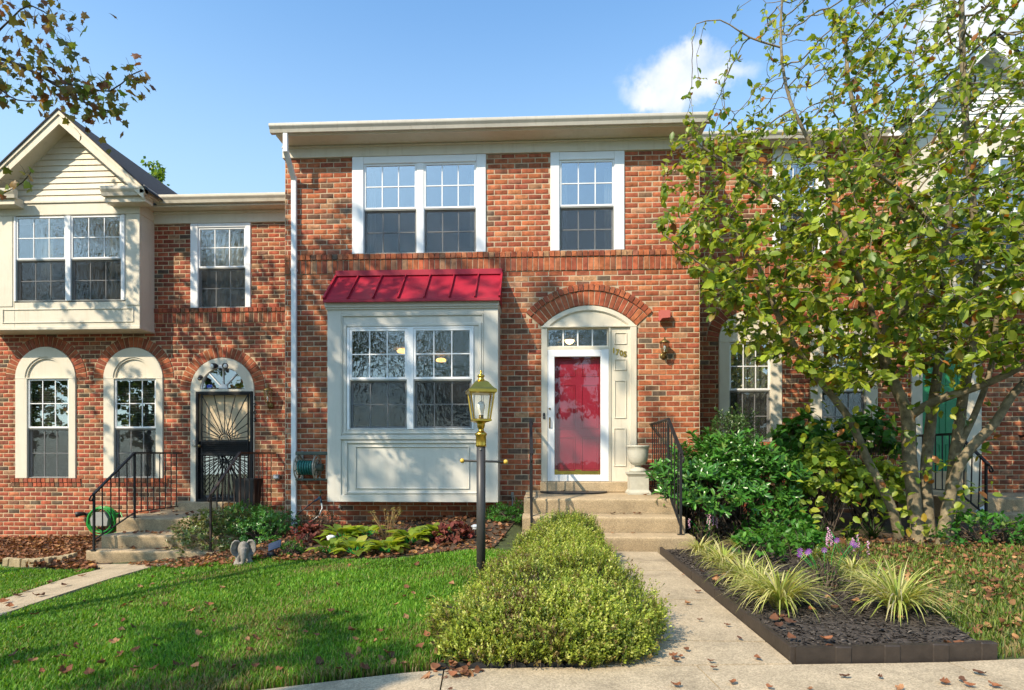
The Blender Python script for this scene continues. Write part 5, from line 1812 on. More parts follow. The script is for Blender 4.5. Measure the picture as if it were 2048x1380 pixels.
def wall_bits():
    # faded red alarm box
    x0, x1, z0, z1 = PR(1319, 622, 1339, 639, -.06)
    a = MB()
    a.prism([(x0, z1), (x1, z1), (x1, z0 + .02), (x0 + .03, z0 + .01), (x0, z0 - .03)], -.12, -.035)
    a.box(x0 - .005, x1 + .005, -.036, -.008, z0 - .005, z1 + .005, .004)
    a.build('alarm_box', M['alarm'], None, 'faded red alarm box on brick above the lantern', 'alarm box')
    # doorbell
    p = P(1088, 831.5, -.02)
    d = MB().box(p.x - .018, p.x + .018, -.032, -.0125, p.z - .05, p.z + .045, .012)
    bell = d.build('doorbell', M['black_plastic'], None, 'small black doorbell on the cream door frame', 'doorbell')
    MB().lathe((0, 0, 0), [(.009, 0), (.009, .003), (.006, .004)], 12).build('button', M['grey_plastic'], bell)
    bell.children[0].location = (0, -.01, .03); bell.children[0].rotation_euler = (math.pi / 2, 0, 0)
    # conduit under the bay's right end
    x = P(1025, 1000, -.03).x
    c = empty('wall_conduit', (x, -.03, .1), 'thin grey conduit with outlet fitting on brick left of the landing', 'conduit')
    MB().tube([(x, -.03, -.1), (x, -.03, P(1025, 993, 0).z)], .011, 8).build('pipe', M['grey_plastic'], c)
    MB().box(x - .022, x + .022, -.06, -.008, P(1025, 995, 0).z, P(1025, 984, 0).z, .008).build('fitting', M['grey_plastic'], c)
    # outlet on the left house
    x0, x1, z0, z1 = PR(547, 949, 560, 958, 1.58)
    o = MB().box(x0, x1, 1.55, 1.592, z0, z1, .006).build('wall_outlet', M['grey_plastic'], None, 'grey outlet cover low on brick beside the downspout', 'outlet')
    MB().box(x0 + .02, x1 - .02, 1.543, 1.551, z0 + .018, z1 - .018, .003).build('cover', M['white'], o)
    # security camera and flood light over the iron door
    p = P(397, 753, 1.5)
    s = empty('security_camera', (p.x, 1.57, p.z - .06), 'black security camera on the arch left of the fanlight', 'camera')
    MB().lathe((p.x, 1.565, p.z - .02), [(.04, 0), (.04, .03), (.02, .05)], 14).build('mount', M['black_plastic'], s)
    MB().tube([(p.x, 1.55, p.z + .01), (p.x + .03, 1.5, p.z - .02), (p.x + .055, 1.44, p.z - .05)], [.028, .034, .036], 14).build('body', M['black_plastic'], s)
    MB().sphere((p.x + .058, 1.435, p.z - .053), .022, 10, 8).build('lens', M['glass'], s)
    p = P(441, 735, 1.5)
    f = empty('flood_light', (p.x, 1.57, p.z - .08), 'twin head flood light at the top of the fanlight', 'flood light')
    MB().box(p.x - .05, p.x + .05, 1.5, 1.575, p.z - .03, p.z + .05, .012).build('housing', M['white'], f)
    MB().sphere((p.x, 1.49, p.z - .035), .03, 12, 8).build('sensor', M['black_plastic'], f)
    for sx in (-1, 1):
        hd = MB().tube([(p.x + sx * .05, 1.53, p.z + .03), (p.x + sx * .085, 1.49, p.z + .03), (p.x + sx * .12, 1.44, p.z + .02)], [.015, .045, .055], 14)
        hd.build('lamp_head', M['black_plastic'], f)
        MB().sphere((p.x + sx * .121, 1.438, p.z + .019), .042, 12, 8, (1, .5, 1)).build('lens', M['bulb'], f)
    # sensor light low left, spigot
    p = P(160, 1028, 1.5)
    sp = empty('garden_spotlight', (p.x, 1.58, p.z - .05), 'small dark spotlight on brick beside the green hose coil', 'light')
    MB().box(p.x - .0, p.x + .12, 1.56, 1.592, p.z - .03, p.z + .02, .01).build('bracket', M['black_plastic'], sp)
    MB().tube([(p.x + .05, 1.55, p.z), (p.x - .02, 1.5, p.z), (p.x - .06, 1.46, p.z - .01)], [.03, .045, .05], 14).build('head', M['black_plastic'], sp)
    MB().lathe((0, 0, 0), [(.042, 0), (.04, .004)], 14).build('lens', M['glass_plain'], sp)
    l = sp.children[-1]; l.location = (-.065, -.135, .04); l.rotation_euler = (math.radians(90), 0, math.radians(-50))


wall_bits()


def hose_reel():
    Yc = -.22
    c = P(613, 935, Yc)
    R_ = empty('hose_reel', (c.x, Yc, c.z - .2), 'wall mounted hose reel wound with teal hose beside the downspout', 'hose reel')
    xa, xb = P(597, 935, Yc).x, P(634, 935, Yc).x
    for x in (xa, xb):
        m = MB()
        pts = [(x, Yc + .185 * math.cos(t), c.z + .185 * math.sin(t)) for t in [2 * math.pi * i / 28 for i in range(29)]]
        m.tube(pts, .011, 8, cap=False)
        m.build('flange', M['taupe'], R_)
        sp = MB()
        for k in range(6):
            a = k * math.pi / 3 + .3
            sp.bar((x, Yc, c.z), (x, Yc + .18 * math.cos(a), c.z + .18 * math.sin(a)), .014, .022)
        ptr = [(x, Yc + .115 * math.cos(t), c.z + .115 * math.sin(t)) for t in [2 * math.pi * i / 20 for i in range(21)]]
        sp.tube(ptr, .009, 6, cap=False)
        sp.build('spokes', M['taupe'], R_)
    h = MB()
    pts = []
    turns = 13
    for i in range(turns * 16 + 1):
        t = i / 16
        f = t / turns
        pts.append((xa + .02 + (xb - xa - .04) * f, Yc + (.098 + .012 * math.sin(t * 3.1)) * math.cos(2 * math.pi * t), c.z + (.098 + .012 * math.sin(t * 3.1)) * math.sin(2 * math.pi * t)))
    h.tube(pts, .0125, 7)
    h.build('hose', M['hose_teal'], R_)
    MB().tube([(xa, Yc, c.z), (xb + .09, Yc, c.z)], .06, 12).build('drum', M['green_plastic'], R_)
    xt0, xt1 = P(593, 906, Yc).x, P(657, 906, Yc).x
    MB().box(xt0, xt1, Yc - .05, Yc + .02, P(613, 910, Yc).z, P(613, 903, Yc).z, .008).build('tray', M['green_plastic'], R_)
    MB().box(xt0, xt1, Yc - .05, Yc + .02, P(613, 961, Yc).z, P(613, 957, Yc).z, .006).build('lower_bar', M['green_plastic'], R_)
    for x in (xt0 + .012, xt1 - .02):
        m = MB()
        m.bar((x, -.012, c.z + .24), (x, Yc - .03, c.z + .22), .025, .03); m.bar((x, -.012, c.z - .2), (x, Yc - .03, c.z - .18), .025, .03)
        m.bar((x, Yc - .02, c.z - .19), (x, Yc - .02, c.z + .235), .022, .03, (0, 1, 0)); m.bar((x, -.02, c.z - .22), (x, -.02, c.z + .26), .03, .02, (0, 1, 0))
        m.build('bracket', M['grey_plastic'], R_)
    q = P(640, 957, Yc)
    MB().tube([(q.x - .02, Yc, q.z + .02), (q.x + .05, Yc + .02, q.z - .03), (q.x + .15, Yc + .1, q.z - .08), (q.x + .28, -.04, q.z - .10)], .010, 8).build('loose_hose', M['taupe'], R_)
    # tap with splitter and two short hoses
    t = P(642, 990, -.06)
    T = empty('garden_tap', (t.x, 0, t.z - .1), 'wall tap with blue splitter and short hoses under the hose reel', 'tap')
    MB().tube([(t.x, -.005, t.z + .03), (t.x, -.09, t.z + .03), (t.x, -.11, t.z - .02)], .013, 8).build('spout', M['brass_dull'], T)
    MB().lathe((t.x, -.075, t.z + .04), [(.008, 0), (.008, .025), (.03, .03), (.03, .037)], 10).build('handle', M['hose_teal'], T)
    bl = mat('blue_fitting', (.03, .07, .12), rough=.4, var=.1)
    m = MB(); m.box(t.x - .025, t.x + .02, -.135, -.09, t.z - .06, t.z - .02, .008); m.tube([(t.x - .01, -.11, t.z - .05), (t.x - .08, -.12, t.z - .09)], .018, 8); m.tube([(t.x + .01, -.11, t.z - .05), (t.x + .03, -.12, t.z - .12)], .016, 8)
    m.build('splitter', bl, T)
    MB().tube([(t.x - .08, -.12, t.z - .09), (t.x - .22, -.14, t.z - .2), (t.x - .36, -.2, t.z - .33)], .010, 8).build('short_hose', M['black_plastic'], T)
    MB().tube([(t.x + .03, -.12, t.z - .12), (t.x + .05, -.14, t.z - .2), (t.x, -.16, t.z - .32), (t.x - .1, -.2, t.z - .4)], .011, 8).build('short_hose', M['bulb'], T)
    # valve box cover under the bay
    v = P(680, 1013, -.02)
    MB().lathe((v.x, -.025, v.z - .03), [(.012, 0), (.03, .012), (.022, .04), (.01, .06)], 10).build('wall_valve', M['grey_plastic'], None, 'small grey valve on brick just under the bay window', 'valve')


hose_reel()


def downspout_sleeve():
    p = P(592, 1040, -.1)
    zz = ground(p.x, -.1)
    m = MB().box(p.x - .055, p.x + .055, -.15, -.02, zz, zz + .20, .01)
    dot = mat('blue_floral_cloth', (.75, .77, .8), rough=.8, var=0)
    nt = dot.node_tree
    vo = nt.nodes.new('ShaderNodeTexVoronoi'); vo.inputs['Scale'].default_value = 34
    geo = nt.nodes.new('ShaderNodeNewGeometry'); nt.links.new(geo.outputs['Position'], vo.inputs['Vector'])
    rp = nt.nodes.new('ShaderNodeValToRGB'); rp.color_ramp.elements[0].position = .38; rp.color_ramp.elements[0].color = (.02, .035, .14, 1)
    rp.color_ramp.elements[1].position = .42; rp.color_ramp.elements[1].color = (.75, .78, .82, 1)
    nt.links.new(vo.outputs['Distance'], rp.inputs[0]); nt.links.new(rp.outputs[0], nt.nodes['Principled BSDF'].inputs['Base Color'])
    m.build('downspout_sleeve', dot, None, 'blue and white patterned sleeve around the downspout foot', 'sleeve')


downspout_sleeve()


def green_hose():
    c = P(204, 1040, 1.45)
    H_ = empty('hose_coil', (c.x, 1.5, c.z - .28), 'bright green hose coiled on a grey wall hanger beside the left steps', 'hose')
    for k in range(7):
        r = .235 + .012 * (k % 3) + rnd.uniform(-.012, .012)
        dx, dz = rnd.uniform(-.015, .015), rnd.uniform(-.02, .01)
        pts = []
        for i in range(33):
            t = 2 * math.pi * i / 32
            pts.append((c.x + dx + r * (1.06 if math.sin(t) < 0 else 1) * math.cos(t) * .98, 1.555 - .026 * k, c.z + dz + r * .98 * math.sin(t)))
        MB().tube(pts, .0125, 7, cap=False).build('loop', M['hose_green'], H_)
    pts = [(c.x + .22, 1.5, c.z + .1), (c.x + .34, 1.48, c.z + .14), (c.x + .42, 1.45, c.z - .02), (c.x + .38, 1.42, c.z - .2), (c.x + .2, 1.42, c.z - .26)]
    MB().tube(pts, .0125, 7).build('loop', M['hose_green'], H_)
    MB().prism([(c.x - .15, c.z - .1), (c.x + .15, c.z - .1), (c.x + .17, c.z + .03), (c.x + .10, c.z + .15), (c.x - .1, c.z + .15), (c.x - .17, c.z + .03)], 1.37, 1.595).build('hanger', M['grey_plastic'], H_)


green_hose()


def urn():
    Y0 = -.40
    a, b = P(1253, 891, Y0), P(1299, 891, Y0)
    cx = (a.x + b.x) / 2
    Rr = (b.x - a.x) / 2
    base = .6
    y = Y0
    pd = empty('pedestal', (cx, y, base), 'white square pedestal on the landing under the stone urn', 'pedestal')
    zt = P(1276, 944, y).z
    h = zt - base
    w = .155
    MB().lathe((cx, y, base), [(w + .01, .002), (w + .01, .03), (w - .012, .055), (w - .02, .07), (w - .02, h - .06), (w - .008, h - .05), (w + .004, h - .03), (w + .012, h - .025), (w + .012, h)], sq=True).build('block', M['urn'], pd)
    U = empty('urn', (cx, y, zt), 'weathered stone urn standing on the white pedestal', 'urn')
    H_ = P(1276, 891, y).z - zt
    MB().lathe((cx, y, zt + .001), [(.125, 0), (.125, .03), (.09, .055), (.05, .075), (.042, .09), (.06, .10)], 24).build('foot', M['urn'], U)
    MB().lathe((cx, y, zt + .001), [(.055, .098), (.10, .115), (.135, .16), (.148, .23), (.155, H_ - .08), (Rr * .93, H_ - .03), (Rr, H_ - .022), (Rr, H_), (Rr * .88, H_), (Rr * .80, H_ - .06), (.09, H_ - .10)], 28).build('bowl', M['urn'], U)
    # door mat
    mx0, mx1 = P(1080, 987, -.25).x, P(1216, 987, -.25).x
    pts = []
    m = MB()
    n = 30
    vs = []
    for i in range(n + 1):
        t = math.pi * i / n
        vs.append(((mx0 + mx1) / 2 + (mx1 - mx0) / 2 * math.cos(t), -.10 - .48 * math.sin(t)))
    m.faces([(x, y_, .626) for x, y_ in vs] + [(x, y_, .602) for x, y_ in vs], [tuple(range(n + 1))[::-1], tuple(range(n + 1, 2 * n + 2))] + [(i, i + 1, i + n + 2, i + n + 1) for i in range(n)] + [(n, 0, n + 1, 2 * n + 1)])
    m.build('door_mat', M['black_plastic'], None, 'half round black door mat on the landing', 'mat')


urn()


def elephant():
    g = G(487, 1131)
    d = (g.y + DCAM) * math.cos(TH) - g.x * math.sin(TH)
    s = d / FX                                # metres per photo pixel there
    x, y, z = g.x, g.y, g.z - .01
    E = empty('elephant_statue', (x, y, z), 'grey stone elephant statue with big ears on the lawn edge', 'statue')
    b = MB()
    b.sphere((x + .01, y + .10, z + .15), .15, 20, 14, (1.0, .95, 1.05))             # body
    b.sphere((x, y, z + .28), .115, 20, 14, (.86, .85, 1.08))                          # head
    b.sphere((x, y - .02, z + .34), .085, 16, 12, (.9, .8, .8))
    for sx in (-1, 1):
        b.sphere((x + sx * .10, y - .02, z + .05), .07, 14, 10, (.95, 1.2, .8))        # feet
        b.sphere((x + sx * .085, y + .0, z + .13), .06, 14, 10, (.8, .9, 1.3))
    tr = [(x, y - .085, z + .29), (x + .002, y - .125, z + .22), (x + .004, y - .14, z + .15), (x, y - .135, z + .09), (x - .025, y - .13, z + .055), (x - .06, y - .13, z + .055), (x - .075, y - .13, z + .085)]
    b.tube(tr, [.062, .055, .046, .038, .032, .027, .024], 14)
    o = b.build('body', M['stone'], E)
    r = o.modifiers.new('remesh', 'REMESH'); r.mode = 'VOXEL'; r.voxel_size = .012; r.use_smooth_shade = True
    sm = o.modifiers.new('smooth', 'SMOOTH'); sm.iterations = 6; sm.factor = .5
    for sx in (-1, 1):
        e = MB()
        pts = [(.03, .36), (.08, .42), (.14, .43), (.185, .39), (.205, .32), (.20, .25), (.17, .19), (.125, .165), (.08, .175), (.045, .22), (.025, .30)]
        n = len(pts)
        cx_, cz_ = sum(p[0] for p in pts) / n, sum(p[1] for p in pts) / n
        # dished ear with a thick rolled rim
        vs = []
        for (k, dep) in ((1.0, .0), (.98, -.022), (.88, -.03), (.78, -.008), (0, .014)):
            for (px_, pz_) in pts:
                fwd = .08 * ((px_ - .03) / .18)
                vs.append((x + sx * (cx_ + (px_ - cx_) * k), y + .005 - fwd + dep + .02, z + cz_ + (pz_ - cz_) * k))
        fs = []
        for j in range(4):
            for i in range(n):
                fs.append((j * n + i, j * n + (i + 1) % n, (j + 1) * n + (i + 1) % n, (j + 1) * n + i))
        e.faces(vs, fs, True)
        back = [(v[0], v[1] + .035, v[2]) for v in vs[:n]]
        e.faces(vs[:n] + back, [(i, (i + 1) % n, n + (i + 1) % n, n + i) for i in range(n)] + [tuple(range(n, 2 * n))], True)
        e.build('ear', M['stone'], E)
        MB().sphere((x + sx * .055, y - .085, z + .30), .010, 8, 6).build('eye', M['stone'], E)
    E.rotation_euler = (0, 0, math.radians(25))
    E.scale = (.74, .78, .80)


elephant()


def planter_box():
    p = PZ(493, 1020, ZL)
    x, y = P(497, 990, .9).x, .9
    z1 = P(493, 957, y).z
    B = MB().lathe((x, y, ZL), [(.13, .002), (.17, z1 - ZL - .03), (.178, z1 - ZL - .028), (.178, z1 - ZL), (.155, z1 - ZL), (.15, z1 - ZL - .05)], sq=True)
    B.build('planter', M['black_plastic'], None, 'tall black square planter in front of the security door', 'planter')
    q = P(462, 990, .75)
    J = empty('carved_pumpkin', (P(452, 985, 1.2).x, 1.2, ZL), 'glowing orange pumpkin jar at the foot of the security door', 'pumpkin')
    jx = P(458, 985, 1.2).x
    om = mat('orange_ceramic', (.55, .2, .03), rough=.5, var=.2, scale=20)
    m = MB()
    prof = [(.02, .0), (.09, .015), (.12, .07), (.115, .13), (.07, .175), (.02, .18)]
    b0 = len(m.v)
    n = 32
    for (r, zz) in prof:
        for i in range(n):
            a = 2 * math.pi * i / n
            rr = r * (1 + .06 * math.cos(8 * a))
            m.v.append((jx + rr * math.cos(a), 1.2 + rr * math.sin(a), ZL + .002 + zz))
    for j in range(len(prof) - 1):
        for i in range(n):
            m.f.append((b0 + j * n + i, b0 + j * n + (i + 1) % n, b0 + (j + 1) * n + (i + 1) % n, b0 + (j + 1) * n + i)); m.sm.append(True)
    m.build('shell', om, J)
    MB().tube([(jx, 1.2, ZL + .17), (jx + .01, 1.2, ZL + .2), (jx + .03, 1.2, ZL + .22)], [.02, .014, .012], 8).build('stalk', M['bark'], J)


planter_box()


def edging():
    """dark plastic boards along the walk and the pavement, each board its own piece"""
    zt = .108
    E = empty('garden_edging', (1.41, -4, 0), 'dark brown board edging along the front walk and pavement round the mulch bed', 'edging')
    ys = np.linspace(-2.3, sw_y(1.4) + .06, 6)
    for a, b in zip(ys[:-1], ys[1:]):
        MB().box(WX1 + .005, WX1 + .035, b + .004, a - .004, ground(1.4, (a + b) / 2) - .03, zt + rnd.uniform(-.006, .004), .005).build('board', M['edging'], E)
        MB().box(WX1 + .002, WX1 + .04, b - .02, b + .02, -.03, zt + .004, .004).build('joint', M['edging'], E)
    xs = np.linspace(WX1 + .02, BX1, 5)
    for i, (a, b) in enumerate(zip(xs[:-1], xs[1:])):
        ya, yb = sw_y(a) + .045, sw_y(b) + .045
        z0, z1 = ground(a, ya), ground(b, yb)
        h = zt + rnd.uniform(-.005, .005)
        m = MB()
        vs = []
        for (x, y, z) in ((a + .012, ya, z0), (b - .012, yb, z1)):
            vs += [(x, y - .018, z - .03), (x, y + .018, z - .03), (x, y + .018, z + h), (x, y - .018, z + h)]
        m.faces(vs, [(0, 4, 7, 3), (1, 2, 6, 5), (3, 7, 6, 2), (0, 1, 5, 4), (0, 3, 2, 1), (4, 5, 6, 7)])
        m.build('board', M['edging'], E)
        j = MB().box(b - .045, b + .045, yb - .026, yb + .026, z1 - .03, z1 + h + .004, .006)
        j.build('joint', M['edging'], E)
    # low black scalloped strip at the foot of the hedge
    F_ = empty('scalloped_edging', (0, sw_y(0) + .06, 0), 'low black scalloped edging strip at the foot of the yellow green hedge', 'edging')
    x = G(850, 1368).x
    while x < .28:
        y = sw_y(x) + .03
        z = ground(x, y)
        m = MB(); m.prism([(x, z - .02), (x + .1, z - .02), (x + .1, z + .028), (x + .085, z + .042), (x + .05, z + .05), (x + .015, z + .042), (x, z + .028)], y - .012, y + .012)
        m.build('scallop', M['black_plastic'], F_)
        x += .105
    # leaning buff bricks along the left leaf bed
    E2 = empty('brick_edging', (-9, 0, -.6), 'row of mossy buff bricks set on edge in the leaf litter', 'edging')
    pp = [(15, 1131), (27, 1132), (39, 1133), (52, 1133), (64, 1133), (76, 1132), (86, 1131), (96, 1130), (106, 1128), (120, 1127), (134, 1124), (148, 1121)]
    for i, (px, py) in enumerate(pp):
        g = G(px, py)
        m = MB().box(-.045, .045, -.05, .05, -.04, .11, .008)
        o = m.build('brick', M['buff_brick'], E2)
        o.location = g - WL[E2.name] + Vector((0, 0, -.03))
        o.rotation_euler = (rnd.uniform(-.1, .1), rnd.uniform(-.12, .25), rnd.uniform(-.25, .25))


edging()


def bed_lights():
    data = [((662, 1096), 'round white path light among the hostas'), ((951, 1075), 'small white path light behind the lamp post')]
    for (p, lab) in data:
        g = G(*p)
        L = empty('path_light', tuple(g), lab, 'light', 'path lights in the flower bed')
        MB().tube([(g.x, g.y, g.z - .05), (g.x, g.y, g.z + .15)], .008, 6).build('stake', M['black_plastic'], L)
        MB().lathe((g.x, g.y, g.z + .11), [(.05, 0), (.055, .03), (.05, .035)], 14).build('lens', M['bulb'], L)
        MB().lathe((g.x, g.y, g.z + .147), [(.062, 0), (.062, .012), (.03, .03)], 14).build('cap', M['white'], L)
    g = G(552, 1117)
    sl = empty('solar_spotlight', tuple(g), 'dark solar spotlight lying tilted beside the elephant statue', 'light')
    m = MB(); m.bar((g.x - .1, g.y, g.z + .14), (g.x + .06, g.y + .02, g.z + .2), .14, .016, (0, -.6, .8)); m.build('solar_panel', mat('solar_cell', (.03, .04, .07), rough=.2, var=.1), sl)
    MB().tube([(g.x - .08, g.y - .05, g.z + .04), (g.x - .02, g.y, g.z + .07)], [.05, .04], 14).build('head', M['black_plastic'], sl)
    MB().tube([(g.x, g.y, g.z - .03), (g.x, g.y, g.z + .16)], .008, 6).build('stake', M['black_plastic'], sl)
    # flat pale stones at the lawn edge
    for k, (px, py) in enumerate(((458, 1123), (397, 1136), (372, 1140))):
        g = G(px, py)
        s = MB().sphere((g.x, g.y, g.z + .01), .07, 12, 8, (1.3, 1, .3))
        s.build('stone', M['stone'], None, ('flat pale stone beside the elephant statue', 'flat pale stone at the foot of the left shrubs', 'flat pale stone by the left path')[k], 'stone', 'flat stones on the lawn edge')
    # pale plastic pipe on the right
    g = G(1945, 1040)
    MB().tube([(g.x - .18, g.y, g.z + .05), (g.x, g.y - .05, g.z + .1), (g.x + .12, g.y - .1, g.z + .2)], .035, 10).build('plastic_pipe', M['white'], None, 'white plastic drain pipe lying right of the magnolia', 'pipe')


bed_lights()
# ------------------------------------------------------------------ foliage kit
def leaf_tpl(w=.5, fold=.12, droop=.12, round_=False):
    """one leaf along +y, folded along its midrib; six triangles"""
    a, b = (.28, .72) if not round_ else (.25, .65)
    wa, wb = (w * .42, w * .42) if not round_ else (w * .46, w * .48)
    V = [(0, 0, 0), (0, .5, -.01), (0, 1, -droop), (-wa, a, fold * wa * 2), (-wb, b, fold * wb * 2 - droop * .4), (wa, a, fold * wa * 2), (wb, b, fold * wb * 2 - droop * .4)]
    F = [(0, 5, 1), (1, 5, 6), (1, 6, 2), (0, 1, 3), (3, 1, 4), (4, 1, 2)]
    return np.array(V), np.array(F)


def small_tpl(w=.45, droop=.1):
    V = [(0, 0, 0), (w * .5, .5, .05), (0, 1, -droop), (-w * .5, .5, .05)]
    return np.array(V), np.array([(0, 1, 2), (0, 2, 3)])


def maple_tpl():
    pts = [(0, 0), (.28, .1), (.5, .02), (.42, .3), (.62, .5), (.3, .55), (.24, .7), (0, 1.0), (-.24, .7), (-.3, .55), (-.62, .5), (-.42, .3), (-.5, .02), (-.28, .1)]
    V = [(0, .35, .06)] + [(x, y, -.18 * abs(x) - .08 * max(0, y - .5)) for x, y in pts]
    n = len(pts)
    return np.array(V), np.array([(0, 1 + i, 1 + (i + 1) % n) for i in range(n)])


def curl_tpl():
    """dry curled leaf lying on the ground"""
    V, F = [], []
    n = 5
    for i in range(n):
        y = i / (n - 1)
        w = .36 * math.sin(math.pi * min(.97, max(.08, y * .9 + .05)))
        lift = .25 * (2 * y - 1) ** 2
        V += [(-w, y - .5, lift + .28 * w), (0, y - .5, lift - .02), (w, y - .5, lift + .22 * w)]
    for i in range(n - 1):
        b = i * 3
        for k in (0, 1):
            F += [(b + k, b + k + 1, b + k + 4), (b + k, b + k + 4, b + k + 3)]
    return np.array(V), np.array(F)


def norm(a):
    return a / np.maximum(1e-9, np.linalg.norm(a, axis=-1, keepdims=True))


def leaves(pos, d, n, size, tpl, col, jitter_col=.18, rs=None):
    """place one template leaf per row: d = direction of the midrib, n = rough face normal"""
    rs = rs or RS
    T, F = tpl
    pos, d, n = np.asarray(pos, float), norm(np.asarray(d, float)), np.asarray(n, float)
    x = norm(np.cross(d, n)); z = np.cross(x, d)
    size = np.asarray(size, float).reshape(-1, 1, 1)
    V = pos[:, None, :] + size * (T[None, :, 0:1] * x[:, None, :] + T[None, :, 1:2] * d[:, None, :] + T[None, :, 2:3] * z[:, None, :])
    k = len(T)
    FF = (F[None] + (np.arange(len(pos)) * k)[:, None, None]).reshape(-1, 3)
    col = np.asarray(col, float)
    if col.ndim == 1: col = np.repeat(col[None], len(pos), 0)
    c = col * (1 + jitter_col * rs.randn(len(pos), 1))
    c = np.clip(c, .004, 1)
    C = np.repeat(c[:, None, :], k, 1).reshape(-1, 3)
    return V.reshape(-1, 3), FF, C


def merge(parts):
    V, F, C, b = [], [], [], 0
    for (v, f, c) in parts:
        V.append(v); F.append(f + b); C.append(c); b += len(v)
    return np.concatenate(V), np.concatenate(F), np.concatenate(C)


def pick(cols, n, rs=None):
    rs = rs or RS
    c = np.array([x for x, _ in cols]); w = np.array([x for _, x in cols], float)
    return c[rs.choice(len(c), n, p=w / w.sum())]


def rand_dir(n, rs=None):
    return norm((rs or RS).randn(n, 3))


# ------------------------------------------------------------------ trees grown towards points in their crown
def grow(nodes, parent, att, step=.13, infl=1.2, kill=.22, iters=120, up=.05, rs=None):
    rs = rs or RS
    nodes = [np.array(p, float) for p in nodes]
    parent = list(parent)
    att = np.array(att, float)
    P_ = np.array(nodes)
    dm = np.full(len(att), 1e9); ix = np.zeros(len(att), int)
    for i0 in range(0, len(P_), 200):
        dd = np.linalg.norm(att[:, None] - P_[None, i0:i0 + 200], axis=2)
        j = dd.argmin(1); v = dd[np.arange(len(att)), j]
        m = v < dm
        dm[m] = v[m]; ix[m] = j[m] + i0
    for it in range(iters):
        if len(att) == 0: break
        act = dm < infl
        if not act.any():
            infl *= 1.3
            if infl > 8: break
            continue
        acc = {}
        vec = norm(att - np.array(nodes)[ix])
        for a in np.nonzero(act)[0]:
            acc.setdefault(ix[a], []).append(vec[a])
        new = []
        for i, vs in acc.items():
            d = np.mean(vs, 0) + np.array((0, 0, up)) + rs.randn(3) * .18
            d = d / max(1e-6, np.linalg.norm(d))
            new.append((i, nodes[i] + d * step))
        b = len(nodes)
        for (i, p) in new:
            nodes.append(p); parent.append(i)
        NP = np.array([p for _, p in new])
        dd = np.linalg.norm(att[:, None] - NP[None], axis=2)
        j = dd.argmin(1); v = dd[np.arange(len(att)), j]
        m = v < dm
        dm[m] = v[m]; ix[m] = j[m] + b
        keep = dm > kill
        att, dm, ix = att[keep], dm[keep], ix[keep]
    return np.array(nodes), np.array(parent)


def pipe_radii(parent, tip=.004, expo=2.35, minr=None):
    n = len(parent)
    acc = np.zeros(n)
    ch = np.zeros(n, int)
    for i in range(n):
        if parent[i] >= 0: ch[parent[i]] += 1
    order = np.arange(n - 1, -1, -1)
    r = np.zeros(n)
    for i in order:
        r[i] = tip if ch[i] == 0 else max(tip, acc[i] ** (1 / expo))
        if minr is not None and i < len(minr): r[i] = max(r[i], minr[i])
        if parent[i] >= 0: acc[parent[i]] += r[i] ** expo
    return r, ch


def branch_mesh(name, nodes, parent, r, mat_, owner, sides=6, cutoff=0.0):
    """tubes along chains of nodes, thick chains first"""
    n = len(nodes)
    kids = [[] for _ in range(n)]
    for i in range(n):
        if parent[i] >= 0: kids[parent[i]].append(i)
    mb = MB()
    starts = [i for i in range(n) if parent[i] < 0]
    stack = [(s, None) for s in starts]
    while stack:
        s, pa = stack.pop()
        chain = [] if pa is None else [pa]
        c = s
        while True:
            chain.append(c)
            if not kids[c]: break
            ks = sorted(kids[c], key=lambda k: -r[k])
            for k in ks[1:]: stack.append((k, c))
            c = ks[0]
        if len(chain) < 2: continue
        rr = [r[i] for i in chain]
        if pa is not None: rr[0] = rr[1]
        if max(rr) < cutoff: continue
        sd = sides + 4 if max(rr) > .03 else (sides if max(rr) > .008 else 4)
        mb.tube([nodes[i] for i in chain], rr, sd, cap=False)
    return mb.build(name, mat_, owner)


def limb_nodes(limbs):
    """limbs: list of (start spec, list of points, radius from, radius to); start is None or an index into earlier limbs' end points"""
    nodes, parent, minr, ends = [], [], [], []
    for (root, pts, r0, r1) in limbs:
        pts = [Vector(p) for p in pts]
        prev = -1
        if root is not None:
            # attach to the nearest existing node
            q = pts[0]
            prev = min(range(len(nodes)), key=lambda i: (Vector(nodes[i]) - q).length)
        L = sum((b - a).length for a, b in zip(pts[:-1], pts[1:]))
        acc = 0
        for k, (a, b) in enumerate(zip(pts[:-1], pts[1:])):
            m = max(1, round((b - a).length / .12))
            for j in range(m + (1 if k == len(pts) - 2 else 0)):
                t = j / m
                # smooth the polyline
                p0 = pts[max(0, k - 1)]; p3 = pts[min(len(pts) - 1, k + 2)]
                q = .5 * ((2 * a) + (b - p0) * t + (2 * p0 - 5 * a + 4 * b - p3) * t * t + (3 * a - p0 - 3 * b + p3) * t ** 3)
                s = (acc + (b - a).length * t) / L
                nodes.append(tuple(q)); parent.append(prev); prev = len(nodes) - 1
                minr.append(r0 + (r1 - r0) * s)
            acc += (b - a).length
    return nodes, parent, minr


MAG = [((.20, .28, .03), 5), ((.27, .35, .036), 5), ((.10, .18, .024), 4), ((.38, .42, .045), 2.8), ((.33, .24, .03), .7), ((.34, .13, .03), .45), ((.17, .08, .03), .3)]


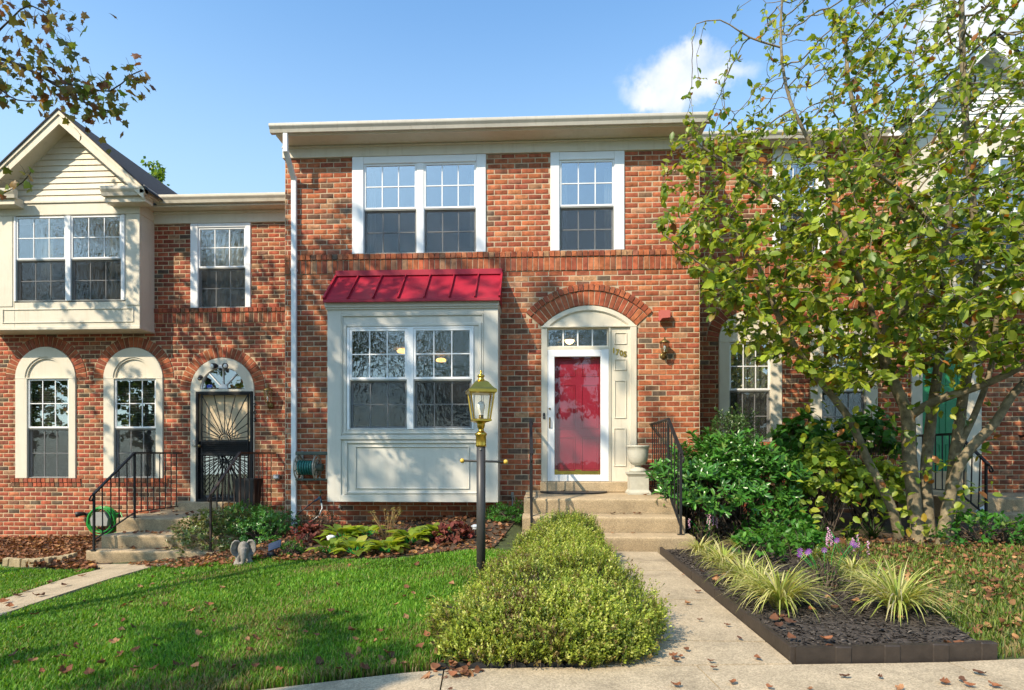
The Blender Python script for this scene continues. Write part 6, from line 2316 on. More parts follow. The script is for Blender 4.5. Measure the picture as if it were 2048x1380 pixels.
def magnolia():
    def W_(px, py, y): return P(px, py, y)
    y0 = -2.0
    base = G(1850, 1082)
    y0 = base.y
    limbs = [
        (None, [(G(1838, 1084) - Vector((0, 0, .1))), W_(1828, 1000, y0), W_(1818, 900, y0), W_(1815, 832, y0), W_(1790, 770, y0 - .1), W_(1768, 715, y0 - .2), W_(1775, 650, y0 - .35), W_(1845, 580, y0 - .5), W_(1890, 480, y0 - .7), W_(1900, 380, y0 - .9)], .085, .035),
        (0, [W_(1818, 835, y0), W_(1845, 815, y0 - .1), W_(1890, 795, y0 - .25), W_(1960, 772, y0 - .4), W_(2040, 735, y0 - .6), W_(2110, 680, y0 - .7)], .055, .03),
        (None, [(G(1800, 1080) - Vector((0, 0, .1))), W_(1785, 1020, y0 - .05), W_(1735, 920, y0 - .1), W_(1700, 840, y0 - .15), W_(1650, 775, y0 - .2), W_(1615, 730, y0 - .25), W_(1560, 640, y0 - .4), W_(1520, 540, y0 - .5), W_(1450, 440, y0 - .6)], .06, .018),
        (None, [(G(1862, 1084) - Vector((0, 0, .1))), W_(1852, 960, y0 + .15), W_(1862, 840, y0 + .2), W_(1880, 700, y0 + .25), W_(1885, 560, y0 + .3), W_(1800, 420, y0 + .2), W_(1740, 300, y0 + .1), W_(1700, 180, y0), W_(1690, 40, y0)], .075, .016),
        (None, [(G(1880, 1090) - Vector((0, 0, .1))), W_(1905, 970, y0 - .2), W_(1935, 905, y0 - .3), W_(1990, 845, y0 - .4), W_(2025, 790, y0 - .5), W_(2090, 720, y0 - .6), W_(2150, 600, y0 - .7)], .07, .03),
        (None, [(G(1893, 1088) - Vector((0, 0, .1))), W_(1908, 930, y0 - .05), W_(1925, 800, y0 - .1), W_(1948, 660, y0 - .1), W_(1955, 520, y0 - .1), W_(1935, 300, y0 - .2), W_(1925, 100, y0 - .2), W_(1922, -120, y0 - .2)], .068, .022),
        (0, [W_(1915, 900, y0 - .1), W_(1955, 815, y0 - .1), W_(1985, 720, y0 - .2), W_(1998, 600, y0 - .3), W_(2040, 450, y0 - .4)], .04, .018),
        (0, [W_(1760, 690, y0 - .25), W_(1720, 560, y0 - .5), W_(1640, 460, y0 - .6), W_(1560, 400, y0 - .7), W_(1470, 340, y0 - .7), W_(1400, 290, y0 - .7)], .034, .010),
        (0, [W_(1700, 500, y0 - .5), W_(1640, 330, y0 - .5), W_(1580, 200, y0 - .5), W_(1562, 90, y0 - .5), W_(1566, -30, y0 - .5)], .026, .009),
        (0, [W_(1562, 95, y0 - .5), W_(1500, 75, y0 - .5), W_(1440, 40, y0 - .5), W_(1392, 48, y0 - .5)], .011, .005),
        (0, [W_(1530, 560, y0 - .5), W_(1460, 560, y0 - .7), W_(1390, 520, y0 - .8), W_(1330, 470, y0 - .9)], .014, .005),
        (0, [W_(1890, 480, y0 - .7), W_(1800, 380, y0 - 1.2), W_(1700, 320, y0 - 1.5)], .03, .012),
    ]
    nodes, par, minr = limb_nodes(limbs)
    rs = np.random.RandomState(21)
    # crown points
    pts = []
    c = np.array(P(1890, 380, y0 - .4)); R_ = np.array((3.35, 1.8, 3.3))
    while len(pts) < 7600:
        q = rs.uniform(-1, 1, 3)
        l = np.linalg.norm(q)
        if l > 1: continue
        p = c + q * R_
        u = 1080 + (p[0] / (p[1] + DCAM)) * FX
        v = HY - (p[2] - CAMZ) / (p[1] + DCAM) * FX
        if p[1] > .35: continue
        # lower limit of the foliage, and an airy upper left
        low = float(np.interp(u, [1250, 1340, 1420, 1480, 1560, 1640, 1720, 1900, 2100, 2400], [440, 520, 640, 720, 735, 790, 780, 745, 700, 640]))
        if v > low: continue
        if v < 235 and u < 1640 and rs.rand() < .55: continue
        if v < 120 and u < 1500: continue
        if rs.rand() > .35 + .65 * l: continue
        pts.append(p)
    nodes, par = grow(nodes, par, pts, step=.095, infl=.8, kill=.115, iters=110, up=.04, rs=rs)
    r, ch = pipe_radii(par, .0032, 2.6, minr)
    r = np.minimum(r, np.where(np.arange(len(r)) < len(minr), np.pad(np.array(minr) * 1.15, (0, len(r) - len(minr))), .03))
    T = empty('magnolia_tree', tuple(base), 'many stemmed magnolia tree with yellow green leaves in front of the right house', 'tree')
    branch_mesh('trunk', nodes, par, r, M['bark'], T)
    # leaves on the thin twigs
    thin = np.nonzero((r < .0075) & (par >= 0))[0]
    P_, D_, S_ = [], [], []
    for i in thin:
        d = nodes[i] - nodes[par[i]]
        u = 1080 + nodes[i][0] / (nodes[i][1] + DCAM) * FX
        v = HY - (nodes[i][2] - CAMZ) / (nodes[i][1] + DCAM) * FX
        k = rs.poisson((3.0 if v > 330 else 2.1) if not (v < 250 and u < 1650) else .75)
        if ch[i] == 0: k += 2
        for _ in range(k):
            P_.append(nodes[par[i]] + d * rs.rand())
            D_.append(norm(d) * .8 + rs.randn(3) * .65 + np.array((0, 0, -.05)))
            S_.append((.05 + .085 * rs.rand() ** 1.4) * (1.15 if v > 450 else (.95 if v > 280 else .8)))
    # low suckers round the foot and low twigs hanging left of the stems
    for _ in range(95):
        q = P(rs.uniform(1590, 1990), rs.uniform(800, 1075), y0 - rs.uniform(.1, .5))
        for __ in range(3):
            P_.append(np.array(q) + rs.randn(3) * .05); D_.append(rs.randn(3) + np.array((0, -.3, .2))); S_.append(rs.uniform(.08, .13))
    P_, D_, S_ = np.array(P_), np.array(D_), np.array(S_)
    N_ = rs.randn(len(P_), 3) * .55 + np.array((-.25, -.35, .8))
    col = pick(MAG, len(P_), rs)
    V, F, C = leaves(P_, D_, N_, S_, leaf_tpl(.58, .16, .14, True), col, .2, rs)
    fast_mesh('crown', V, F, M['leaf'], T, C)
    print('magnolia', len(nodes), len(P_))


def street_tree(name, label, base, limbs, crown, n_att, leaf_n, cols, tpl, lsize, seed, mat_bark, keep=None, step=.2, kill=.32, infl=1.6, tip=.005):
    rs = np.random.RandomState(seed)
    nodes, par, minr = limb_nodes(limbs)
    pts = []
    while len(pts) < n_att:
        cc, rr = crown[rs.randint(len(crown))]
        q = rs.uniform(-1, 1, 3)
        if np.linalg.norm(q) > 1: continue
        p = np.array(cc) + q * np.array(rr)
        if keep is not None and not keep(p): continue
        pts.append(p)
    nodes, par = grow(nodes, par, pts, step=step, infl=infl, kill=kill, iters=90, up=.03, rs=rs)
    r, ch = pipe_radii(par, tip, 2.5, minr)
    T = empty(name, tuple(base), label, 'tree')
    branch_mesh('trunk', nodes, par, r, mat_bark, T, 6)
    thin = np.nonzero((r < tip * 2.2) & (par >= 0))[0]
    i = thin[rs.randint(len(thin), size=leaf_n)]
    t = rs.rand(leaf_n, 1)
    P_ = nodes[par[i]] * (1 - t) + nodes[i] * t + rs.randn(leaf_n, 3) * .05
    if keep is not None:
        m = np.array([keep(p) for p in P_]); P_ = P_[m]; i = i[m]
    D_ = rs.randn(len(P_), 3) * .8 + np.array((0, 0, -.45))
    N_ = rs.randn(len(P_), 3) * .7 + np.array((0, 0, .7))
    V, F, C = leaves(P_, D_, N_, rs.uniform(lsize[0], lsize[1], len(P_)), tpl, pick(cols, len(P_), rs), .18, rs)
    fast_mesh('crown', V, F, M['leaf'], T, C)
    print(name, len(nodes), len(P_))
    return T


magnolia()

MAPLE = [((.18, .18, .035), 4), ((.13, .14, .03), 3), ((.23, .14, .04), 4), ((.19, .08, .035), 2.5), ((.32, .25, .05), 2), ((.19, .26, .045), 2)]


def in_frame(p, mx=40):
    """true where the camera would see the point"""
    dy = p[1] + DCAM
    dep = dy * math.cos(TH) - p[0] * math.sin(TH)
    if dep < .4: return False
    u = CX + FX * (p[0] * math.cos(TH) + dy * math.sin(TH)) / dep
    v = HY - (p[2] - CAMZ) / dep * FX
    return -mx < u < 2048 + mx and -mx < v < 1380


def left_maple():
    # the trunk stands beyond the left edge; one bough hangs into the top left corner
    bx, by = -9.6, -3.4
    bz = ground(bx, by)
    yb = -3.6
    bough = [(bx + .1, by, 4.0), P(-260, 40, yb), P(-90, 90, yb), P(0, 117, yb), P(60, 140, yb), P(120, 175, yb), P(170, 205, yb), P(215, 222, yb)]
    tw2 = [P(100, 163, yb), P(160, 172, yb), P(220, 182, yb - .1), P(262, 150, yb - .1), P(285, 140, yb - .1)]
    tw3 = [P(-60, 120, yb), P(0, 178, yb + .2), P(35, 200, yb + .2), P(75, 202, yb + .2), P(108, 200, yb + .2)]
    tw4 = [P(-40, 100, yb), P(20, 40, yb - .2), P(60, 10, yb - .2), P(110, 40, yb - .2)]
    tw5 = [P(-200, 330, yb + .3), P(-40, 400, yb + .3), P(10, 385, yb + .3), P(45, 365, yb + .3), P(62, 345, yb + .3)]
    limbs = [(None, [(bx, by, bz - .1), (bx + .05, by, 2), (bx + .1, by, 4), (bx, by, 6), (bx - .2, by + .2, 8.5)], .19, .06),
             (0, bough, .05, .008), (0, tw2, .010, .005), (0, tw3, .010, .004), (0, tw4, .012, .005),
             (0, [(bx, by, 3.2), (bx + 1.2, by + .4, 3.6), P(-200, 330, yb + .3)], .03, .015), (0, tw5, .010, .004),
             (0, [(bx, by, 5.0), (bx - 1.5, by - .8, 6.5), (bx - 2.6, by - 1.2, 8)], .06, .02),
             (0, [(bx, by, 5.5), (bx + .6, by - 1.6, 6.8), (bx + 1.0, by - 2.8, 8)], .06, .02),
             (0, [(bx, by, 5.8), (bx + .4, by + 1.3, 7), (bx + .6, by + 2.2, 8.2)], .05, .02),
             (0, [(bx, by, 5.6), (bx + 1.6, by - .4, 6.9), (bx + 3.6, by - .7, 7.6)], .05, .02)]
    base = (bx, by, bz)
    crown = [((bx, by - .3, 7.4), (3.4, 3.2, 2.5)), ((bx + .3, by - .6, 5.8), (2.9, 2.6, 1.7)), ((bx + 2.6, by - .7, 7.7), (1.9, 1.8, 1.2))]

    def keep(p):
        return not in_frame(p, 30)
    rs = np.random.RandomState(4)
    T = street_tree('maple_tree', 'maple bough with brown and olive leaves hanging in at the top left', base, limbs, crown, 1800, 7600, MAPLE, maple_tpl(), (.09, .14), 31, M['bark_dark'], keep)
    # leaves of the bough in view
    P_, D_ = [], []

    def dress(a, b, n, sp):
        for _ in range(n):
            t = rs.rand()
            q = np.array(a) * (1 - t) + np.array(b) * t
            P_.append(q + rs.randn(3) * sp); D_.append(rs.randn(3) * .5 + np.array((.1, -.1, -.8)))
    for pl, n, sp in ((bough[1:], 30, .13), (tw2, 17, .09), (tw3, 9, .07), (tw4, 30, .16), (tw5, 6, .05)):
        for a, b in zip(pl[:-1], pl[1:]): dress(a, b, n, sp)
    dress(P(10, 20, yb), P(120, 190, yb), 70, .24)
    dress(P(120, 150, yb), P(215, 225, yb), 50, .12)
    dress(P(0, 0, yb), P(150, 40, yb), 40, .20)
    P_, D_ = np.array(P_), np.array(D_)
    V, F, C = leaves(P_, D_, rs.randn(len(P_), 3) + np.array((0, -.4, .3)), rs.uniform(.055, .095, len(P_)), maple_tpl(), pick(MAPLE, len(P_), rs), .2, rs)
    fast_mesh('bough_leaves', V, F, M['leaf'], T, C)
    mb = MB()
    for q in P_[::2]:
        a = Vector(q); b = a + Vector((rs.uniform(-.12, .02), rs.uniform(-.05, .05), rs.uniform(.02, .12)))
        mb.tube([a, (a + b) / 2 + Vector((0, 0, .01)), b], .0016, 4, cap=False)
    o = mb.build('leaf_stalks', M['bark_dark'], T); o['kind'] = 'stuff'


left_maple()


def other_trees():
    G_ = [((.07, .12, .02), 4), ((.10, .16, .025), 3), ((.05, .09, .018), 3), ((.16, .15, .03), 1.5), ((.2, .1, .03), 1)]
    # street trees behind the camera: they dapple the lawn and facades and stand in the window reflections
    spec = [((-7.6, -12.6), 5.4, (2.5, 2.4, 2.3), 6000, 41, (.14, .24), 'street tree behind the viewer whose shade dapples the lawn'),
            ((-9.6, -9.6), 12.6, (3.2, 2.6, 2.2), 2500, 49, (.12, .22), 'tall street tree behind the viewer whose shade dapples the red door facade'),
            ((3.2, -21), 6.0, (3.8, 3.0, 3.6), 6000, 42, (.2, .36), 'street tree across the road mirrored in the bay window'),
            ((11.5, -21), 5.6, (4.2, 3.2, 4.2), 6000, 43, (.2, .36), 'street tree across the road mirrored in the right arched windows'),
            ((-4.5, -24), 6.6, (3.8, 3.2, 4.4), 6000, 44, (.2, .36), 'street tree across the road mirrored in the upper windows'),
            ((-13, -20), 6.0, (4.2, 3.4, 4.6), 6000, 45, (.2, .36), 'street tree across the road mirrored in the left upper window'),
            ((-22, -20), 6.4, (4.4, 3.4, 5.2), 6500, 47, (.22, .38), 'street tree far left across the road mirrored in the oriel panes'),
            ((-31, -22), 6.4, (4.6, 3.4, 5.2), 6500, 48, (.22, .38), 'outermost left street tree mirrored in the left arched windows')]
    for (xy, h, rr, n, seed, ls, lab) in spec:
        x, y = xy
        b = (x, y, ground(x, y))
        limbs = [(None, [(x, y, b[2] - .1), (x + .05, y, 2), (x, y + .05, h - 1), (x + .1, y, h + rr[2] * .6)], .15, .05),
                 (0, [(x, y, 3), (x + rr[0] * .5, y + .4, h), (x + rr[0] * .7, y + .6, h + 1)], .05, .02), (0, [(x, y, 3), (x - rr[0] * .5, y - .3, h), (x - rr[0] * .7, y - .5, h + 1)], .05, .02)]
        T = street_tree('street_tree', lab, b, limbs, [((x, y, h), rr)], 420 if seed != 49 else 170, n, G_, small_tpl(.7), ls, seed, M['bark_dark'], step=.3, kill=.5, infl=2.5, tip=.008)
        T['group'] = 'street trees behind the viewer'
    # young tree behind the left roof
    p = P(310, 400, 7.0)
    b = (p.x, 7.0, -.4)
    yg = [((.16, .26, .03), 4), ((.22, .32, .04), 3), ((.10, .18, .025), 2)]
    zt = P(320, 322, 7).z
    limbs = [(None, [(p.x, 7, -.5), (p.x, 7, zt - 2), (p.x + .15, 7, zt - .1)], .09, .012)]
    street_tree('background_tree', 'light green treetop behind the left house roof', b, limbs, [((p.x - .05, 7, zt - 1.1), (.62, .6, 1.15)), ((p.x - .9, 7.2, zt - 1.5), (.7, .6, .85))], 260, 1700, yg, small_tpl(.6), (.11, .17), 46, M['bark_dark'], step=.16, kill=.2, infl=1.2)


other_trees()
# ------------------------------------------------------------------ shrubs, hedge and flowers
def shrub(name, label, c, R_, n_sprig, per, lsize, cols, tpl, seed, mat_='leaf_gloss', spread=.6, shell=.35, up=.35, cat='shrub', stem=True, group=None, clip=None, core=.72, lump=.18):
    """leafy mound: rosettes of leaves on twigs over and through an uneven ellipsoid"""
    rs = np.random.RandomState(seed)
    c = np.array(c, float); R_ = np.array(R_, float)
    g = ground(c[0], c[1])
    T = empty(name, (c[0], c[1], g), label, cat, group)
    q = rand_dir(n_sprig, rs)
    q[:, 2] = np.where(q[:, 2] < -.35, -q[:, 2], q[:, 2])
    f = 1 - shell * rs.rand(n_sprig, 1) ** 1.6
    ph = rs.rand(6) * 6
    bump = 1 + lump * (np.sin(q[:, :1] * 5 + ph[0]) * np.sin(q[:, 1:2] * 6 + ph[1]) + .7 * np.sin(q[:, 2:3] * 7 + ph[2] + q[:, :1] * 4))
    pos = c + q * R_ * f * bump
    if clip is not None:
        m = clip(pos); pos, q = pos[m], q[m]
    pos[:, 2] = np.maximum(pos[:, 2], g + .02)
    n = len(pos)
    ax = norm(norm(q / R_) + np.array((0, 0, up)) + rs.randn(n, 3) * .25)
    P_ = np.repeat(pos, per, 0)
    A_ = np.repeat(ax, per, 0)
    side = norm(np.cross(A_, rs.randn(n * per, 3)))
    D_ = A_ * (1 - spread * rs.rand(n * per, 1)) + side * spread * 1.2
    P_ = P_ + A_ * (rs.rand(n * per, 1) - .5) * lsize[1] * 1.2
    N_ = A_ + rs.randn(n * per, 3) * .3
    sc = np.repeat(pick(cols, n, rs), per, 0) * .6 + pick(cols, n * per, rs) * .4
    V, F, C = leaves(P_, D_, N_, rs.uniform(lsize[0], lsize[1], n * per), tpl, sc, .16, rs)
    fast_mesh('foliage', V, F, M[mat_], T, C)
    if stem:
        mb = MB()
        for i in range(min(70, n)):
            k = rs.randint(n)
            a = Vector((c[0] + rs.uniform(-.3, .3) * R_[0], c[1] + rs.uniform(-.3, .3) * R_[1], g - .03)); b = Vector(pos[k])
            m = a.lerp(b, .5) + Vector(rs.randn(3) * .04)
            mb.tube([a, m, b], [.009, .006, .003], 5, cap=False)
        o = mb.build('stems', M['bark_dark'], T); o['kind'] = 'stuff'
    return T


def mound_hedge():
    """the clipped yellow green hedge along the left of the walk"""
    rs = np.random.RandomState(8)
    T = empty('hedge', (.05, -4.3, 0), 'spreading yellow green clipped hedge in front of the steps beside the walk', 'hedge')
    # long mound: centre line, half width and height along y
    ks = [(-6.12, .03, .25, .03), (-6.05, .03, .46, .14), (-5.9, .03, .60, .26), (-5.6, .03, .68, .355), (-5.2, .04, .69, .39), (-4.7, .09, .58, .385), (-4.2, .13, .51, .39), (-3.6, .17, .47, .425), (-3.0, .20, .47, .475), (-2.7, .21, .42, .45), (-2.45, .22, .32, .34), (-2.28, .22, .14, .1)]

    def prof(y):
        for a, b in zip(ks[:-1], ks[1:]):
            if a[0] <= y <= b[0]:
                t = (y - a[0]) / (b[0] - a[0])
                return tuple(a[i] + (b[i] - a[i]) * t for i in (1, 2, 3))
        return ks[0][1:] if y < ks[0][0] else ks[-1][1:]

    def surf(y, a, k=1.0):
        cx, hw, h = prof(y)
        ca, sa = math.cos(a), math.sin(a)
        xc = .16 * min(1, hw / .5)
        x = cx + xc * k + (hw - xc if ca > 0 else hw + xc) * k * ca
        z = h * k * abs(sa) ** 1.02
        bmp = 1 + .20 * mnoise.noise(Vector((x * 2.6, y * 2.6, z * 2.6))) + .13 * mnoise.noise(Vector((x * 6.5, y * 6.5, z * 6.5 + 5)))
        return np.array((cx + (x - cx) * bmp, y, .02 + z * bmp))
    # dark twiggy core so that nothing shows through
    V, F = [], []
    ny, na = 40, 18
    for j in range(ny + 1):
        y = -6.11 + (3.8) * j / ny
        for i in range(na + 1):
            V.append(surf(y, math.pi * i / na, .80))
    for j in range(ny):
        for i in range(na):
            b = j * (na + 1) + i
            F.append((b, b + 1, b + na + 2, b + na + 1))
    core_m = mat('hedge_twigs', (.035, .034, .014), rough=1, var=.5, scale=30, bump=.9, bscale=40)
    o = fast_mesh('twig_core', V, F, core_m, T)
    n = 10500
    pos, nor = [], []
    while len(pos) < n:
        y = -6.12 + 3.83 * (1 - rs.rand() ** .8) if rs.rand() < .72 else rs.uniform(-6.12, -5.6)
        a = math.acos(np.sign(rs.rand() - .5) * rs.rand() ** 1.25) if rs.rand() < .75 else math.pi * rs.rand()
        k = 1 - .16 * rs.rand() ** 1.5
        p = surf(y, a, k)
        cx, hw, h = prof(y)
        nn = np.array(((p[0] - cx) / hw ** 2 * .35, (-.9 if y < -5.85 else (-.35 if y < -5.4 else (.3 if y > -2.5 else 0))), p[2] / h ** 2 * .25 + .15))
        if y < -5.5: p[1] -= .04 * rs.rand()
        pos.append(p); nor.append(nn / np.linalg.norm(nn))
    # skirt of low shoots hanging over the edging
    for _ in range(900):
        a = rs.uniform(math.pi * .95, math.pi * 2.05)
        q = np.array((.04 + .70 * math.cos(a) * rs.uniform(.9, 1.02), -5.55 + .58 * math.sin(a) * rs.uniform(.92, 1.03), rs.uniform(.03, .22)))
        pos.append(q); nn = np.array((math.cos(a), math.sin(a) - .2, .25)); nor.append(nn / np.linalg.norm(nn))
    n = len(pos)
    pos, nor = np.array(pos), np.array(nor)
    ax = norm(nor * .55 + np.array((0, -.05, .55)) + rs.randn(n, 3) * .22)
    per = 11
    L = rs.uniform(.045, .11, (n, 1)) * rs.choice([.8, 1, 1.35], (n, 1), p=[.3, .5, .2])
    t = np.tile(np.linspace(.05, 1, per), n)[:, None]
    A_ = np.repeat(ax, per, 0); P_ = np.repeat(pos, per, 0) + A_ * t * np.repeat(L, per, 0)
    side = norm(np.cross(A_, rs.randn(n * per, 3)))
    D_ = A_ * .75 + side * .75
    cols = [((.34, .42, .06), 5), ((.42, .47, .085), 4), ((.23, .31, .04), 4), ((.52, .54, .15), 2), ((.12, .19, .028), 2.8), ((.33, .25, .09), .9)]
    pt = np.array([mnoise.noise(Vector(p * 2.2)) + .6 * mnoise.noise(Vector(p * 7)) for p in pos])[:, None]
    base_c = pick(cols, n, rs) * (1 + .22 * np.clip(pt, -1, 1))
    base_c = np.where((pt < -.42) & (rs.rand(n, 1) < .5), np.array((.20, .145, .06)), base_c)
    sc = np.repeat(base_c, per, 0) * (.32 + .75 * t)  # shade put into the leaf colour: darker at sprig base, lighter at tip
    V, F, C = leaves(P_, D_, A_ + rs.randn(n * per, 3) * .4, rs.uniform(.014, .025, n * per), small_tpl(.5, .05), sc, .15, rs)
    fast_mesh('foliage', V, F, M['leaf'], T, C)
    m = MB()
    for i in range(0, n, 12):
        p = Vector(pos[i]); q = p + Vector(ax[i]) * .06; b = p - Vector(nor[i]) * .12
        m.tube([b, p, q], [.004, .003, .0015], 4, cap=False)
    o = m.build('twigs', M['bark_dark'], T); o['kind'] = 'stuff'


mound_hedge()


def beds():
    lau = [((.05, .18, .026), 5), ((.075, .24, .032), 4), ((.035, .115, .02), 3), ((.13, .29, .045), 1.6), ((.22, .27, .07), .4)]
    tl = leaf_tpl(.32, .14, .12)
    c = P(1462, 985, -1.15)
    shrub('laurel_shrub', 'large glossy dark green laurel shrub beside the right step railing', (c.x, -1.1, .68), (1.0, .68, .70), 950, 9, (.075, .125), lau, tl, 51, up=.5, spread=.75)
    c = P(1385, 930, -1.2)
    shrub('laurel_shrub', 'laurel shoots reaching over the railing right of the urn', (c.x, -.75, .72), (.36, .45, .52), 170, 9, (.075, .12), lau, tl, 52, up=.6, spread=.75)
    c = P(1480, 850, -.2)
    fine = [((.05, .12, .03), 5), ((.08, .17, .045), 3), ((.13, .22, .07), 1.5), ((.3, .34, .16), .4)]
    shrub('boxwood_shrub', 'fine leaved rounded bush in front of the first right arched window', (c.x, .1, 1.35), (.40, .36, .56), 900, 10, (.018, .032), fine, small_tpl(.5), 53, up=.4)
    hyd = [((.30, .42, .05), 4), ((.40, .52, .07), 3), ((.19, .30, .04), 3), ((.48, .48, .07), 1)]
    for k, (px, py, y, r, lab) in enumerate(((1650, 960, -1.0, (.42, .4, .45), 'bright green broad leaved hydrangea right of the laurel'), (1745, 985, -1.1, (.42, .4, .38), 'broad leaved hydrangea left of the magnolia trunks'), (1600, 900, -.3, (.4, .35, .5), 'tall leafy bush between the two right arched windows'), (1730, 890, -.2, (.5, .35, .42), 'leafy bush under the second right arched window'))):
        c = P(px, py, y)
        shrub('hydrangea', lab, (c.x, y, max(c.z, ground(c.x, y) + .25)), r, 120, 4, (.09, .15), hyd if k < 2 else lau, leaf_tpl(.66, .12, .2, True), 60 + k, 'leaf', up=.5, spread=.8, group='broad leaved bushes under the right windows')
    # low planting behind the magnolia, left and right of the trunks
    for k, (px, py, y, r, lab) in enumerate(((1990, 1065, -1.9, (.7, .4, .26), 'low dark ground plant right of the magnolia foot'), (1560, 1055, -1.6, (.5, .35, .3), 'low leafy plant at the front of the laurel'))):
        c = P(px, py, y)
        shrub('ground_plant', lab, (c.x, y, ground(c.x, y) + .1), r, 130, 6, (.05, .09), lau, leaf_tpl(.5), 70 + k, 'leaf', up=.6)
    # azaleas and evergreen shrubs left of the hostas
    az = [((.11, .17, .035), 4), ((.16, .22, .04), 3), ((.21, .18, .055), 2), ((.06, .11, .025), 2), ((.28, .25, .09), 1)]
    gr = [((.05, .18, .026), 5), ((.085, .25, .035), 4), ((.14, .33, .045), 2), ((.035, .11, .02), 2)]
    g = P(440, 1070, -.1)
    shrub('azalea_shrub', 'bronze green azalea shrub beside the left concrete steps', (g.x, -.15, -.14), (.70, .55, .42), 620, 9, (.035, .065), az, leaf_tpl(.36), 81, up=.55, spread=.8)
    g = P(545, 1075, -.2)
    shrub('azalea_shrub', 'bright green azalea shrub in front of the downspout', (g.x, -.35, -.08), (.50, .42, .40), 480, 9, (.03, .055), gr, leaf_tpl(.36), 82, up=.55, spread=.8)
    g = P(500, 1060, .2)
    shrub('azalea_shrub', 'dark green azalea behind the elephant statue', (g.x, .1, -.02), (.6, .45, .38), 420, 9, (.035, .06), gr, leaf_tpl(.36), 83, up=.55, spread=.8)
    g = P(640, 1045, -.15)
    br = [((.06, .04, .03), 4), ((.085, .06, .035), 3), ((.045, .05, .02), 2)]
    shrub('dry_bush', 'dark twiggy half bare bush under the garden tap', (g.x, -.3, .08), (.34, .25, .22), 240, 6, (.02, .035), br, small_tpl(.5), 84, 'dry', up=.3)
    fern = [((.06, .2, .03), 4), ((.09, .27, .035), 3), ((.04, .13, .02), 2)]
    g = P(1012, 1050, -.45)
    shrub('fern_plant', 'feathery bright green plant left of the landing', (g.x, -.5, .16), (.36, .32, .27), 300, 10, (.025, .05), fern, small_tpl(.3), 85, 'leaf', up=.6)
    g = P(1030, 1015, -.3)
    shrub('fern_plant', 'small green sprig against the landing corner', (g.x + .08, -.35, .25), (.14, .14, .25), 70, 8, (.025, .045), fern, small_tpl(.4), 86, 'leaf', up=.9)
    # small groundcover near the solar light
    g = G(585, 1112)
    shrub('ground_plant', 'small dark green plant right of the solar spotlight', (g.x, g.y, g.z + .06), (.16, .14, .14), 90, 8, (.02, .035), gr, small_tpl(.5), 87, 'leaf', up=.6)


beds()


def clump(name, label, p, n, L, wd, cols, seed, arch=1.0, rise=.9, group=None, cat='plant', spread=.05, up=.6):
    """tuft of arching straps"""
    rs = np.random.RandomState(seed)
    seg = 6
    V, F, C = [], [], []
    base = np.array(p)
    for i in range(n):
        a = rs.rand() * 2 * math.pi
        out = np.array((math.cos(a), math.sin(a), 0))
        l = rs.uniform(L[0], L[1])
        lean = rs.uniform(.25, 1.0) ** .8 * arch
        side = np.array((-math.sin(a), math.cos(a), 0))
        w = wd * rs.uniform(.7, 1.2)
        c = np.array(cols[rs.choice(len(cols), p=np.array([x[1] for x in cols]) / sum(x[1] for x in cols))][0]) * rs.uniform(.8, 1.2)
        b = len(V)
        q = base + out * rs.rand() * spread
        th = math.pi / 2 - rs.uniform(.08, .75)
        bend = rs.uniform(.7, 2.1) * arch
        for k in range(seg + 1):
            t = k / seg
            ww = w * (.75 + .5 * t if t < .5 else 2 * (1 - t) * .98 + .02)
            V += [q - side * ww, q + side * ww]
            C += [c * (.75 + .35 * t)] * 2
            th2 = th - bend * t * 1.25
            q = q + (out * math.cos(th2) + np.array((0, 0, math.sin(th2)))) * l / seg
            q[2] = max(q[2], base[2] + .012)
        for k in range(seg):
            F.append((b + 2 * k, b + 2 * k + 1, b + 2 * k + 3, b + 2 * k + 2))
    T = empty(name, tuple(p), label, cat, group)
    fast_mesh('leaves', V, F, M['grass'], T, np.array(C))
    return T


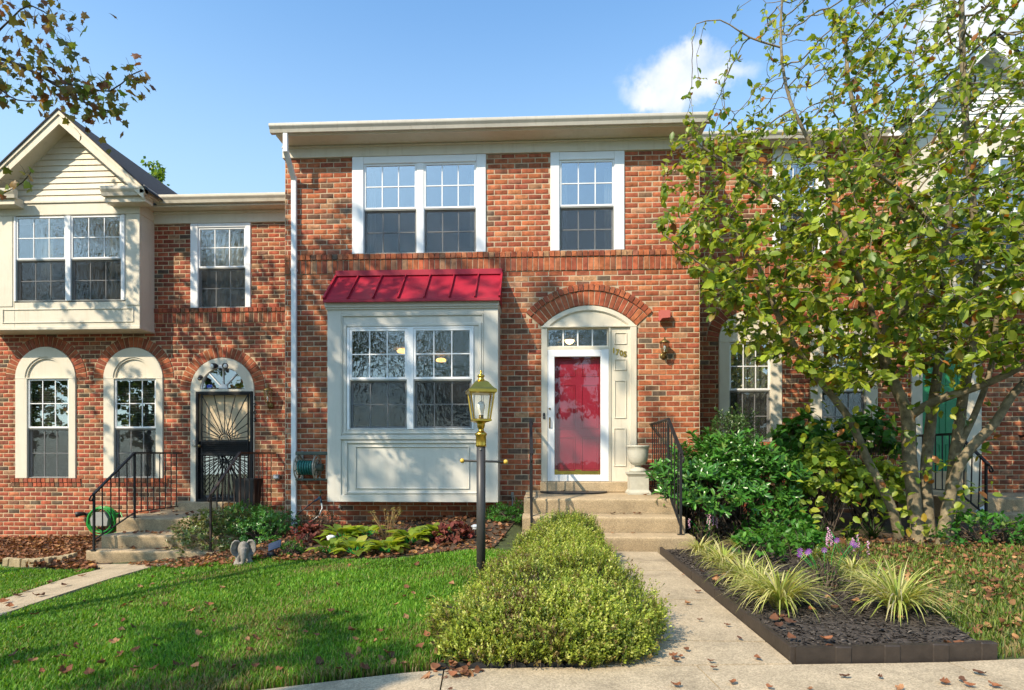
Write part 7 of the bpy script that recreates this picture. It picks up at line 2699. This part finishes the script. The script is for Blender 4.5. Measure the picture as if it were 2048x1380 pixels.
def liriope():
    cream = [((.52, .52, .19), 4), ((.62, .58, .28), 3), ((.37, .44, .10), 3), ((.25, .34, .06), 2), ((.42, .38, .28), 1)]
    spots = [((1398, 1118), 70, (.22, .34), 'small variegated liriope tuft nearest the right rail post'),
             ((1447, 1148), 90, (.26, .42), 'variegated liriope tuft second from the steps'),
             ((1487, 1182), 100, (.28, .46), 'variegated liriope tuft in the middle of the walk edge'),
             ((1560, 1232), 150, (.34, .54), 'large variegated liriope clump at the near end of the walk edging'),
             ((1795, 1242), 150, (.34, .56), 'large variegated liriope clump nearest the right corner of the mulch bed'),
             ((1706, 1165), 80, (.22, .36), 'pale liriope tuft behind the purple flowers'),
             ((1475, 1105), 60, (.18, .28), 'pale liriope tuft in front of the laurel'),
             ((1625, 1130), 50, (.18, .28), 'thin liriope tuft beside the green sprout'),
             ((1520, 1202), 90, (.26, .42), 'variegated liriope tuft overlapping the large near clump'),
             ((1745, 1200), 80, (.26, .42), 'upright liriope tuft between asters and the right clump'),
             ((1420, 1132), 60, (.2, .32), 'variegated liriope tuft hugging the edging near the steps')]
    for i, ((px, py), n, L, lab) in enumerate(spots):
        g = G(px, py)
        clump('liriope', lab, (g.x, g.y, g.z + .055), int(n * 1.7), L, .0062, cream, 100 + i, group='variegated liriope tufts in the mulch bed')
    dark = [((.03, .07, .015), 4), ((.05, .1, .02), 3), ((.02, .045, .012), 2)]
    for i, (px, py) in enumerate(((1640, 1082), (1700, 1083), (1745, 1080))):
        g = G(px, py)
        clump('liriope', ('dark green grassy tuft below the bright hydrangea', 'dark grassy tuft between hydrangea and magnolia', 'dark grassy tuft touching the magnolia foot')[i], (g.x, g.y, g.z + .02), 70, (.22, .36), .006, dark, 120 + i, group='dark grassy tufts under the magnolia')
    # green leafy sprouts and purple asters
    gr = [((.06, .2, .03), 4), ((.10, .27, .04), 3), ((.16, .3, .05), 1)]
    for i, (px, py, r, lab) in enumerate(((1515, 1135, (.24, .2, .2), 'leafy green plant in the mulch bed behind the liriope'), (1610, 1125, (.20, .18, .22), 'leafy green sprout near the back of the mulch bed'), (1560, 1110, (.2, .2, .15), 'low green plant at the back of the mulch bed'))):
        g = G(px, py)
        shrub('leafy_plant', lab, (g.x, g.y, g.z + .16), r, 70, 7, (.045, .075), gr, leaf_tpl(.55), 130 + i, 'leaf', up=.8, stem=True, group='green plants in the mulch bed')
    pur = mat('purple_petal', (.30, .08, .42), rough=.7, var=.2, scale=40)
    pink = mat('pink_petal', (.52, .30, .42), rough=.7, var=.2, scale=40)
    for i, (px, py, n, m, lab) in enumerate(((1650, 1190, 8, pur, 'purple flowering aster in the middle of the mulch bed'), (1410, 1090, 6, pink, 'pink flower spikes beside the right rail post'), (1700, 1150, 6, pink, 'pale pink flower spikes behind the aster'))):
        g = G(px, py)
        base = Vector((g.x, g.y, g.z + .05))
        T = shrub('aster' if m is pur else 'flower_spikes', lab, (g.x, g.y, g.z + .14), (.18, .16, .2), 110, 7, (.014, .028), [((.12, .2, .03), 3), ((.18, .24, .05), 2)], small_tpl(.3), 140 + i, 'leaf', up=.8)
        rs = np.random.RandomState(150 + i)
        for k in range(n):
            top = base + Vector((rs.uniform(-.22, .22), rs.uniform(-.15, .12), rs.uniform(.26, .42)))
            MB().tube([base + Vector((rs.uniform(-.05, .05), 0, 0)), base.lerp(top, .6) + Vector((0, 0, .03)), top], .0025, 5).build('stalk', M['hose_green'], T)
            b = MB()
            if m is pur:
                for a in range(9):
                    t = 2 * math.pi * a / 9
                    b.poly([top, top + Vector((math.cos(t - .22), -.2, math.sin(t - .22))) * .018, top + Vector((math.cos(t), -.35, math.sin(t))) * .03, top + Vector((math.cos(t + .22), -.2, math.sin(t + .22))) * .018])
            else:
                for a in range(16):
                    q = top - Vector((0, 0, .008 * a)) + Vector((rs.uniform(-.01, .01), rs.uniform(-.01, .01), 0))
                    b.sphere(q, .008, 5, 4)
            b.build('blossom', m, T)


liriope()


def hostas():
    yel = [((.26, .36, .045), 4), ((.33, .42, .06), 3), ((.18, .28, .035), 3), ((.38, .38, .08), 1)]
    spots = [((682, 1082), .24, 30, 'left hosta clump behind the white path light'), ((655, 1108), .18, 22, 'small hosta at the left front of the bed'), ((712, 1110), .23, 28, 'low hosta clump at the lawn edge left'),
             ((775, 1108), .23, 30, 'bright hosta clump at the lawn edge under the bay'), ((822, 1090), .25, 32, 'largest hosta clump under the bay window'), ((872, 1078), .22, 26, 'hosta clump right of the centre under the bay'), ((735, 1075), .2, 20, 'hosta behind the dried flower stems')]
    for i, ((px, py), L, n, lab) in enumerate(spots):
        rs = np.random.RandomState(200 + i)
        g = G(px, py)
        T = empty('hosta', tuple(g), lab, 'hosta', 'yellow green hostas under the bay window')
        a = rs.rand(n) * 2 * math.pi
        el = rs.uniform(.1, .95, n)
        D_ = np.stack([np.cos(a) * np.cos(el), np.sin(a) * np.cos(el), np.sin(el)], 1)
        P_ = np.array(g) + np.stack([np.cos(a), np.sin(a), np.zeros(n)], 1) * .05 + np.array((0, 0, .05)) + D_ * .07
        N_ = np.stack([-np.cos(a) * .5, -np.sin(a) * .5, np.ones(n)], 1)
        V, F, C = leaves(P_, D_, N_, rs.uniform(.65, 1.05, n) * L, leaf_tpl(.62, .22, .3, True), pick(yel, n, rs), .12, rs)
        fast_mesh('leaves', V, F, M['leaf'], T, C)
        m = MB()
        for q, d in zip(P_, D_): m.tube([Vector(g), Vector(q)], .004, 4, cap=False)
        o = m.build('leaf_stalks', M['hose_green'], T); o['kind'] = 'stuff'
    # heuchera, dried flower stems
    red = [((.16, .035, .03), 4), ((.22, .07, .05), 3), ((.10, .03, .025), 2), ((.26, .13, .08), 1)]
    for i, (px, py, r, lab) in enumerate(((905, 1083, (.26, .2, .16), 'dark red heuchera beside the lamp post'), (622, 1085, (.26, .22, .16), 'reddish heuchera left of the hostas'), (600, 1060, (.22, .2, .14), 'small reddish plant in front of the downspout'))):
        g = G(px, py)
        shrub('heuchera', lab, (g.x, g.y, g.z + .06), r, 60, 5, (.05, .08), red, leaf_tpl(.8, .1, .15, True), 220 + i, 'dry', up=.5, group='red leaved heucheras')
    g = G(775, 1090)
    T = empty('dried_flowers', tuple(g), 'tall dry straw coloured flower stems in front of the bay', 'plant')
    rs = np.random.RandomState(230)
    st = mat('straw', (.26, .17, .07), rough=.9, var=.3, scale=30)
    heads = []
    for k in range(24):
        top = g + Vector((rs.uniform(-.2, .22), rs.uniform(-.12, .12), rs.uniform(.28, .52)))
        MB().tube([g + Vector((rs.uniform(-.04, .04), 0, 0)), g.lerp(top, .55) + Vector((0, 0, .05)), top], .0028, 5).build('stem', st, T)
        heads.append(top)
    P_ = np.repeat(np.array([tuple(h) for h in heads]), 12, 0)
    V, F, C = leaves(P_, rs.randn(len(P_), 3), rs.randn(len(P_), 3), rs.uniform(.02, .05, len(P_)), small_tpl(.3), pick([((.30, .2, .08), 2), ((.2, .13, .05), 1), ((.24, .24, .05), 1)], len(P_), rs), .2, rs)
    fast_mesh('seed_heads', V, F, M['dry'], T, C)['kind'] = 'stuff'


hostas()


# ------------------------------------------------------------------ lawn, litter, mulch chips, fallen leaves
def inside(poly, x, y):
    c = False
    j = len(poly) - 1
    for i in range(len(poly)):
        if (poly[i][1] > y) != (poly[j][1] > y) and x < (poly[j][0] - poly[i][0]) * (y - poly[i][1]) / (poly[j][1] - poly[i][1]) + poly[i][0]:
            c = not c
        j = i
    return c


def inside_np(poly, x, y):
    c = np.zeros(len(x), bool)
    j = len(poly) - 1
    for i in range(len(poly)):
        xi, yi, xj, yj = *poly[i], *poly[j]
        c ^= ((yi > y) != (yj > y)) & (x < (xj - xi) * (y - yi) / (yj - yi + 1e-12) + xi)
        j = i
    return c


gnp = np.vectorize(ground)


def gpoly(px):
    return [(p.x, p.y) for p in [G(*q) for q in px]]


LAWN = gpoly([(308, 1138), (390, 1128), (500, 1118), (640, 1122), (760, 1126), (900, 1110), (990, 1104)]) + [(-.02, -2.3), (.0, -3.0), (-.25, -4.5), (-.5, -5.6), (-.62, sw_y(-.62) + .05), (-3.0, sw_y(-3) + .05), (-6.5, sw_y(-6.5) + .05)] + gpoly([(-60, 1275), (0, 1241), (100, 1206), (225, 1164)])
LAWN_L = gpoly([(-200, 1142), (0, 1138), (100, 1144), (190, 1143), (150, 1154), (80, 1175), (0, 1203), (-120, 1245)])
LAWN_R = gpoly([(1560, 1090), (1650, 1088), (1780, 1092), (1900, 1090), (2048, 1085), (2300, 1090)]) + [(6.5, sw_y(6.5) + .05), (BX1 + .05, sw_y(BX1) + .08)] + gpoly([(1965, 1300), (1885, 1246), (1765, 1182), (1645, 1127)])


def blades(name, label, poly, n, L, cols, seed, w=.0032, near=True):
    rs = np.random.RandomState(seed)
    a = np.array(poly)
    lo, hi = a.min(0), a.max(0)
    X, Y_ = [], []
    tot = 0
    while tot < n:
        x = rs.uniform(lo[0], hi[0], n); y = rs.uniform(lo[1], hi[1], n)
        m = inside_np(poly, x, y)
        if near:
            d = np.hypot(x, y + DCAM)
            m &= rs.rand(n) < np.clip((3.6 / d) ** 1.5, .18, 1)
        X.append(x[m]); Y_.append(y[m]); tot += m.sum()
    x = np.concatenate(X)[:n] + rs.randn(n) * .018; y = np.concatenate(Y_)[:n] + rs.randn(n) * .018
    z = gnp(x, y)
    cl = .5 + .5 * np.sin(x * 3.1 + 1.3 * np.sin(y * 2.3)) * np.sin(y * 2.7 + np.sin(x * 1.9))
    l = rs.uniform(L[0], L[1], n) * (.75 + .45 * cl)
    dist = np.hypot(x, y + DCAM)
    ww = w * np.clip(dist / 3.6, .9, 2.0) * rs.uniform(.7, 1.3, n)
    az = rs.rand(n) * 2 * math.pi
    lean = rs.uniform(.1, .75, n)
    o = np.stack([np.cos(az), np.sin(az), np.zeros(n)], 1)
    s = np.stack([-np.sin(az), np.cos(az), np.zeros(n)], 1)
    b = np.stack([x, y, z - .004], 1)
    up = np.array((0, 0, 1.0))
    m1 = b + (up * .62 + o * lean[:, None] * .28) * l[:, None]
    t = b + (up * (1 - .25 * lean[:, None]) + o * lean[:, None] * .9) * l[:, None]
    V = np.stack([b - s * ww[:, None], b + s * ww[:, None], m1 - s * ww[:, None] * .8, m1 + s * ww[:, None] * .8, t], 1).reshape(-1, 3)
    k = (np.arange(n) * 5)[:, None]
    F = np.concatenate([np.array([[0, 1, 3]]) + k, np.array([[0, 3, 2]]) + k, np.array([[2, 3, 4]]) + k], 0)
    c = pick(cols, n, rs) * (1 + .15 * rs.randn(n, 1)) * (.8 + .35 * cl[:, None])
    nn = np.array([mnoise.noise(Vector((a_, b_, 3.3))) for a_, b_ in zip(x * 1.3, y * 1.3)])
    edge = np.array([b_ - sw_y(a_) for a_, b_ in zip(x, y)])
    dry = np.clip((nn - .18) * 1.2, 0, .5) + np.clip(.8 - edge * 2.6, 0, .8)
    dry = (rs.rand(n) < dry * .75)
    c[dry] = np.array((.30, .24, .10)) * rs.uniform(.6, 1.15, (dry.sum(), 1))
    C = np.repeat(np.clip(c, .005, 1)[:, None], 5, 1)
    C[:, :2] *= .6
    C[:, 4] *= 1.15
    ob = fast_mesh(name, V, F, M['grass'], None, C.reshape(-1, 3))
    return tag(ob, label, 'grass', None, 'stuff')


GR = [((.11, .26, .02), 5), ((.15, .33, .026), 5), ((.06, .17, .015), 4), ((.25, .38, .045), 2), ((.32, .29, .12), .6)]
GD = [((.12, .20, .03), 4), ((.19, .25, .045), 3), ((.08, .14, .022), 3), ((.30, .25, .10), 2.6)]
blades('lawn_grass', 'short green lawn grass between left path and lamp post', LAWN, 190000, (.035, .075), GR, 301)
blades('left_grass', 'patch of grass left of the left path', LAWN_L, 22000, (.03, .07), GR, 302)
blades('right_grass', 'thin patchy grass under the magnolia tree', LAWN_R, 26000, (.03, .075), GD, 303)


def litter(name, label, poly, n, size, cols, seed, off=.02, pile=.03, tpl=None, m='dry', flat=.35):
    rs = np.random.RandomState(seed)
    a = np.array(poly); lo, hi = a.min(0), a.max(0)
    x = rs.uniform(lo[0], hi[0], n * 4); y = rs.uniform(lo[1], hi[1], n * 4)
    k = inside_np(poly, x, y)
    x, y = x[k][:n], y[k][:n]
    n = len(x)
    z = gnp(x, y) + off + rs.rand(n) * pile
    D_ = np.stack([rs.randn(n), rs.randn(n), rs.randn(n) * flat], 1)
    N_ = np.stack([rs.randn(n) * flat, rs.randn(n) * flat, np.ones(n)], 1)
    V, F, C = leaves(np.stack([x, y, z], 1), D_, N_, rs.uniform(size[0], size[1], n), tpl or curl_tpl(), pick(cols, n, rs), .2, rs)
    o = fast_mesh(name, V, F, M[m], None, C)
    return tag(o, label, 'leaves', None, 'stuff')


DRY = [((.24, .10, .05), 4), ((.17, .075, .04), 4), ((.32, .17, .09), 3), ((.11, .055, .035), 2), ((.38, .2, .07), 1)]
LBED = gpoly([(-200, 1138), (0, 1128), (100, 1140), (190, 1142), (190, 1085)]) + [(-7.5, 1.5), (-9, 1.55), (-11, 1.55)]
litter('leaf_litter', 'thick brown leaf litter along the left house wall', LBED, 3600, (.05, .09), DRY, 311, .015, .05)
HBED = gpoly([(385, 1118), (500, 1116), (640, 1120), (760, 1122), (900, 1108), (985, 1102)]) + [(-.3, -.1), (-1.5, -.1), (-3.3, -.1), (-4.6, .3)]
litter('bed_litter', 'brown dead leaves among the plants in the middle flower bed', HBED, 1500, (.045, .085), DRY, 312, .015, .03)
litter('edge_litter', 'dead leaves blown along the foot of the left shrubs', gpoly([(310, 1140), (255, 1134), (390, 1120), (520, 1114), (640, 1118), (640, 1128), (520, 1128), (400, 1142)]), 420, (.045, .08), DRY, 313, .03, .03)
RL = gpoly([(1560, 1085), (1650, 1075), (1800, 1075), (2048, 1065), (2300, 1080)]) + [(5.8, sw_y(5.8) + .2), (BX1 + .2, sw_y(BX1) + .3)] + gpoly([(1900, 1246), (1765, 1182), (1645, 1127)])
litter('magnolia_litter', 'orange brown magnolia leaves scattered under the tree', RL, 1900, (.03, .07), [((.22, .10, .05), 4), ((.15, .075, .04), 4), ((.32, .17, .075), 3), ((.42, .25, .12), 1.2)], 314, .02, .03, None, 'dry', .6)
MB_POLY = [(WX1 + .05, -2.3), (WX1 + .05, sw_y(1.4) + .08), (BX1 - .05, sw_y(BX1) + .08)] + gpoly([(1955, 1300), (1880, 1246), (1760, 1182), (1640, 1127), (1550, 1088)])
litter('mulch_chips', 'black shredded bark mulch in the right bed', MB_POLY, 9000, (.02, .055), [((.048, .041, .036), 4), ((.07, .06, .052), 3), ((.028, .024, .022), 3), ((.11, .095, .08), 1.3)], 315, .056, .012, small_tpl(.34, .15), 'chip', .25)
litter('hedge_litter', 'orange dead leaves at the foot of the hedge beside the lawn', gpoly([(850, 1366), (870, 1310), (900, 1290), (960, 1330), (960, 1362)]), 55, (.035, .06), DRY, 316, .015, .03)


def fallen_leaves():
    tpls = []
    for k in range(5):
        rs = np.random.RandomState(400 + k)
        V, F = curl_tpl()
        V = V + rs.randn(*V.shape) * .045
        V[:, 2] *= rs.uniform(.6, 1.4)
        for cc, _ in DRY[:4]:
            me = bpy.data.meshes.new('fallen_leaf')
            me.from_pydata(V.tolist(), [], F.tolist())
            at = me.attributes.new('col', 'FLOAT_COLOR', 'POINT')
            c = np.ones((len(V), 4)); c[:, :3] = np.array(cc) * rs.uniform(.85, 1.3)
            at.data.foreach_set('color', c.ravel())
            me.materials.append(M['dry'])
            tpls.append(me)

    def drop(p, size, lab, group, tilt=.35):
        o = bpy.data.objects.new('fallen_leaf', rnd.choice(tpls))
        S.collection.objects.link(o)
        o.location = p
        o.scale = (size, size, size)
        o.rotation_euler = (rnd.uniform(-tilt, tilt), rnd.uniform(-tilt, tilt), rnd.uniform(0, 6.28))
        tag(o, lab, 'leaf', group)
    rs = np.random.RandomState(410)
    n = 0
    while n < 105:
        px, py = rs.uniform(20, 960), rs.uniform(1130, 1365)
        g = G(px, py)
        if not inside(LAWN, g.x, g.y): continue
        if rs.rand() > .35 + .65 * (py - 1120) / 240: continue
        drop(g + Vector((0, 0, .05)), rs.uniform(.038, .07), 'brown curled leaf fallen on the green lawn', 'fallen leaves on the lawn', .6)
        n += 1
    for _ in range(24):
        px, py = rs.uniform(1270, 1560), rs.uniform(1110, 1340)
        p = PZ(px, py, .03)
        if not (WX0 + .1 < p.x < WX1 - .03): continue
        drop(Vector((p.x, p.y, .04)), rs.uniform(.035, .06), 'orange brown leaf lying on the front walk', 'fallen leaves on the front walk', .2)
    for (px, py) in ((1350, 1368), (1465, 1362), (1540, 1372), (1760, 1352), (1890, 1362), (1925, 1358), (1938, 1368), (1960, 1345), (1690, 1350), (1800, 1375), (1990, 1370), (1620, 1376), (900, 1376)):
        p = PZ(px, py, .04)
        drop(Vector((p.x, p.y, ground(p.x, p.y) + .035)), rs.uniform(.035, .065), 'orange brown leaf lying on the pavement', 'fallen leaves on the pavement', .15)
    for (px, py) in ((10, 1212), (35, 1200), (75, 1200), (20, 1222), (100, 1172), (130, 1178), (165, 1158), (155, 1150), (50, 1190)):
        g = G(px, py)
        drop(g + Vector((0, 0, .045)), rs.uniform(.08, .12), 'brown leaf lying on the left path', 'fallen leaves on the left path', .2)
    for _ in range(45):
        k = rs.randint(3)
        zz = ZL - .205 * k
        x = rs.uniform(LXS[k] + .1, LXS[k] + 1.5); y = rs.uniform(LN[k].y + .06, LN[k].y + (.9 if k == 0 else .30))
        drop(Vector((x, y, zz + .02)), rs.uniform(.06, .10), 'brown dead leaf lying on the left concrete steps', 'fallen leaves on the left steps', .3)
    for (x, y, z) in ((.95, -1.5, .4), (1.1, -1.47, .4), (1.25, -1.48, .4), (1.3, -1.5, .4), (.9, -1.9, .2), (1.15, -1.9, .2), (.35, -.4, .628), (.7, -.45, .628), (1.5, -.8, .6), (1.3, -.3, .6), (.6, -2.3, .03)):
        drop(Vector((x, y, z + .014)), rs.uniform(.05, .09), 'orange leaf lying on the red door steps', 'fallen leaves on the red door steps', .2)
    for _ in range(40):
        x, y = rs.uniform(WX1 + .1, BX1 - .1), rs.uniform(sw_y(1.4) + .1, -3.6)
        if not inside(MB_POLY, x, y): continue
        drop(Vector((x, y, ground(x, y) + .085)), rs.uniform(.045, .08), 'orange brown leaf lying on the black mulch', 'fallen leaves on the mulch', .4)


fallen_leaves()
